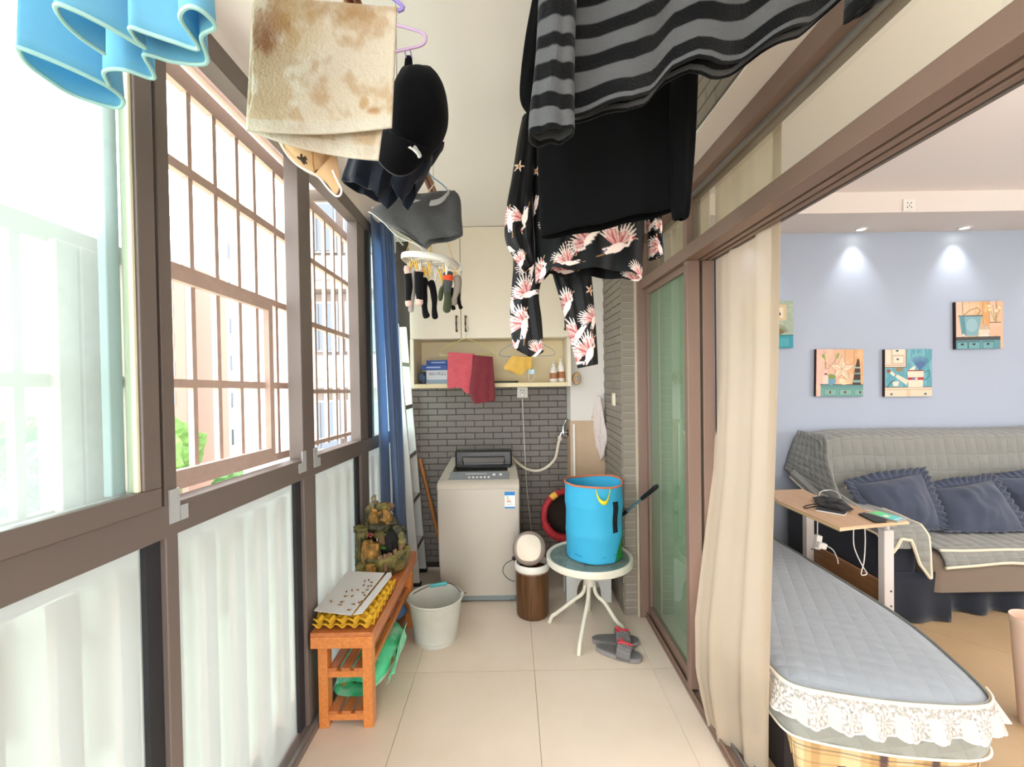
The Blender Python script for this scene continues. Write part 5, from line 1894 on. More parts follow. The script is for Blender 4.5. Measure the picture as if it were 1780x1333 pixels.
def slipper(heel, toe, label, z0=0.0, tilt=0.0):
    heel, toe = Vector(heel), Vector(toe)
    ax = (toe - heel)
    L = ax.length
    ax.normalize()
    R = Matrix((ax, Vector((0, 0, 1)).cross(ax), Vector((0, 0, 1)))).transposed()
    t = thing('slipper', label, 'slipper', heel.lerp(toe, 0.5), 'pair of grey slippers')

    def W(x, y, z):
        return heel + R @ Vector((x, y, z + z0 + tilt * x))

    def halfw(u):
        return 0.5 * L * (0.30 + 0.09 * math.sin(PI * (u - 0.15))) * (max(0.0, 1 - abs(2 * u - 1) ** 5)) ** 0.5

    def sole(z_a, z_b, k=1.0):
        b = B()
        n = 20
        top_, bot_ = [], []
        us = [0.5 - 0.5 * math.cos(PI * i / n) for i in range(n + 1)]
        ring_ = [(u * L, halfw(u) * k) for u in us] + [(u * L, -halfw(u) * k) for u in reversed(us[1:-1])]
        b.add([W(x, y, z_a) for x, y in ring_] + [W(x, y, z_b) for x, y in ring_], [])
        m = len(ring_)
        b.f += [tuple(range(m)), tuple(reversed(range(m, 2 * m)))] + [(i, (i + 1) % m, (i + 1) % m + m, i + m) for i in range(m)]
        return b
    obj('sole', sole(0.001, 0.022), m_slip_l, t, bevel=0.004, smooth=True)
    obj('footbed', sole(0.022, 0.027, 0.9), m_slip, t, bevel=0.002)
    for k in range(11):
        u = 0.09 + k * 0.04
        obj('ridge', B().bar(W(u * L, -halfw(u) * 0.75, 0.028), W(u * L, halfw(u) * 0.75, 0.028), 0.0045, 0.004), m_slip, t)

    def strap(s, tt):
        u = lerp(0.50, 0.80, tt)
        w = halfw(u) * 1.05
        a = PI * s
        h = lerp(0.062, 0.045, tt)
        return W(u * L, w * math.cos(a), 0.012 + h * math.sin(a) ** 0.7)
    st_ = obj('strap', B().sheet(strap, 18, 8), m_slip, t, smooth=True, solid=0.006)
    for k in range(5):
        for j in range(6):
            s0 = 0.12 + j * 0.135
            t0 = 0.08 + k * 0.18
            pts = []
            for f in (0, 0.5, 1):
                p = strap(s0 + 0.05 * f, t0 + (0.10 * f if j % 2 else 0.10 * (1 - f)))
                pts.append(p + Vector((0, 0, 0.004)))
            obj('braid', B().tube(pts, 0.0042, 5), m_slip_l, st_, smooth=True)
    off = Vector((0, 0, 0.008))
    for pts in ([strap(0.62, 0.02), strap(0.52, 0.35), strap(0.45, 0.7), strap(0.40, 0.95)], [strap(0.38, 0.02), strap(0.45, 0.25), strap(0.50, 0.4)]):
        obj('red_trim', B().tube([p + off for p in pts], 0.0062, 6), m_redtrim, st_, smooth=True)
    return t


slipper(at(1036, 1122, Z=0.02) * 1 - Vector((0, 0, 0.02)), at(1116, 1150, Z=0.0), 'nearer grey slipper with red strap trim on the beige floor')
slipper(at(1029, 1116, Z=0.0), at(1111, 1119, Z=0.0), 'farther grey slipper touching the table leg', 0.0)

# ================================================================== LAUNDRY UNDER THE CEILING
LPX, LPZ, RPX, RPZ = -0.335, 2.30, 0.235, 2.42
m_pole = mat('copper_brown_pole', '#8a5a41', rough=0.35, metal=0.3)
def pole(x, z, y0, y1, label):
    t = thing('drying_pole', label, 'drying pole', (x, (y0 + y1) / 2, z))
    obj('tube', B().tube([(x - 0.008, y0, z), (x - 0.008, y1, z)], 0.009, 10), m_pole, t, smooth=True)
    obj('tube', B().tube([(x + 0.010, y0, z), (x + 0.010, y1, z)], 0.009, 10), m_pole, t, smooth=True)
    obj('end_cap', B().box((x, y1 + 0.004, z), (0.044, 0.012, 0.026)), m_black, t, bevel=0.003)
    return t


pole(LPX, LPZ, 0.3, 2.13, 'copper brown twin drying pole above the stained towel and caps')
pole(RPX, RPZ, 0.3, 1.95, 'copper brown twin drying pole above the black and crane-print clothes')
for k, (x, y, z) in enumerate(((LPX + 0.03, 1.28, LPZ), (LPX, 2.06, LPZ), (RPX, 0.7, RPZ), (RPX, 1.85, RPZ))):
    p = Vector((x, y, z))
    lb_ = ('thin lift cord in front of the black cap', 'thin lift cord at the far end of the left pole', 'thin lift cord at the near end of the right pole', 'thin lift cord at the far end of the right pole')[k]
    tag(obj('lift_cord', B().tube([p - Vector((0, 0, 0.0)), Vector((x, y, CEILZ))], 0.0012, 5), mat('grey_cord', '#8f857c')), lb_, 'cord')


def hang_hook(t, x, y, z0, z1, m, r=0.0022):
    """hook of a hanger over the pole: from the neck (z0) up and round the pole (z1)"""
    pts = smooth_path([(x, y, z0), (x, y, z1 - 0.03), (x + 0.022, y, z1 + 0.002), (x, y, z1 + 0.022), (x - 0.022, y, z1 + 0.004)], 5)
    return obj('hook', B().tube(pts, r, 6), m, t, smooth=True)


def px_rows_paint(rows, base, fn):
    R = np.array(rows, float)
    tt = np.linspace(0, 1, len(R))

    def paint(uv):
        q, t = uv[:, 0], uv[:, 1]
        uL, vL, uR, vR = [np.interp(t, tt, R[:, i]) for i in range(4)]
        P = Paint(np.stack([uL + (uR - uL) * q, -(vL + (vR - vL) * q)], 1), base)
        fn(P)
        return P.c
    return paint


# ---- blue ruffled garment, near left
m_blueg = mat('bright_blue_jersey', '#7cc0dc', rough=0.8, spec=0.1, sheen=0.3, bump=(300, 0.05), translucent=0.35)
bg_ = thing('blue_garment', 'bright blue ruffled garment hanging nearest the window', 'garment', (-0.6, 0.68, 1.92))
HZ = 1.92


def hem_sheet(pts, closed, nv=14, n=7, height=0.30, shrink=0.78, zoff=None):
    P = [at(u, v, Z=HZ) for u, v in pts]
    if closed:
        P = P + [P[0]]
    path = smooth_path(P, n)
    if closed:
        path = path[:-1]
    c = sum(path, Vector()) / len(path)
    L = len(path)

    def f(s, t):
        i = int(round(s * (L if closed else L - 1))) % L
        p = path[i]
        k = lerp(1.0, shrink, t)
        r = Vector((c.x + (p.x - c.x) * k, c.y + (p.y - c.y) * k, HZ + height * t))
        return r
    b = B().sheet(f, L if closed else L - 1, nv, loop=closed)
    return b, path


left = [(30, 80), (62, 92), (110, 112), (160, 135), (192, 152), (214, 172), (206, 186), (168, 178), (120, 160), (78, 133), (44, 106)]
b, ph = hem_sheet(left, True)
obj('left_panel', b, m_blueg, bg_, smooth=True, solid=0.003)
obj('hem_binding', B().tube([p + Vector((0, 0, -0.001)) for p in ph], 0.0030, 6, closed=True), mat('pale_turquoise_binding', '#b5dcd6', rough=0.8, translucent=0.3), bg_, smooth=True)
ruff = [(190, 150), (181, 124), (215, 121), (262, 136), (267, 128), (250, 97), (266, 97), (300, 107), (345, 112), (361, 104), (350, 64), (374, 46), (352, 20), (326, 12), (314, 34), (345, 84), (300, 72), (255, 57), (226, 48), (236, 68), (250, 82), (190, 48), (130, 18), (97, 8), (108, 35), (140, 65), (182, 94)]
b, ph = hem_sheet(ruff, False, shrink=0.85)
obj('ruffles', b, m_blueg, bg_, smooth=True, solid=0.003)
obj('hem_binding', B().tube(ph, 0.0028, 6), mat('pale_turquoise_binding', '#7cc0c4'), bg_, smooth=True)
obj('hanger_bar', B().tube([(-0.74, 0.68, 2.23), (-0.335, 0.66, 2.29)], 0.006, 8), m_whiteplastic, bg_)

# ---- stained cream towel folded over a purple hanger
YT = 0.90
m_towel = cloth_mat('cream_terry_cloth', '#ddd0b6', rough=0.95, attr='Col', bump=(160, 0.5), sheen=0.4, translucent=0.28)


def towel2(s, t):
    # t 0 back hem .. 0.5 fold .. 1 front hem
    fr_ = t >= 0.5
    k = (t - 0.5) * 2 if fr_ else (0.5 - t) * 2
    if fr_:
        L0, L1, R0, R1 = (440, -6), (438, 228), (690, 14), (681, 222)
        sag = 8 * math.sin(PI * s) * k
        flare = -10 * (1 - s) ** 3 * max(0, k - 0.75) * 4
        Y = YT - 0.006 * math.sin(min(1, k * 6) * PI / 2)
    else:
        L0, L1, R0, R1 = (440, -6), (428, 226), (690, 14), (658, 279)
        sag = (26 * s * (1 - s) * 1.6) * k
        flare = 0
        Y = YT + 0.02 * math.sin(min(1, k * 6) * PI / 2)
    u = lerp(lerp(L0[0], L1[0], k), lerp(R0[0], R1[0], k), s) + flare
    v = lerp(lerp(L0[1], L1[1], k), lerp(R0[1], R1[1], k), s) + sag
    p = at(u, v, Y=YT)
    y = Y + 0.006 * math.sin(s * 9 + 2 * k) * k + 0.006 * noise.noise(Vector((s * 4, k * 4, 1 if fr_ else 6)))
    return at(u, v, Y=y)


def towel2_paint(uv):
    P = Paint(uv, '#dccdb8')
    P.noise(3.2, 5.0, '#b8905f', -0.1, 0.6, 4)
    x, t = uv[:, 0], uv[:, 1]
    k = (t - 0.5) * 2
    v = np.array([noise.fractal(Vector((a * 7, b * 9, 2)), 0.6, 2, 4) for a, b in uv])

    def stain(cx, cy, rx, ry, col, a):
        d = ((x - cx) / rx) ** 2 + ((k - cy) / ry) ** 2
        w = np.clip(1.25 - d + v * 0.8, 0, 1)[:, None] * a * (t > 0.48)[:, None]
        P.c = P.c * (1 - w) + np.array(lin(col)) * w
    stain(0.12, 0.22, 0.13, 0.20, '#9a6232', 0.75)
    stain(0.07, 0.30, 0.08, 0.10, '#8a5228', 0.6)
    stain(0.45, 0.03, 0.45, 0.13, '#a97f44', 0.6)
    stain(0.78, 0.06, 0.1, 0.1, '#a87a40', 0.45)
    stain(0.88, 0.85, 0.06, 0.035, '#b0763a', 0.8)
    stain(0.80, 0.78, 0.035, 0.05, '#b98a50', 0.7)
    stain(0.35, 0.20, 0.2, 0.2, '#c0995f', 0.35)
    band = ((t > 0.955) | (t < 0.045))
    P.c[band] = P.c[band] * 0.4 + np.array(lin('#d8cfc2')) * 0.6
    return P.c


tw_o = obj('stained_towel', B().sheet(towel2, 70, 120), m_towel, smooth=True, solid=0.004, paint=towel2_paint)
tag(tw_o, 'cream terry towel with brown stains folded over a hanger', 'towel')
m_purple = mat('purple_plastic', '#8a76b8', rough=0.35)
m_pink = mat('lilac_pink_plastic', '#c3a0c6', rough=0.35)
hg = thing('clothes_hanger', 'purple hanger carrying the stained towel', 'hanger', (LPX, YT, 2.2))
pL, pR = at(446, 2, Y=YT), at(686, 8, Y=YT)
obj('bar', B().tube([pL + Vector((0, 0.006, -0.006)), pR + Vector((0, 0.006, -0.006))], 0.004, 8), m_purple, hg, smooth=True)
nk = Vector((LPX, YT, 2.255))
obj('shoulder', B().tube(smooth_path([pL + Vector((0, .006, -.006)), (pL + nk) / 2 + Vector((0, 0, 0.02)), nk, (pR + nk) / 2 + Vector((0, 0, 0.02)), pR + Vector((0.012, .006, 0.004)), pR + Vector((0.004, .006, -0.008))], 5), 0.004, 8), m_purple, hg, smooth=True)
hang_hook(hg, LPX, YT, 2.255, LPZ, m_purple, 0.003)
YH = 1.16
hg = thing('clothes_hanger', 'lilac hanger sticking out above the black cap', 'hanger', (LPX, YH, 2.2))
pts = smooth_path([at(640, 30, Y=YH), at(690, 44, Y=YH), at(728, 55, Y=YH), at(740, 64, Y=YH), at(734, 78, Y=YH), at(700, 87, Y=YH), at(640, 100, Y=YH)], 6)
obj('arm', B().tube(pts, 0.0036, 8), m_pink, hg, smooth=True)
a0 = at(640, 30, Y=YH)
obj('other_arm', B().tube(smooth_path([a0, at(560, 60, Y=YH), at(545, 75, Y=YH), at(555, 95, Y=YH), at(640, 100, Y=YH)], 6), 0.0036, 8), m_pink, hg, smooth=True)
hang_hook(hg, a0.x, YH, a0.z, LPZ, m_pink, 0.0028)
for u in (702, 712):
    p0 = at(u, 84, Y=YH)
    obj('strap_hook', B().tube(smooth_path([p0, p0 + Vector((0.002, 0.004, -0.008)), at(u + 4, 100, Y=YH)], 4), 0.0016, 6), m_purple, hg)

# ---- black cap
m_blackc = mat('black_cotton_twill', '#08080b', rough=0.95, sheen=0.03, bump=(260, 0.1), spec=0.1)
YC = 1.24
cp = thing('baseball_cap', 'black cap with white emblem hanging by its strap', 'cap', at(725, 320, Y=YC))
prof = [(100, 706, 716), (112, 702, 726), (122, 700, 752), (135, 696, 762), (155, 688, 772), (180, 682, 777), (210, 680, 777), (235, 680, 768), (255, 683, 754), (270, 690, 742)]
rows = [(l, v, r, v, YC, YC, d) for (v, l, r), d in zip(prof[2:], (0.02, 0.045, 0.062, 0.072, 0.075, 0.07, 0.06, 0.05))]
cr = garment(rows, n=44, m=34, fold=(0.0, 1, 0), power=0.9, seed=1, wob=0.003)
obj('crown', cr, m_blackc, cp, smooth=True, solid=0.003)
obj('strap', B().sheet(lambda s, t: at(lerp(lerp(700, 705, t), lerp(719, 716, t), s), lerp(140, 97, t), Y=YC - 0.012 + 0.012 * t), 4, 8), m_blackc, cp, smooth=True, solid=0.004)
obj('strap', B().sheet(lambda s, t: at(lerp(lerp(732, 741, t), lerp(758, 749, t), s), lerp(150, 116, t), Y=YC + 0.01), 4, 8), m_blackc, cp, smooth=True, solid=0.004)


def brim(s, t):
    # from crown edge (t 0) to the tip (t 1)
    e0 = (lerp(668, 752, s), lerp(226, 262, s))
    e1 = (lerp(652, 728, s), lerp(268, 286, s) + 46 * math.sin(PI * (0.15 + 0.7 * s)) * 1.0 - 18)
    u, v = lerp(e0[0], e1[0], t), lerp(e0[1], e1[1], t)
    return at(u, v, Y=YC - 0.062 - 0.03 * t + 0.05 * (2 * s - 1) ** 2)


obj('brim', B().sheet(brim, 24, 12), m_blackc, cp, smooth=True, solid=0.004)
obj('brim_piping', B().tube([brim(k / 24, 1.0) for k in range(25)], 0.0022, 6), mat('dark_grey_piping', '#3b3b3f', rough=0.8), cp, smooth=True)
ye = YC - 0.082
E1 = [(709, 256), (713, 254), (724, 262), (730, 272), (731, 273.5), (726.5, 274), (724, 268), (716, 260)]
obj('white_emblem', B().prism([at(u, v, Y=ye) for u, v in E1], (0, 0.003, 0)), mat('white_embroidery', '#e9e9e7', rough=0.8), cp)
E2 = [(717.5, 256), (720.5, 252), (724.5, 255), (726.5, 259), (731, 265), (733, 270), (731.5, 273), (729.5, 271), (726, 264), (722, 260), (719, 259)]
obj('grey_emblem', B().prism([at(u, v, Y=ye) for u, v in E2], (0, 0.003, 0)), mat('pale_grey_embroidery', '#c4c4c4', rough=0.8, bump=(800, 0.6)), cp)

# ---- tan cap behind the towel
m_tan = mat('tan_orange_cotton', '#cfa77c', rough=0.85, bump=(240, 0.12), sheen=0.2, translucent=0.1)
YN = 1.02
tn = thing('baseball_cap', 'tan cap with dark emblem showing under the stained towel', 'cap', at(545, 340, Y=YN))
rows = [(492, 190, 584, 190, YN, YN, 0.05), (489, 225, 584, 225, YN, YN, 0.058), (490, 250, 582, 250, YN, YN, 0.056), (502, 272, 578, 270, YN, YN, 0.05), (525, 292, 574, 288, YN, YN, 0.04), (548, 303, 570, 300, YN, YN, 0.02)]
obj('crown', garment(rows, n=40, m=30, fold=(0, 1, 0), power=0.9, wob=0.002), m_tan, tn, smooth=True, solid=0.003)


def brim2(s, t):
    a = PI * s
    base = (lerp(548, 584, s), lerp(302, 262, s))
    tip = (lerp(575, 592, s), 322 + 16 * math.sin(a))
    u, v = lerp(base[0], tip[0], t), lerp(base[1], tip[1], t)
    return at(u, v, Y=YN - 0.02 - 0.012 * math.sin(a) * (1 - t))


obj('brim', B().sheet(brim2, 18, 12), m_tan, tn, smooth=True, solid=0.003)
edge = [(490, 250), (500, 270), (520, 289), (545, 302), (556, 310), (568, 325), (578, 336), (586, 341), (592, 338), (593, 328), (585, 312), (578, 296)]
obj('white_piping', B().tube(smooth_path([at(u, v, Y=YN - 0.04 + 0.012 * (k > 3)) for k, (u, v) in enumerate(edge)], 4), 0.0022, 6), mat('cream_piping', '#efe6d6', rough=0.8), tn, smooth=True)
obj('seam', B().tube([at(543, 262, Y=YN - 0.056), at(544, 284, Y=YN - 0.05), at(547, 300, Y=YN - 0.03)], 0.0016, 5), mat('tan_seam', '#a87038'), tn)
for q in ([(517, 273), (531, 280)], [(524, 268), (523, 277), (529, 285)], [(531, 272), (527, 279), (533, 284)], [(519, 276), (526, 274), (533, 277)]):
    obj('dark_emblem', B().tube([at(u, v, Y=YN - 0.057) for u, v in q], 0.0021, 6), mat('dark_brown_embroidery', '#3a2a1e', rough=0.9), tn)
obj('loop_strap', B().tube([at(540, 190, Y=YN), Vector((LPX - 0.02, YN, LPZ + 0.012))], 0.003, 6), m_tan, tn)

# ---- navy shorts behind the black cap
m_navy = cloth_mat('dark_navy_cotton', '#141723', rough=0.95, var=(18, '#1b1f2c', 0.3))
YS = 1.40
rows = [(632, 205, 742, 205, YS, YS, 0.02), (618, 250, 748, 246, YS, YS, 0.04), (606, 285, 750, 276, YS, YS, 0.05), (597, 315, 738, 302, YS, YS, 0.055), (600, 322, 722, 318, YS, YS, 0.05)]
sh_ = garment(rows, n=70, m=36, fold=(0.012, 7, 0.7), hem=[(0, -4), (0.1, 2), (0.45, 22), (0.55, 36), (0.62, 22), (0.7, 8), (0.78, 30), (0.85, 40), (0.95, 18), (1, 0)], seed=3, wob=0.008, top_ease=5)
so = thing('navy_shorts', 'dark navy shorts with frilled hem behind the black cap', 'shorts', at(675, 350, Y=YS))
obj('body', sh_, m_navy, so, smooth=True, solid=0.003)
hang_hook(so, LPX, YS, 2.20, LPZ, m_purple)
obj('hanger_bar', B().tube([at(634, 207, Y=YS), Vector((LPX, YS, 2.2)), at(740, 207, Y=YS)], 0.0025, 6), m_purple, so, smooth=True)
rows = [(735, 262, 772, 248, YS + .05, YS + .05, 0.012), (738, 275, 768, 258, YS + .05, YS + .05, 0.016), (728, 296, 752, 282, YS + .05, YS + .05, 0.016), (722, 306, 740, 296, YS + .05, YS + .05, 0.01)]
obj('side_frill', garment(rows, n=26, m=16, fold=(0.008, 4, 0), wob=0.006), m_navy, so, smooth=True, solid=0.003)

# ---- grey briefs on a blue hanger
m_greyc = cloth_mat('heather_grey_jersey', '#565656', rough=0.95, var=(90, '#4a4a4a', 0.3))
YB = 1.66
rows = [(694, 345, 790, 332, YB, YB, 0.015), (672, 352, 798, 342, YB, YB, 0.03), (650, 364, 801, 356, YB, YB, 0.036), (646, 374, 802, 378, YB, YB, 0.036), (664, 392, 804, 402, YB, YB, 0.034), (694, 412, 804, 410, YB, YB, 0.028)]
br = thing('grey_briefs', 'heather grey briefs with pale waistband on a blue hanger', 'underwear', at(735, 430, Y=YB))
obj('body', garment(rows, n=60, m=32, fold=(0.006, 5, 1.0), hem=[(0, -14), (0.1, -4), (0.3, 10), (0.42, 19), (0.5, 10), (1, 0)], seed=6, wob=0.007, top_ease=3), m_greyc, br, smooth=True, solid=0.003)
wb = smooth_path([at(697, 343, Y=YB - 0.02), at(715, 352, Y=YB - 0.03), at(745, 355, Y=YB - 0.032), at(765, 351, Y=YB - 0.03), at(778, 340, Y=YB - 0.022), at(782, 335, Y=YB - 0.012)], 5)
b = B().sheet(lambda s, t: wb[min(int(s * (len(wb) - 1) + .5), len(wb) - 1)] + Vector((0.0, -0.004, 0.012 - 0.020 * t)), len(wb) - 1, 3)
obj('waistband', b, cloth_mat('pale_grey_elastic', '#b4b4b2'), br, smooth=True, solid=0.003)
rimp = smooth_path([at(640, 368, Y=YB - 0.03), at(648, 372, Y=YB - 0.036), at(668, 388, Y=YB - 0.036), at(690, 410, Y=YB - 0.03), at(722, 424, Y=YB - 0.02), at(735, 434, Y=YB - 0.015)], 5)
obj('leg_piping', B().tube(rimp, 0.0016, 6), mat('white_piping', '#dcdcd8', rough=0.8), br, smooth=True)
hb = thing('clothes_hanger', 'blue wire hanger inside the grey briefs', 'hanger', (LPX, YB, 2.1))
obj('frame', B().tube(smooth_path([at(697, 342, Y=YB), at(735, 298, Y=YB), at(752, 308, Y=YB), at(778, 333, Y=YB), at(745, 352, Y=YB), at(697, 342, Y=YB)], 5), 0.0022, 6), m_blue_wire, hb, smooth=True)
p0 = at(735, 298, Y=YB)
hang_hook(hb, p0.x, YB, p0.z, LPZ, m_blue_wire)

# ---- sock dryer: white cloud-shaped ring with pegs
YK = 1.95
kc = at(750, 457, Y=YK)
m_ring = mat('white_ring_plastic', '#e2ddd2', rough=0.4, translucent=0.15)
kd = thing('sock_dryer', 'white cloud-shaped peg ring hanging at the end of the left pole', 'clothes dryer', (kc.x, YK, kc.z - 0.05))
KR = Euler((math.radians(-4), math.radians(10), 0)).to_matrix()


def kpt(a, r, z=0.0):
    return kc + KR @ Vector((r * math.cos(a), r * math.sin(a) * 0.85, z))


ring_n = 72
b = B()
for z0, z1 in ((-0.014, 0.014),):
    b.sheet(lambda s, t: kpt(2 * PI * s, (0.128 - 0.012 * abs(math.sin(3.5 * 2 * PI * s / 2 * 1.0))) + 0.005 * math.cos(2 * PI * t), 0.013 * math.sin(2 * PI * t)), ring_n, 8, loop=True)
obj('ring', b, m_ring, kd, smooth=True)
for k in range(3):
    a = k * PI / 3 + 0.3
    obj('spoke', B().bar(kpt(a, 0.118), kpt(a + PI, 0.118), 0.011, 0.007), m_ring, kd)
obj('inner_ring', B().tube([kpt(2 * PI * k / 30, 0.062) for k in range(30)], 0.006, 6, closed=True), m_ring, kd, smooth=True)
kh = Vector((LPX, YK, LPZ))
for a in (0.5, 1.7, 3.6, 4.8):
    obj('cord', B().tube([kpt(a, 0.115, 0.012), kh + Vector((0, 0, -0.03))], 0.0018, 5), mat('yellow_cord', '#c9a23f', rough=0.7), kd)
hang_hook(kd, kh.x, YK, kh.z - 0.03, LPZ, m_whiteplastic)
m_peg_y = mat('yellow_peg_plastic', '#d9aa3a', rough=0.4)
m_peg_w = mat('clear_white_peg_plastic', '#e6e0d2', rough=0.3, translucent=0.2)


def peg(p, ln, m, swing=0.0):
    b = B()
    d = Vector((math.sin(swing), 0.1, -1)).normalized()
    for sx in (-1, 1):
        b.tube([p + Vector((sx * 0.006, 0, 0.004)), p + d * ln * 0.45 + Vector((sx * 0.0028, 0, 0)), p + d * ln + Vector((sx * 0.0012, 0, 0))], [0.0022, 0.0035, 0.002], 5)
    b.tube([p + d * ln * 0.4 + Vector((-0.004, 0, 0)), p + d * ln * 0.4 + Vector((0.004, 0, 0))], 0.004, 6)
    o = obj('peg', b, m, kd, smooth=True)
    obj('peg_link', B().tube([p + Vector((0, 0, 0.034)), p + Vector((0, 0, 0.002))], 0.0018, 5), m_ring, o)


PEGS = [(708, 452, 0, .3), (716, 455, 1, -.3), (722, 453, 1, 0.1), (728, 456, 0, .25), (734, 462, 1, 0.2), (740, 468, 1, 0.3), (745, 457, 1, .1), (748, 470, 0, -.1), (752, 474, 0, 0.2), (758, 470, 0, -.1), (764, 470, 1, .2), (769, 478, 1, 0), (772, 462, 1, .1), (777, 458, 0, -.1), (786, 466, 0, 0), (792, 468, 1, .1), (797, 472, 0, 0), (800, 470, 0, .1)]
for u, v, c_, sw_ in PEGS:
    peg(at(u, v, Y=YK + random.uniform(-0.06, 0.06)), 0.045, m_peg_y if c_ else m_peg_w, sw_)


def sock(name, path, r, parts, label, Y, cat='sock', flat=0.55):
    """parts: list of (from, to, material, radius scale) along the path"""
    P = smooth_path([at(u, v, Y=Y) for u, v in path], 8)
    n = len(P)
    t = thing(name, label, cat, P[-1])
    for a, b_, m, k, nm in parts:
        i0, i1 = int(a * (n - 1)), int(b_ * (n - 1))
        seg = P[i0:i1 + 1]
        rr = []
        for i in range(len(seg)):
            g = (i0 + i) / (n - 1)
            e = 1.0
            if g > 0.88:
                e = math.sqrt(max(0.02, 1 - ((g - 0.88) / 0.12) ** 2))
            if g < 0.06:
                e = 0.75
            rr.append(r * k * e * (1 + 0.16 * math.sin(g * 6.3 + 0.4) + 0.06 * math.sin(g * 17)))
        bb_ = B().tube(seg, rr, 12)
        yc = Y
        bb_.map(lambda v: Vector((v.x, yc + (v.y - yc) * flat, v.z)))
        obj(nm, bb_, m, t, smooth=True)
    return t


m_sblack = cloth_mat('black_sock_knit', '#0b0b0d', rough=0.95)
m_spink = cloth_mat('pale_pink_knit', '#cdb0a4', rough=0.95)
m_sgrey = cloth_mat('pale_grey_knit', '#9c9690', rough=0.95)
m_sdk = cloth_mat('dark_grey_knit', '#4b4b4b', rough=0.95)
m_green = cloth_mat('olive_green_knit', '#3f4530', rough=0.95)
m_orange = cloth_mat('orange_red_knit', '#d9502c', rough=0.95)
m_beige = cloth_mat('taupe_knit', '#8b7f73', rough=0.95)
sock('sock', [(706, 462), (709, 476), (711, 495), (710, 515), (710, 524), (712, 533)], 0.0145, [(0, .24, m_spink, .8, 'cuff'), (.22, .80, m_sblack, 1.0, 'leg'), (.78, 1, m_spink, 1.05, 'toe')], 'black sock with pink toe, leftmost on the peg ring', YK - 0.05)
sock('sock', [(729, 468), (728, 480), (728, 500), (729, 515), (729, 522), (728, 531)], 0.0165, [(0, .12, m_spink, .8, 'cuff'), (.10, .78, m_sblack, 1.0, 'leg'), (.76, 1, m_spink, 1.0, 'toe')], 'black sock with round pink toe beside the leftmost sock', YK - 0.06)
sock('sock', [(720, 470), (718, 490), (717, 512), (715, 530), (714, 543)], 0.012, [(0, 1, m_sgrey, 1, 'knit')], 'pale grey sock between the two pink-toed socks', YK + 0.02)
sock('sock', [(737, 482), (736, 500), (737, 522), (739, 542), (743, 553)], 0.0155, [(0, 1, m_sblack, 1, 'knit')], 'plain long black sock, left one of the joined pair', YK)
sock('sock', [(747, 488), (752, 500), (755, 520), (755, 540), (757, 555)], 0.0135, [(0, 1, m_sblack, 1, 'knit')], 'plain long black sock, right one of the joined pair', YK + 0.01)
mt_ = sock('mitten', [(778, 472), (779, 484), (777, 500), (778, 522), (776, 544)], 0.0195, [(0, .17, m_sdk, .9, 'cuff'), (.16, .36, m_orange, .95, 'orange_band'), (.34, .62, m_sdk, 1.0, 'palm'), (.60, 1, m_green, .9, 'fingers')], 'grey and green mitten with an orange band on the peg ring', YK - 0.04, 'mitten')
obj('thumb', B().tube(smooth_path([at(774, 496, Y=YK - 0.04), at(768, 503, Y=YK - 0.04), at(766, 513, Y=YK - 0.04), at(765, 523, Y=YK - 0.04)], 5), [0.010] * 8 + [0.0105] * 5 + [0.009, 0.007, 0.003], 10), m_green, mt_, smooth=True)
sock('sock', [(793, 479), (796, 492), (794, 506), (790, 519), (789, 531)], 0.0145, [(0, 1, m_beige, 1, 'knit')], 'twisted taupe sock at the right end of the peg ring', YK - 0.03)
sock('sock', [(786, 500), (785, 515), (787, 530), (789, 539)], 0.010, [(0, 1, m_sblack, 1, 'knit')], 'small black sock behind the mitten', YK + 0.03)
sock('sock', [(796, 505), (796, 520), (799, 530), (802, 537)], 0.009, [(0, 1, m_sblack, 1, 'knit')], 'small black sock behind the taupe sock', YK + 0.04)

# ---- striped jersey, nearest on the right pole
m_stripe = cloth_mat('striped_knit', '#4f4f52', rough=0.95, attr='Col', bump=(220, 0.3), sheen=0.05, translucent=0.0)
YR = 0.80
sj = thing('striped_jersey', 'black and grey striped jersey hanging nearest the camera', 'jersey', (0.3, YR, 1.93))


def stripes(d0, bands, base='#4b4b4c'):
    def fn(P):
        d = d0 + P.p[:, 1]          # p.y is -v
        for a, b_ in bands:
            P._put((d >= a) & (d < b_), '#050506')
    return fn


bands = [(-99, 9), (20, 45)] + [(73 + 56 * k, 101 + 56 * k) for k in range(9)]
rows = [(1000, -130, 1460, -130, YR, YR + 0.02, 0.012), (996, 0, 1466, 0, YR, YR + 0.02, 0.016), (990, 120, 1464, 120, YR, YR + 0.03, 0.018), (984, 205, 1462, 205, YR - 0.01, YR + 0.05, 0.02)]
HEM = [(0, 0), (0.13, -12), (0.22, -15), (0.30, -35), (0.37, -75), (0.45, -86), (0.55, -80), (0.63, -92), (0.72, -120), (0.87, -155), (1, -205)]
bb_ = garment(rows, n=160, m=110, fold=(0.010, 7, 0.8), hem=HEM, seed=4, wob=0.008, top_ease=0)
obj('body', bb_, m_stripe, sj, smooth=True, solid=0.004, paint=px_rows_paint(rows, '#4b4b4c', stripes(205, bands)))
rows = [(944, -130, 1004, -130, YR - .03, YR - .03, 0.022), (938, 0, 1000, 0, YR - .03, YR - .03, 0.026), (932, 110, 996, 110, YR - .03, YR - .03, 0.028), (922, 200, 996, 200, YR - .03, YR - .03, 0.026), (920, 243, 996, 233, YR - .03, YR - .03, 0.024)]
bands2 = [(-99, 12), (36, 63), (86, 112), (137, 163), (190, 218), (245, 272), (300, 330)]
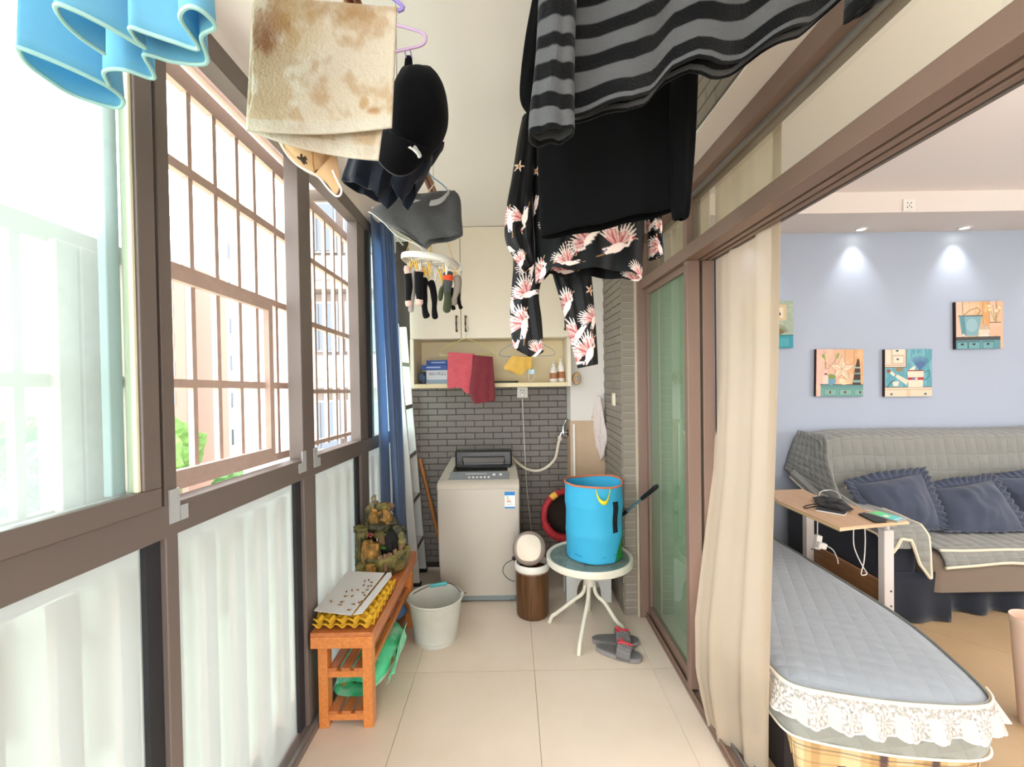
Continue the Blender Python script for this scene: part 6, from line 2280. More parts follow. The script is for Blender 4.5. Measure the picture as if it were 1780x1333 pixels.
obj('sleeve', garment(rows, n=60, m=110, fold=(0.004, 4, 0), seed=9), m_stripe, sj, smooth=True, solid=0.004, paint=px_rows_paint(rows, '#4b4b4c', stripes(238, bands2)))
rows = [(1520, -160, 1600, -160, YR, YR, 0.03), (1490, -70, 1570, -90, YR, YR, 0.03), (1476, 32, 1552, -16, YR, YR, 0.025)]
bands3 = [(-99, 12), (40, 70), (100, 130)]
obj('sleeve', garment(rows, n=50, m=60, fold=(0.004, 4, 0), seed=12), m_stripe, sj, smooth=True, solid=0.004, paint=px_rows_paint(rows, '#3c3c3d', stripes(10, bands3)))
obj('hanger_bar', B().tube(smooth_path([at(960, -135, Y=YR), Vector((RPX + 0.05, YR, 2.34)), at(1540, -150, Y=YR)], 6), 0.005, 8), m_black, sj, smooth=True)
hang_hook(sj, RPX, YR, 2.33, RPZ, m_black, 0.0025)

# ---- plain black long-sleeved top
m_black_top = cloth_mat('black_jersey_cloth', '#050506', rough=1.0, sheen=0.0, bump=(200, 0.05), translucent=0.0)
YA = 1.12
bt = thing('long_sleeved_shirt', 'plain black long-sleeved top behind the striped jersey', 'top', at(1070, 410, Y=YA))
rows = [(955, -5, 1190, -5, YA, YA, 0.02), (938, 40, 1192, 40, YA, YA, 0.03), (934, 150, 1188, 150, YA, YA, 0.035), (936, 280, 1180, 280, YA, YA, 0.035), (941, 407, 1174, 407, YA, YA, 0.03)]
obj('body', garment(rows, n=70, m=40, fold=(0.008, 5, 0.3), hem=[(0, 4), (0.06, 3), (0.3, -6), (0.6, -22), (1, -42)], seed=7, top_ease=2), m_black_top, bt, smooth=True, solid=0.003)
rows = [(1150, 10, 1205, 20, YA - .03, YA - .03, 0.02), (1165, 110, 1210, 110, YA - .03, YA - .03, 0.03), (1165, 240, 1205, 240, YA - .03, YA - .03, 0.028), (1167, 330, 1198, 330, YA - .03, YA - .03, 0.024), (1170, 372, 1195, 374, YA - .03, YA - .03, 0.02), (1174, 381, 1190, 381, YA - .03, YA - .03, 0.006)]
obj('sleeve', garment(rows, n=36, m=40, fold=(0.004, 4, 0), seed=3), m_black_top, bt, smooth=True, solid=0.003)
rows = [(925, 5, 960, 10, YA + .03, YA + .03, 0.02), (915, 60, 955, 60, YA + .03, YA + .03, 0.026), (907, 120, 945, 120, YA + .03, YA + .03, 0.026), (905, 170, 940, 165, YA + .03, YA + .03, 0.022), (920, 198, 940, 190, YA + .03, YA + .03, 0.012)]
obj('sleeve', garment(rows, n=36, m=34, fold=(0.004, 4, 0), seed=5), m_black_top, bt, smooth=True, solid=0.003)
p0 = Vector((RPX, YA, 2.36))
obj('hanger_bar', B().tube(smooth_path([at(960, 0, Y=YA), p0, at(1186, 0, Y=YA)], 6), 0.004, 8), m_black, bt, smooth=True)
hang_hook(bt, RPX, YA, 2.35, RPZ, m_black, 0.0025)

# ---- crane-print pyjamas
m_crane = mat('black_satin_crane_print', '#060608', rough=0.5, spec=0.22, attr='Col', bump=(120, 0.05))
YJ = 1.50
pj = thing('crane_print_shirt', 'black satin pyjama shirt printed with pink cranes', 'pyjama shirt', at(1015, 480, Y=YJ))


def flower(P, x, y, s):
    for k in range(5):
        a = 2 * PI * k / 5
        P.line([(x, y), (x + s * math.cos(a), y + s * math.sin(a))], s * 0.4, '#e8cdb8', s * 0.15)
    P.ell(x, y, s * 0.25, s * 0.25, '#b8733a')


def shirt_print(P):
    crane(P, 1066, -434, 56, 0.2, 1)
    crane(P, 1018, -425, 46, 1.0, -1)
    crane(P, 985, -462, 40, 0.4, -1)
    crane(P, 943, -470, 44, 1.3, 1)
    crane(P, 1108, -480, 36, 0.3, 1)
    crane(P, 960, -400, 30, 0.9, 1)
    flower(P, 933, -303, 11)
    crane(P, 930, -360, 34, 1.5, -1)
    flower(P, 1035, -300, 10)


rows = [(925, 188, 1105, 188, YJ, YJ, 0.02), (920, 215, 1112, 215, YJ, YJ, 0.04), (924, 300, 1118, 300, YJ, YJ, 0.055), (928, 400, 1119, 400, YJ, YJ, 0.06), (932, 478, 1115, 480, YJ, YJ, 0.062)]
obj('body', garment(rows, n=380, m=280, fold=(0.010, 6, 0.4), hem=[(0, 14), (0.08, 4), (0.14, -8), (0.28, -2), (0.5, -6), (0.85, 0), (1, 6)], seed=11, top_ease=4), m_crane, pj, smooth=True, solid=0.002, paint=px_rows_paint(rows, '#050507', shirt_print))


def sl_print(P):
    crane(P, 888, -388, 40, 1.4, 1)
    crane(P, 912, -385, 40, 1.6, -1, False)
    flower(P, 902, -297, 9)
    crane(P, 886, -432, 26, 2.2, 1)
    crane(P, 905, -458, 26, 0.8, 1)


rows = [(908, 205, 935, 195, YJ - .02, YJ - .02, 0.02), (900, 245, 932, 240, YJ - .02, YJ - .02, 0.03), (890, 310, 928, 310, YJ - .02, YJ - .02, 0.034), (881, 360, 926, 360, YJ - .02, YJ - .02, 0.036), (878, 412, 924, 412, YJ - .02, YJ - .02, 0.036), (892, 446, 926, 440, YJ - .02, YJ - .02, 0.032), (911, 472, 930, 456, YJ - .02, YJ - .02, 0.014)]
obj('sleeve', garment(rows, n=200, m=240, fold=(0.005, 4, 0), seed=2), m_crane, pj, smooth=True, solid=0.002, paint=px_rows_paint(rows, '#050507', sl_print))


def sr_print(P):
    crane(P, 1143, -430, 32, 1.7, 1)
    crane(P, 1130, -395, 26, 1.2, -1)
    crane(P, 1146, -398, 20, 1.2, 1)


rows = [(1095, 205, 1120, 215, YJ + .02, YJ + .02, 0.02), (1108, 260, 1138, 265, YJ + .02, YJ + .02, 0.028), (1118, 330, 1146, 330, YJ + .02, YJ + .02, 0.028), (1126, 400, 1149, 400, YJ + .02, YJ + .02, 0.026), (1129, 452, 1150, 446, YJ + .02, YJ + .02, 0.022)]
obj('sleeve', garment(rows, n=130, m=200, fold=(0.004, 4, 0), seed=8), m_crane, pj, smooth=True, solid=0.002, paint=px_rows_paint(rows, '#050507', sr_print))
obj('hanger_bar', B().tube(smooth_path([at(928, 190, Y=YJ), Vector((RPX, YJ, 2.37)), at(1102, 190, Y=YJ)], 6), 0.004, 8), m_black, pj, smooth=True)
hang_hook(pj, RPX, YJ, 2.36, RPZ, m_black, 0.0025)

YP = 1.76
pt_ = thing('crane_print_trousers', 'black satin pyjama trousers printed with pink cranes', 'pyjama trousers', at(965, 640, Y=YP))


def tl_print(P):
    crane(P, 918, -515, 42, 0.5, -1)
    crane(P, 912, -566, 46, 1.2, 1)
    crane(P, 924, -470, 32, 1.3, 1)
    crane(P, 891, -530, 30, 1.5, 1)
    crane(P, 935, -607, 26, 0.4, 1)
    crane(P, 898, -600, 24, 1.4, -1)


rows = [(903, 330, 975, 330, YP, YP, 0.05), (898, 400, 974, 400, YP, YP, 0.055), (894, 450, 955, 450, YP, YP, 0.05), (889, 510, 937, 505, YP, YP, 0.045), (887, 560, 941, 555, YP, YP, 0.045), (892, 600, 944, 598, YP, YP, 0.04), (896, 610, 944, 612, YP, YP, 0.038)]
obj('trouser_leg', garment(rows, n=240, m=300, fold=(0.006, 4, 0.5), hem=[(0, -4), (0.5, 8), (0.75, 8), (1, 0)], seed=21, top_ease=6), m_crane, pt_, smooth=True, solid=0.002, paint=px_rows_paint(rows, '#050507', tl_print))


def tr_print(P):
    crane(P, 985, -535, 40, 1.0, 1)
    crane(P, 1004, -582, 42, 1.2, -1)
    crane(P, 1030, -558, 34, 1.1, 1)
    crane(P, 1022, -612, 46, 1.0, 1)
    crane(P, 1002, -628, 24, 0.4, -1)
    flower(P, 1023, -507, 9)
    crane(P, 975, -600, 22, 1.2, 1)


rows = [(960, 330, 1030, 330, YP, YP, 0.05), (955, 400, 1028, 400, YP, YP, 0.055), (958, 460, 1027, 460, YP, YP, 0.05), (974, 520, 1031, 520, YP, YP, 0.045), (990, 585, 1036, 580, YP, YP, 0.04), (1005, 640, 1039, 633, YP, YP, 0.036)]
obj('trouser_leg', garment(rows, n=240, m=300, fold=(0.006, 4, 1.5), seed=25), m_crane, pt_, smooth=True, solid=0.002, paint=px_rows_paint(rows, '#050507', tr_print))
b = garment([(903, 318, 1030, 318, YP, YP, 0.05), (903, 334, 1030, 334, YP, YP, 0.054)], n=60, m=4, fold=(0.003, 8, 0))
obj('waistband', b, m_black_top, pt_, smooth=True, solid=0.003)
obj('hanger_bar', B().tube(smooth_path([at(906, 322, Y=YP), Vector((0.18, YP, 2.33)), at(1026, 322, Y=YP)], 6), 0.004, 8), m_black, pt_, smooth=True)
pts = smooth_path([(0.18, YP, 2.33), (0.19, YP, 2.38), (RPX + 0.02, YP, RPZ + 0.005), (RPX, YP, RPZ + 0.022), (RPX - 0.025, YP, RPZ)], 5)
obj('hook', B().tube(pts, 0.0025, 6), m_black, pt_, smooth=True)

# ================================================================== LIVING ROOM
# ---- sheer cream curtain in the doorway, its foot swinging out over the threshold
def sheer():
    m = bpy.data.materials.new('sheer_cream_curtain')
    m.use_nodes = True
    nt = m.node_tree
    N, L = nt.nodes, nt.links
    p = N['Principled BSDF']
    p.inputs['Base Color'].default_value = rgba('#cbbba5')
    p.inputs['Roughness'].default_value = 0.85
    p.inputs['Specular IOR Level'].default_value = 0.1
    tl = N.new('ShaderNodeBsdfTranslucent')
    tl.inputs['Color'].default_value = rgba('#cfc0aa')
    tr = N.new('ShaderNodeBsdfTransparent')
    a = N.new('ShaderNodeMixShader'); a.inputs[0].default_value = 0.4
    b = N.new('ShaderNodeMixShader'); b.inputs[0].default_value = 0.10
    L.new(p.outputs[0], a.inputs[1]); L.new(tl.outputs[0], a.inputs[2])
    L.new(a.outputs[0], b.inputs[1]); L.new(tr.outputs[0], b.inputs[2])
    L.new(b.outputs[0], N['Material Output'].inputs['Surface'])
    return m


m_sheer = sheer()
sc_ = thing('sheer_curtain', 'long cream sheer curtain hanging in the sliding doorway', 'curtain', (0.9, 1.85, 0.01))
ztop = 2.60


def drape(s, t):
    # s 0 far edge .. 1 near edge; t 0 top .. 1 hem
    z = lerp(ztop, 0.012, t)
    zs = [0.012, 0.22, 0.42, 0.72, 1.05, 1.5, 2.3]
    fx = [0.785, 0.752, 0.768, 0.835, 0.905, 0.938, 0.950]
    fy = [1.86, 1.90, 1.94, 2.0, 2.05, 2.08, 2.10]
    nx = [0.900, 0.902, 0.904, 0.908, 0.914, 0.92, 0.925]
    ny = [1.605, 1.605, 1.60, 1.59, 1.58, 1.56, 1.54]
    I = lambda A: float(np.interp(z, zs, A))
    q = Vector((lerp(I(fx), I(nx), s), lerp(I(fy), I(ny), s), z))
    w = 0.012 * math.sin(s * 2 * PI * 2.2 + 0.5 * t) * (0.7 + 0.5 * t) + 0.004 * math.sin(s * 2 * PI * 5 + 1.5 * t)
    if s > 0.86:
        w *= (1 - s) / 0.14
    return Vector((q.x + w, q.y + 0.3 * w, z))


obj('cloth', B().sheet(drape, 110, 70), m_sheer, sc_, smooth=True)
obj('hem_band', B().sheet(lambda s, t: drape(s, lerp(0.945, 1.0, t)) + Vector((-0.002, -0.002, 0)), 110, 4), m_sheer, sc_, smooth=True)
obj('side_hem', B().sheet(lambda s, t: drape(lerp(0.90, 1.0, s), t) + Vector((-0.0025, -0.002, 0)), 6, 60), m_sheer, sc_, smooth=True)
rear = B().sheet(lambda s, t: Vector((0.942 + 0.012 * math.sin(s * 2 * PI * 6), lerp(2.14, 2.74, s), lerp(ztop, 0.02, t))), 110, 12)
sr_ = obj('sheer_curtain', rear, m_sheer, smooth=True)
tag(sr_, 'cream sheer curtain bunched behind the greenish glass door panel', 'curtain')
tag(obj('curtain_rod', B().tube([(0.955, -0.5, ztop + 0.01), (0.955, 2.76, ztop + 0.01)], 0.010, 10), m_whiteplastic, smooth=True), 'white curtain rod above the sliding door inside the room', 'curtain rod')

# ---- spotlights in the bulkhead, socket, added fill lamps
m_lamp_rim = mat('white_lamp_rim', '#dad8d6', rough=0.4)
m_lamp_on = emit('lit_lamp_lens', '#fffaf0', 14.0)
ZB_ = 2.585
spots = [at(1497, 398, Z=ZB_), at(1669, 398, Z=ZB_)]
dx = spots[1].x - spots[0].x
allx = [spots[0].x - dx, spots[0].x, spots[1].x, spots[1].x + dx]
for k, x in enumerate(allx):
    y = spots[0].y
    lbl = ('recessed spotlight hidden behind the curtain edge', 'recessed spotlight left of the bulkhead socket', 'recessed spotlight right of the bulkhead socket', 'recessed spotlight beyond the right edge')[k]
    if k in (1, 2):
        t = thing('spotlight', lbl, 'light', (x, y, ZB_ - 0.01))
        obj('rim', B().lathe([(0.030, 0), (0.030, -0.006), (0.044, -0.006), (0.046, 0), (0.030, 0)], 28, (x, y, ZB_)), m_lamp_rim, t, smooth=True)
        obj('lens', B().lathe([(0, -0.002), (0.030, -0.002), (0.030, 0), (0, 0)], 24, (x, y, ZB_)), m_lamp_on, t)
    spot('spotlight_beam', (x, y, ZB_ - 0.012), (x, y + 0.10, 1.2), 11, 80, (0.95, 0.97, 1.0), 0.9, 0.03)
sp = at(1579, 357, Y=3.2)
so_ = thing('wall_socket', 'white wall socket on the bulkhead face', 'socket', (sp.x, 3.195, sp.z))
obj('plate', B().box((sp.x, 3.196, sp.z), (0.085, 0.009, 0.085)), m_whiteplastic, so_, bevel=0.003)
for dx_, dz_ in ((-0.012, 0.014), (0.012, 0.014), (-0.014, -0.016), (0.014, -0.016), (0, -0.004)):
    obj('slot', B().box((sp.x + dx_, 3.191, sp.z + dz_), (0.004, 0.002, 0.010)), m_black, so_)
tl_ = thing('added_floor_lamp', 'slim torchiere added unseen behind the camera to light the ceiling', 'lamp', (2.5, -0.5, 0))  # lamp body out of view, added to carry the ceiling uplight
obj('base', B().lathe([(0, 0), (0.14, 0), (0.14, 0.015), (0.02, 0.03), (0, 0.03)], 28, (2.5, -0.5, 0)), m_black, tl_, smooth=True)
obj('pole', B().tube([(2.5, -0.5, 0.02), (2.5, -0.5, 1.70)], 0.012, 10), m_black, tl_, smooth=True)
obj('bowl', B().lathe([(0.02, 1.66), (0.09, 1.69), (0.14, 1.74), (0.145, 1.75)], 28, (2.5, -0.5, 0)), m_black, tl_, smooth=True, solid=0.004)
cl = thing('added_pendant_lamp', 'bare round pendant bulb added unseen to brighten the living room', 'lamp', (3.3, 0.3, 2.2))  # bulb out of view, added as extra light for the room
obj('bulb', B().ball((3.3, 0.3, 2.30), 0.085, 20, 14), m_lamp_on, cl, smooth=True)
obj('cord', B().tube([(3.3, 0.3, 2.40), (3.3, 0.3, LCEIL)], 0.004, 6), m_whiteplastic, cl)
obj('socket', B().lathe([(0, 2.375), (0.022, 2.375), (0.018, 2.42), (0, 2.42)], 14, (3.3, 0.3, 0)), m_lamp_rim, cl, smooth=True)

# ---- four printed canvases
PICW = 0.376


def canvas(u, v, label, paint, tilt=0.0):
    c = at(u, v, Y=LBACK - 0.03)
    t = thing('canvas_print', label, 'picture', (c.x, LBACK - 0.015, c.z - PICW / 2))
    R = Matrix.Rotation(tilt, 3, 'Y')

    def W(x, z, y):
        d = R @ Vector((x, 0, z))
        return Vector((c.x + d.x, y, c.z + d.z))
    h = PICW / 2
    obj('stretcher', B().prism([W(-h, -h, LBACK - 0.027), W(h, -h, LBACK - 0.027), W(h, h, LBACK - 0.027), W(-h, h, LBACK - 0.027)], (0, 0.0265, 0)), mat('dark_canvas_edge', '#35282b', rough=0.8), t)
    obj('print', B().sheet(lambda s, q: W(lerp(-h, h, s), lerp(-h, h, q), LBACK - 0.0285), 130, 130), mat('printed_canvas', '#c9a98a', rough=0.8, attr='Col', bump=(400, 0.03)), t, smooth=True, paint=paint)


def boards(P, cols, n=7, line='#8a6a55'):
    for k in range(n):
        P.rect(k / n, (k + 1) / n, 0, 1, cols[k % len(cols)])
        P.rect(k / n - 0.005, k / n + 0.005, 0, 1, line)


def pic_star(uv):
    P = Paint(uv, '#d9b49c')
    boards(P, ['#d9b2a2', '#d7b19a', '#d8ad8e', '#d7a880', '#d4a170'], 5)
    P.noise(6, 3, '#e6c6a4', 0.1, 0.5, 3)
    P.rect(0.1, 1, 0, 0.25, '#6f9c94'); P.rect(0.1, 1, 0.18, 0.25, '#5f8c8a'); P.rect(0.08, 1, 0.245, 0.255, '#3a3a36')
    for x in (0.18, 0.5, 0.82):
        P.rect(x, x + 0.26, 0.02, 0.155, '#7aa79c'); P.line([(x, .02), (x, .155), (x + .26, .155), (x + .26, .02), (x, .02)], 0.008, '#3f5a56')
        P.ell(x + 0.12, 0.09, 0.022, 0.032, '#6b3c24')
    st = [(0.54 + (0.30 if k % 2 == 0 else 0.12) * math.sin(k * PI / 5), 0.58 + (0.30 if k % 2 == 0 else 0.12) * math.cos(k * PI / 5)) for k in range(10)]
    P.poly(st, '#e0c2a8')
    for k in range(10):
        P.line([(0.54, 0.58), st[k]], 0.006, '#a87858')
        P.line([st[k], st[(k + 1) % 10]], 0.007, '#8f6a4e')
        if k % 2 == 0:
            P.poly([(0.54, 0.58), st[k], st[(k + 1) % 10]], '#ecd6bc', 0.7)
    P.poly([(0.77, 0.25), (0.95, 0.25), (0.93, 0.64), (0.91, 0.78), (0.87, 0.8), (0.83, 0.64)], '#4a3a34')
    P.rect(0.79, 0.94, 0.60, 0.63, '#9fb8ae'); P.rect(0.78, 0.94, 0.47, 0.50, '#7f9a92'); P.rect(0.775, 0.95, 0.30, 0.35, '#7fa39a')
    P.ell(0.32, 0.33, 0.10, 0.09, '#6a97ac'); P.ell(0.32, 0.42, 0.10, 0.05, '#7c8f4e')
    P.rect(0.14, 0.26, 0.26, 0.44, '#e2c8b8'); P.rect(0.17, 0.23, 0.44, 0.56, '#dfc0b0'); P.rect(0.17, 0.235, 0.46, 0.49, '#6b3a3a')
    P.line([(0.2, 0.56), (0.18, 0.8), (0.16, 0.95)], 0.01, '#6a7a4a'); P.line([(0.24, 0.58), (0.36, 0.72), (0.44, 0.82)], 0.008, '#7a5a48')
    P.ell(0.45, 0.86, 0.025, 0.07, '#7f9a4e', -0.3); P.ell(0.15, 0.85, 0.03, 0.05, '#7f9a4e', 0.4)
    P.ell(0.60, 0.30, 0.12, 0.05, '#e6cba4'); P.ell(0.55, 0.34, 0.06, 0.04, '#e9d4b4'); P.ell(0.67, 0.33, 0.05, 0.04, '#dcb98e')
    return P.c


def pic_can(uv):
    P = Paint(uv, '#5b97a3')
    P.noise(9, 2, '#7fb3ba', 0.0, 0.7, 5)
    P.rect(0, 0.45, 0.62, 1, '#d9c4ac'); P.rect(0.03, 0.14, 0.72, 0.98, '#e2d0ba'); P.rect(0.17, 0.40, 0.70, 0.86, '#e4d3bd'); P.rect(0.17, 0.40, 0.90, 1, '#e4d3bd')
    for q in ([(0, .62), (.45, .62), (.45, 1)], [(.17, .7), (.40, .7), (.40, .86), (.17, .86), (.17, .7)], [(.14, .7), (.14, 1)], [(0, .66), (.42, .66)]):
        P.line(q, 0.010, '#6b4c3a')
    P.ell(0.27, 0.79, 0.03, 0.02, '#3d4a60'); P.ell(0.26, 0.97, 0.03, 0.02, '#3d4a60')
    P.rect(0, 1, 0, 0.20, '#dcc8ae'); P.rect(0, 1, 0.185, 0.20, '#7a6048'); P.rect(0, 1, 0.14, 0.15, '#8a7058'); P.rect(0.46, 0.54, 0, 0.14, '#d0b898')
    P.ell(0.14, 0.05, 0.03, 0.025, '#4f6f78'); P.ell(0.86, 0.05, 0.03, 0.025, '#4f6f78')
    for k in range(16):
        a = 0.6 + 0.12 * k
        P.line([(0.74, 0.56), (0.74 + 0.24 * math.cos(a), 0.62 + 0.24 * math.sin(a))], 0.02, '#4d6a98' if k % 2 else '#566f8a', 0.012)
    P.poly([(0.50, 0.20), (0.80, 0.20), (0.83, 0.54), (0.48, 0.54)], '#e6d2bc'); P.rect(0.48, 0.83, 0.535, 0.56, '#8a3a38')
    P.rect(0.49, 0.825, 0.35, 0.40, '#a8383c'); P.rect(0.58, 0.64, 0.35, 0.40, '#6a6f8c'); P.ell(0.67, 0.375, 0.03, 0.02, '#e2cfc0')
    P.poly([(0.50, 0.56), (0.63, 0.56), (0.65, 0.66)], '#e9d8c4')
    P.poly([(0.46, 0.24), (0.50, 0.34), (0.26, 0.47), (0.22, 0.42)], '#e4d0ba'); P.poly([(0.10, 0.50), (0.14, 0.54), (0.22, 0.47), (0.19, 0.43)], '#ead9c6')
    P.line([(0.83, 0.50), (0.94, 0.56), (0.95, 0.44), (0.82, 0.32)], 0.018, '#3f6f78')
    P.poly([(0.18, 0.22), (0.28, 0.22), (0.30, 0.32), (0.16, 0.32)], '#e6d4c2'); P.line([(0.05, 0.2), (0.12, 0.3), (0.2, 0.34)], 0.02, '#40584a')
    P.ell(0.08, 0.54, 0.05, 0.04, '#8a5a4a'); P.ell(0.3, 0.57, 0.09, 0.04, '#8a7a5a')
    return P.c


def pic_bucket(uv):
    P = Paint(uv, '#d9b48a')
    boards(P, ['#d8b6a0', '#d9b090', '#d4ac88', '#d2a578', '#cf9c66'], 7)
    P.noise(5, 3, '#e2c49c', 0.1, 0.5, 7)
    P.rect(0, 0.94, 0, 0.20, '#5f8f96'); P.rect(0, 0.94, 0.18, 0.255, '#4a4a48')
    for x in (0.0, 0.25, 0.55):
        P.rect(x + 0.02, x + 0.25, 0.01, 0.15, '#6f9fa2'); P.line([(x + .02, .01), (x + .02, .15), (x + .25, .15), (x + .25, .01)], 0.008, '#35504f'); P.ell(x + 0.13, 0.10, 0.035, 0.022, '#3a2a22')
    P.poly([(0.12, 0.28), (0.46, 0.27), (0.56, 0.70), (0.06, 0.70)], '#7fa3aa'); P.rect(0.05, 0.57, 0.685, 0.71, '#4a5a5c')
    P.poly([(0.14, 0.28), (0.22, 0.28), (0.18, 0.70), (0.08, 0.70)], '#5c8a92'); P.ell(0.34, 0.5, 0.12, 0.14, '#9fbcc0', 0, 0.6)
    P.line([(0.16, 0.71), (0.3, 0.82), (0.46, 0.87), (0.52, 0.80), (0.46, 0.72)], 0.012, '#4d4238')
    P.ell(0.60, 0.36, 0.12, 0.10, '#dcc9b4'); P.ell(0.60, 0.44, 0.12, 0.04, '#c2a890'); P.ell(0.60, 0.28, 0.13, 0.025, '#e2d2be'); P.line([(0.55, .52), (.6, .48), (.66, .5)], .02, '#b0a090')
    P.poly([(0.74, 0.27), (0.94, 0.27), (0.95, 0.55), (0.72, 0.55)], '#d7ae90'); P.rect(0.71, 0.96, 0.46, 0.55, '#dcb69a'); P.rect(0.71, 0.96, 0.545, 0.56, '#5a3a28')
    for a in (1.2, 1.45, 1.7, 1.95):
        P.line([(0.83, 0.56), (0.83 + 0.35 * math.cos(a), 0.56 + 0.36 * math.sin(a))], 0.016, '#a89a5c')
    for x, y in ((0.7, 0.9), (0.86, 0.8), (0.93, 0.86), (0.72, 0.82)):
        P.ell(x, y, 0.03, 0.03, '#e6d4a4')
    P.poly([(0.06, 0.26), (0.2, 0.28), (0.17, 0.33)], '#e0c2b0')
    return P.c


def pic_flower(uv):
    P = Paint(uv, '#9aa896')
    P.noise(5, 4, '#b2bba4', 0.0, 0.6, 11)
    P.rect(0, 1, 0, 0.28, '#3f8f9c'); P.rect(0, 1, 0.25, 0.28, '#2f7480'); P.rect(0.1, 0.9, 0.04, 0.2, '#4d9ca6')
    P.rect(0.30, 0.86, 0.58, 0.92, '#cbb590'); P.rect(0.37, 0.79, 0.64, 0.86, '#e0d4bc'); P.ell(0.66, 0.72, 0.08, 0.05, '#4a3c34')
    for k in range(18):
        a = 0.3 + k * 0.14
        P.line([(0.68, 0.28), (0.68 + 0.22 * math.cos(a), 0.3 + 0.2 * math.sin(a))], 0.02, '#7a6248' if k % 2 else '#5f6f4c', 0.01)
    P.ell(0.5, 0.3, 0.12, 0.1, '#b28a68')
    return P.c


canvas(1460, 648, 'canvas print with a star above blue drawers', pic_star, 0.018)
canvas(1579.5, 648, 'canvas print with a white watering can and lavender', pic_can, 0.004)
canvas(1703, 565, 'higher canvas print with a blue bucket and flower pot', pic_bucket, -0.008)
canvas(1338, 564, 'green and turquoise canvas print half hidden by the curtain', pic_flower)

# ---- daybed with a grey quilted cover, lace edge and plaid skirt
m_quilt = mat('grey_blue_quilt', '#8d949b', rough=0.9, quilt=(0.06, 24, 0.2), bump=(90, 0.06), sheen=0.2, spec=0.1)
m_quilt2 = mat('grey_quilt_side', '#95978f', rough=0.9, quilt=(0.07, 24, 0.3), sheen=0.2, spec=0.1)
db = thing('daybed', 'low daybed under a grey quilted cover with lace edge', 'daybed', (1.3, 2.4, 0))
ZQ = 0.39
outline = [(0.99, 3.45), (0.975, 2.6), (0.968, 1.90), (0.955, 1.70), (0.958, 1.60), (1.0, 1.555), (1.14, 1.508), (1.27, 1.478), (1.40, 1.462), (1.50, 1.460), (1.56, 1.482), (1.60, 1.54), (1.645, 1.68), (1.69, 1.86), (1.715, 2.06), (1.72, 2.4), (1.72, 3.0), (1.72, 3.45)]
cxq, cyq = 1.335, 2.45
ol = [Vector((x, y, 0)) for x, y in outline]
ring_ = smooth_path(ol + [ol[0]], 5)[:-1]
NR = len(ring_)


def top_f(s, t):
    p = ring_[int(round(s * NR)) % NR]
    k = 1 - t
    c = Vector((lerp(p.x, cxq, t), lerp(p.y, min(max(p.y, 1.95), 3.0), t), 0))
    z = ZQ + 0.014 * (1 - k ** 6) - 0.016 * k ** 14
    return c + Vector((0, 0, z)), (c.x, c.y)


obj('quilt_top', B().sheet(top_f, NR, 26, loop=True), m_quilt, db, smooth=True)


def per(i, out=0.0):
    p = ring_[i % NR]
    a, b_ = ring_[(i - 1) % NR], ring_[(i + 1) % NR]
    tn_ = (b_ - a).normalized()
    nr = Vector((tn_.y, -tn_.x, 0))
    if nr.dot(p - Vector((cxq, cyq, 0))) < 0:
        nr = -nr
    return p + nr * out


acc = [0.0]
for i in range(NR):
    acc.append(acc[-1] + (ring_[(i + 1) % NR] - ring_[i]).length)


def side_f(s, t):
    i = int(round(s * NR))
    p = per(i, 0.012 * math.sin(PI * t) + 0.004 * math.sin(acc[i] * 40) * t)
    return Vector((p.x, p.y, lerp(ZQ - 0.002, 0.20, t))), (acc[i], t * 0.22)


obj('quilt_side', B().sheet(side_f, NR, 8, loop=True), m_quilt2, db, smooth=True)
obj('cream_piping', B().tube([per(i, 0.006) + Vector((0, 0, 0.205)) for i in range(NR)], 0.0042, 6, closed=True), mat('cream_piping', '#efe6d6'), db, smooth=True)


def plaid(uv):
    P = Paint(uv, '#c9aa78')
    x, y = uv[:, 0], uv[:, 1]
    fx = (x * 6.2) % 1.0
    P._put(fx < 0.20, '#a98450', 0.6)
    P._put((fx > 0.55) & (fx < 0.80), '#e2cda4', 0.7)
    P._put((fx > 0.27) & (fx < 0.31), '#5d4a44')
    P._put((fx > 0.90) & (fx < 0.925), '#6a5248')
    fy = (y * 5.5) % 1.0
    P._put((fy > 0.5) & (fy < 0.62), '#7a5a48', 0.5)
    P._put((fy > 0.1) & (fy < 0.16), '#4d4248', 0.7)
    return P.c


def skirt_f(s, t):
    i = int(round(s * NR * 3)) / 3
    i0 = int(i)
    f = i - i0
    p = per(i0, 0).lerp(per(i0 + 1, 0), f)
    l = acc[min(i0, NR)]
    q = per(i0, -0.015 + 0.012 * math.sin((l + f * 0.05) * 30) * t - 0.02 * t) - per(i0, 0)
    p = p + q
    return Vector((p.x, p.y, lerp(0.205, 0.012, t))), (l, t)


obj('plaid_skirt', B().sheet(skirt_f, NR * 3, 40, loop=True), mat('plaid_cotton', '#c9aa78', rough=0.9, attr='Col', bump=(200, 0.05)), db, smooth=True, paint=plaid)
obj('base_board', B().prism([(x * 0.97 + cxq * 0.03, y * 0.97 + 2.45 * 0.03, 0.0) for x, y in outline], (0, 0, 0.18)), mat('dark_base_board', '#2c2422', rough=0.9), db)

# lace ruffle along the front edge
iF0 = min(range(NR), key=lambda i: (ring_[i] - Vector((0.957, 1.75, 0))).length)
iF1 = min(range(NR), key=lambda i: (ring_[i] - Vector((1.60, 1.535, 0))).length)
lens = [acc[i] for i in range(iF0, iF1 + 1)]


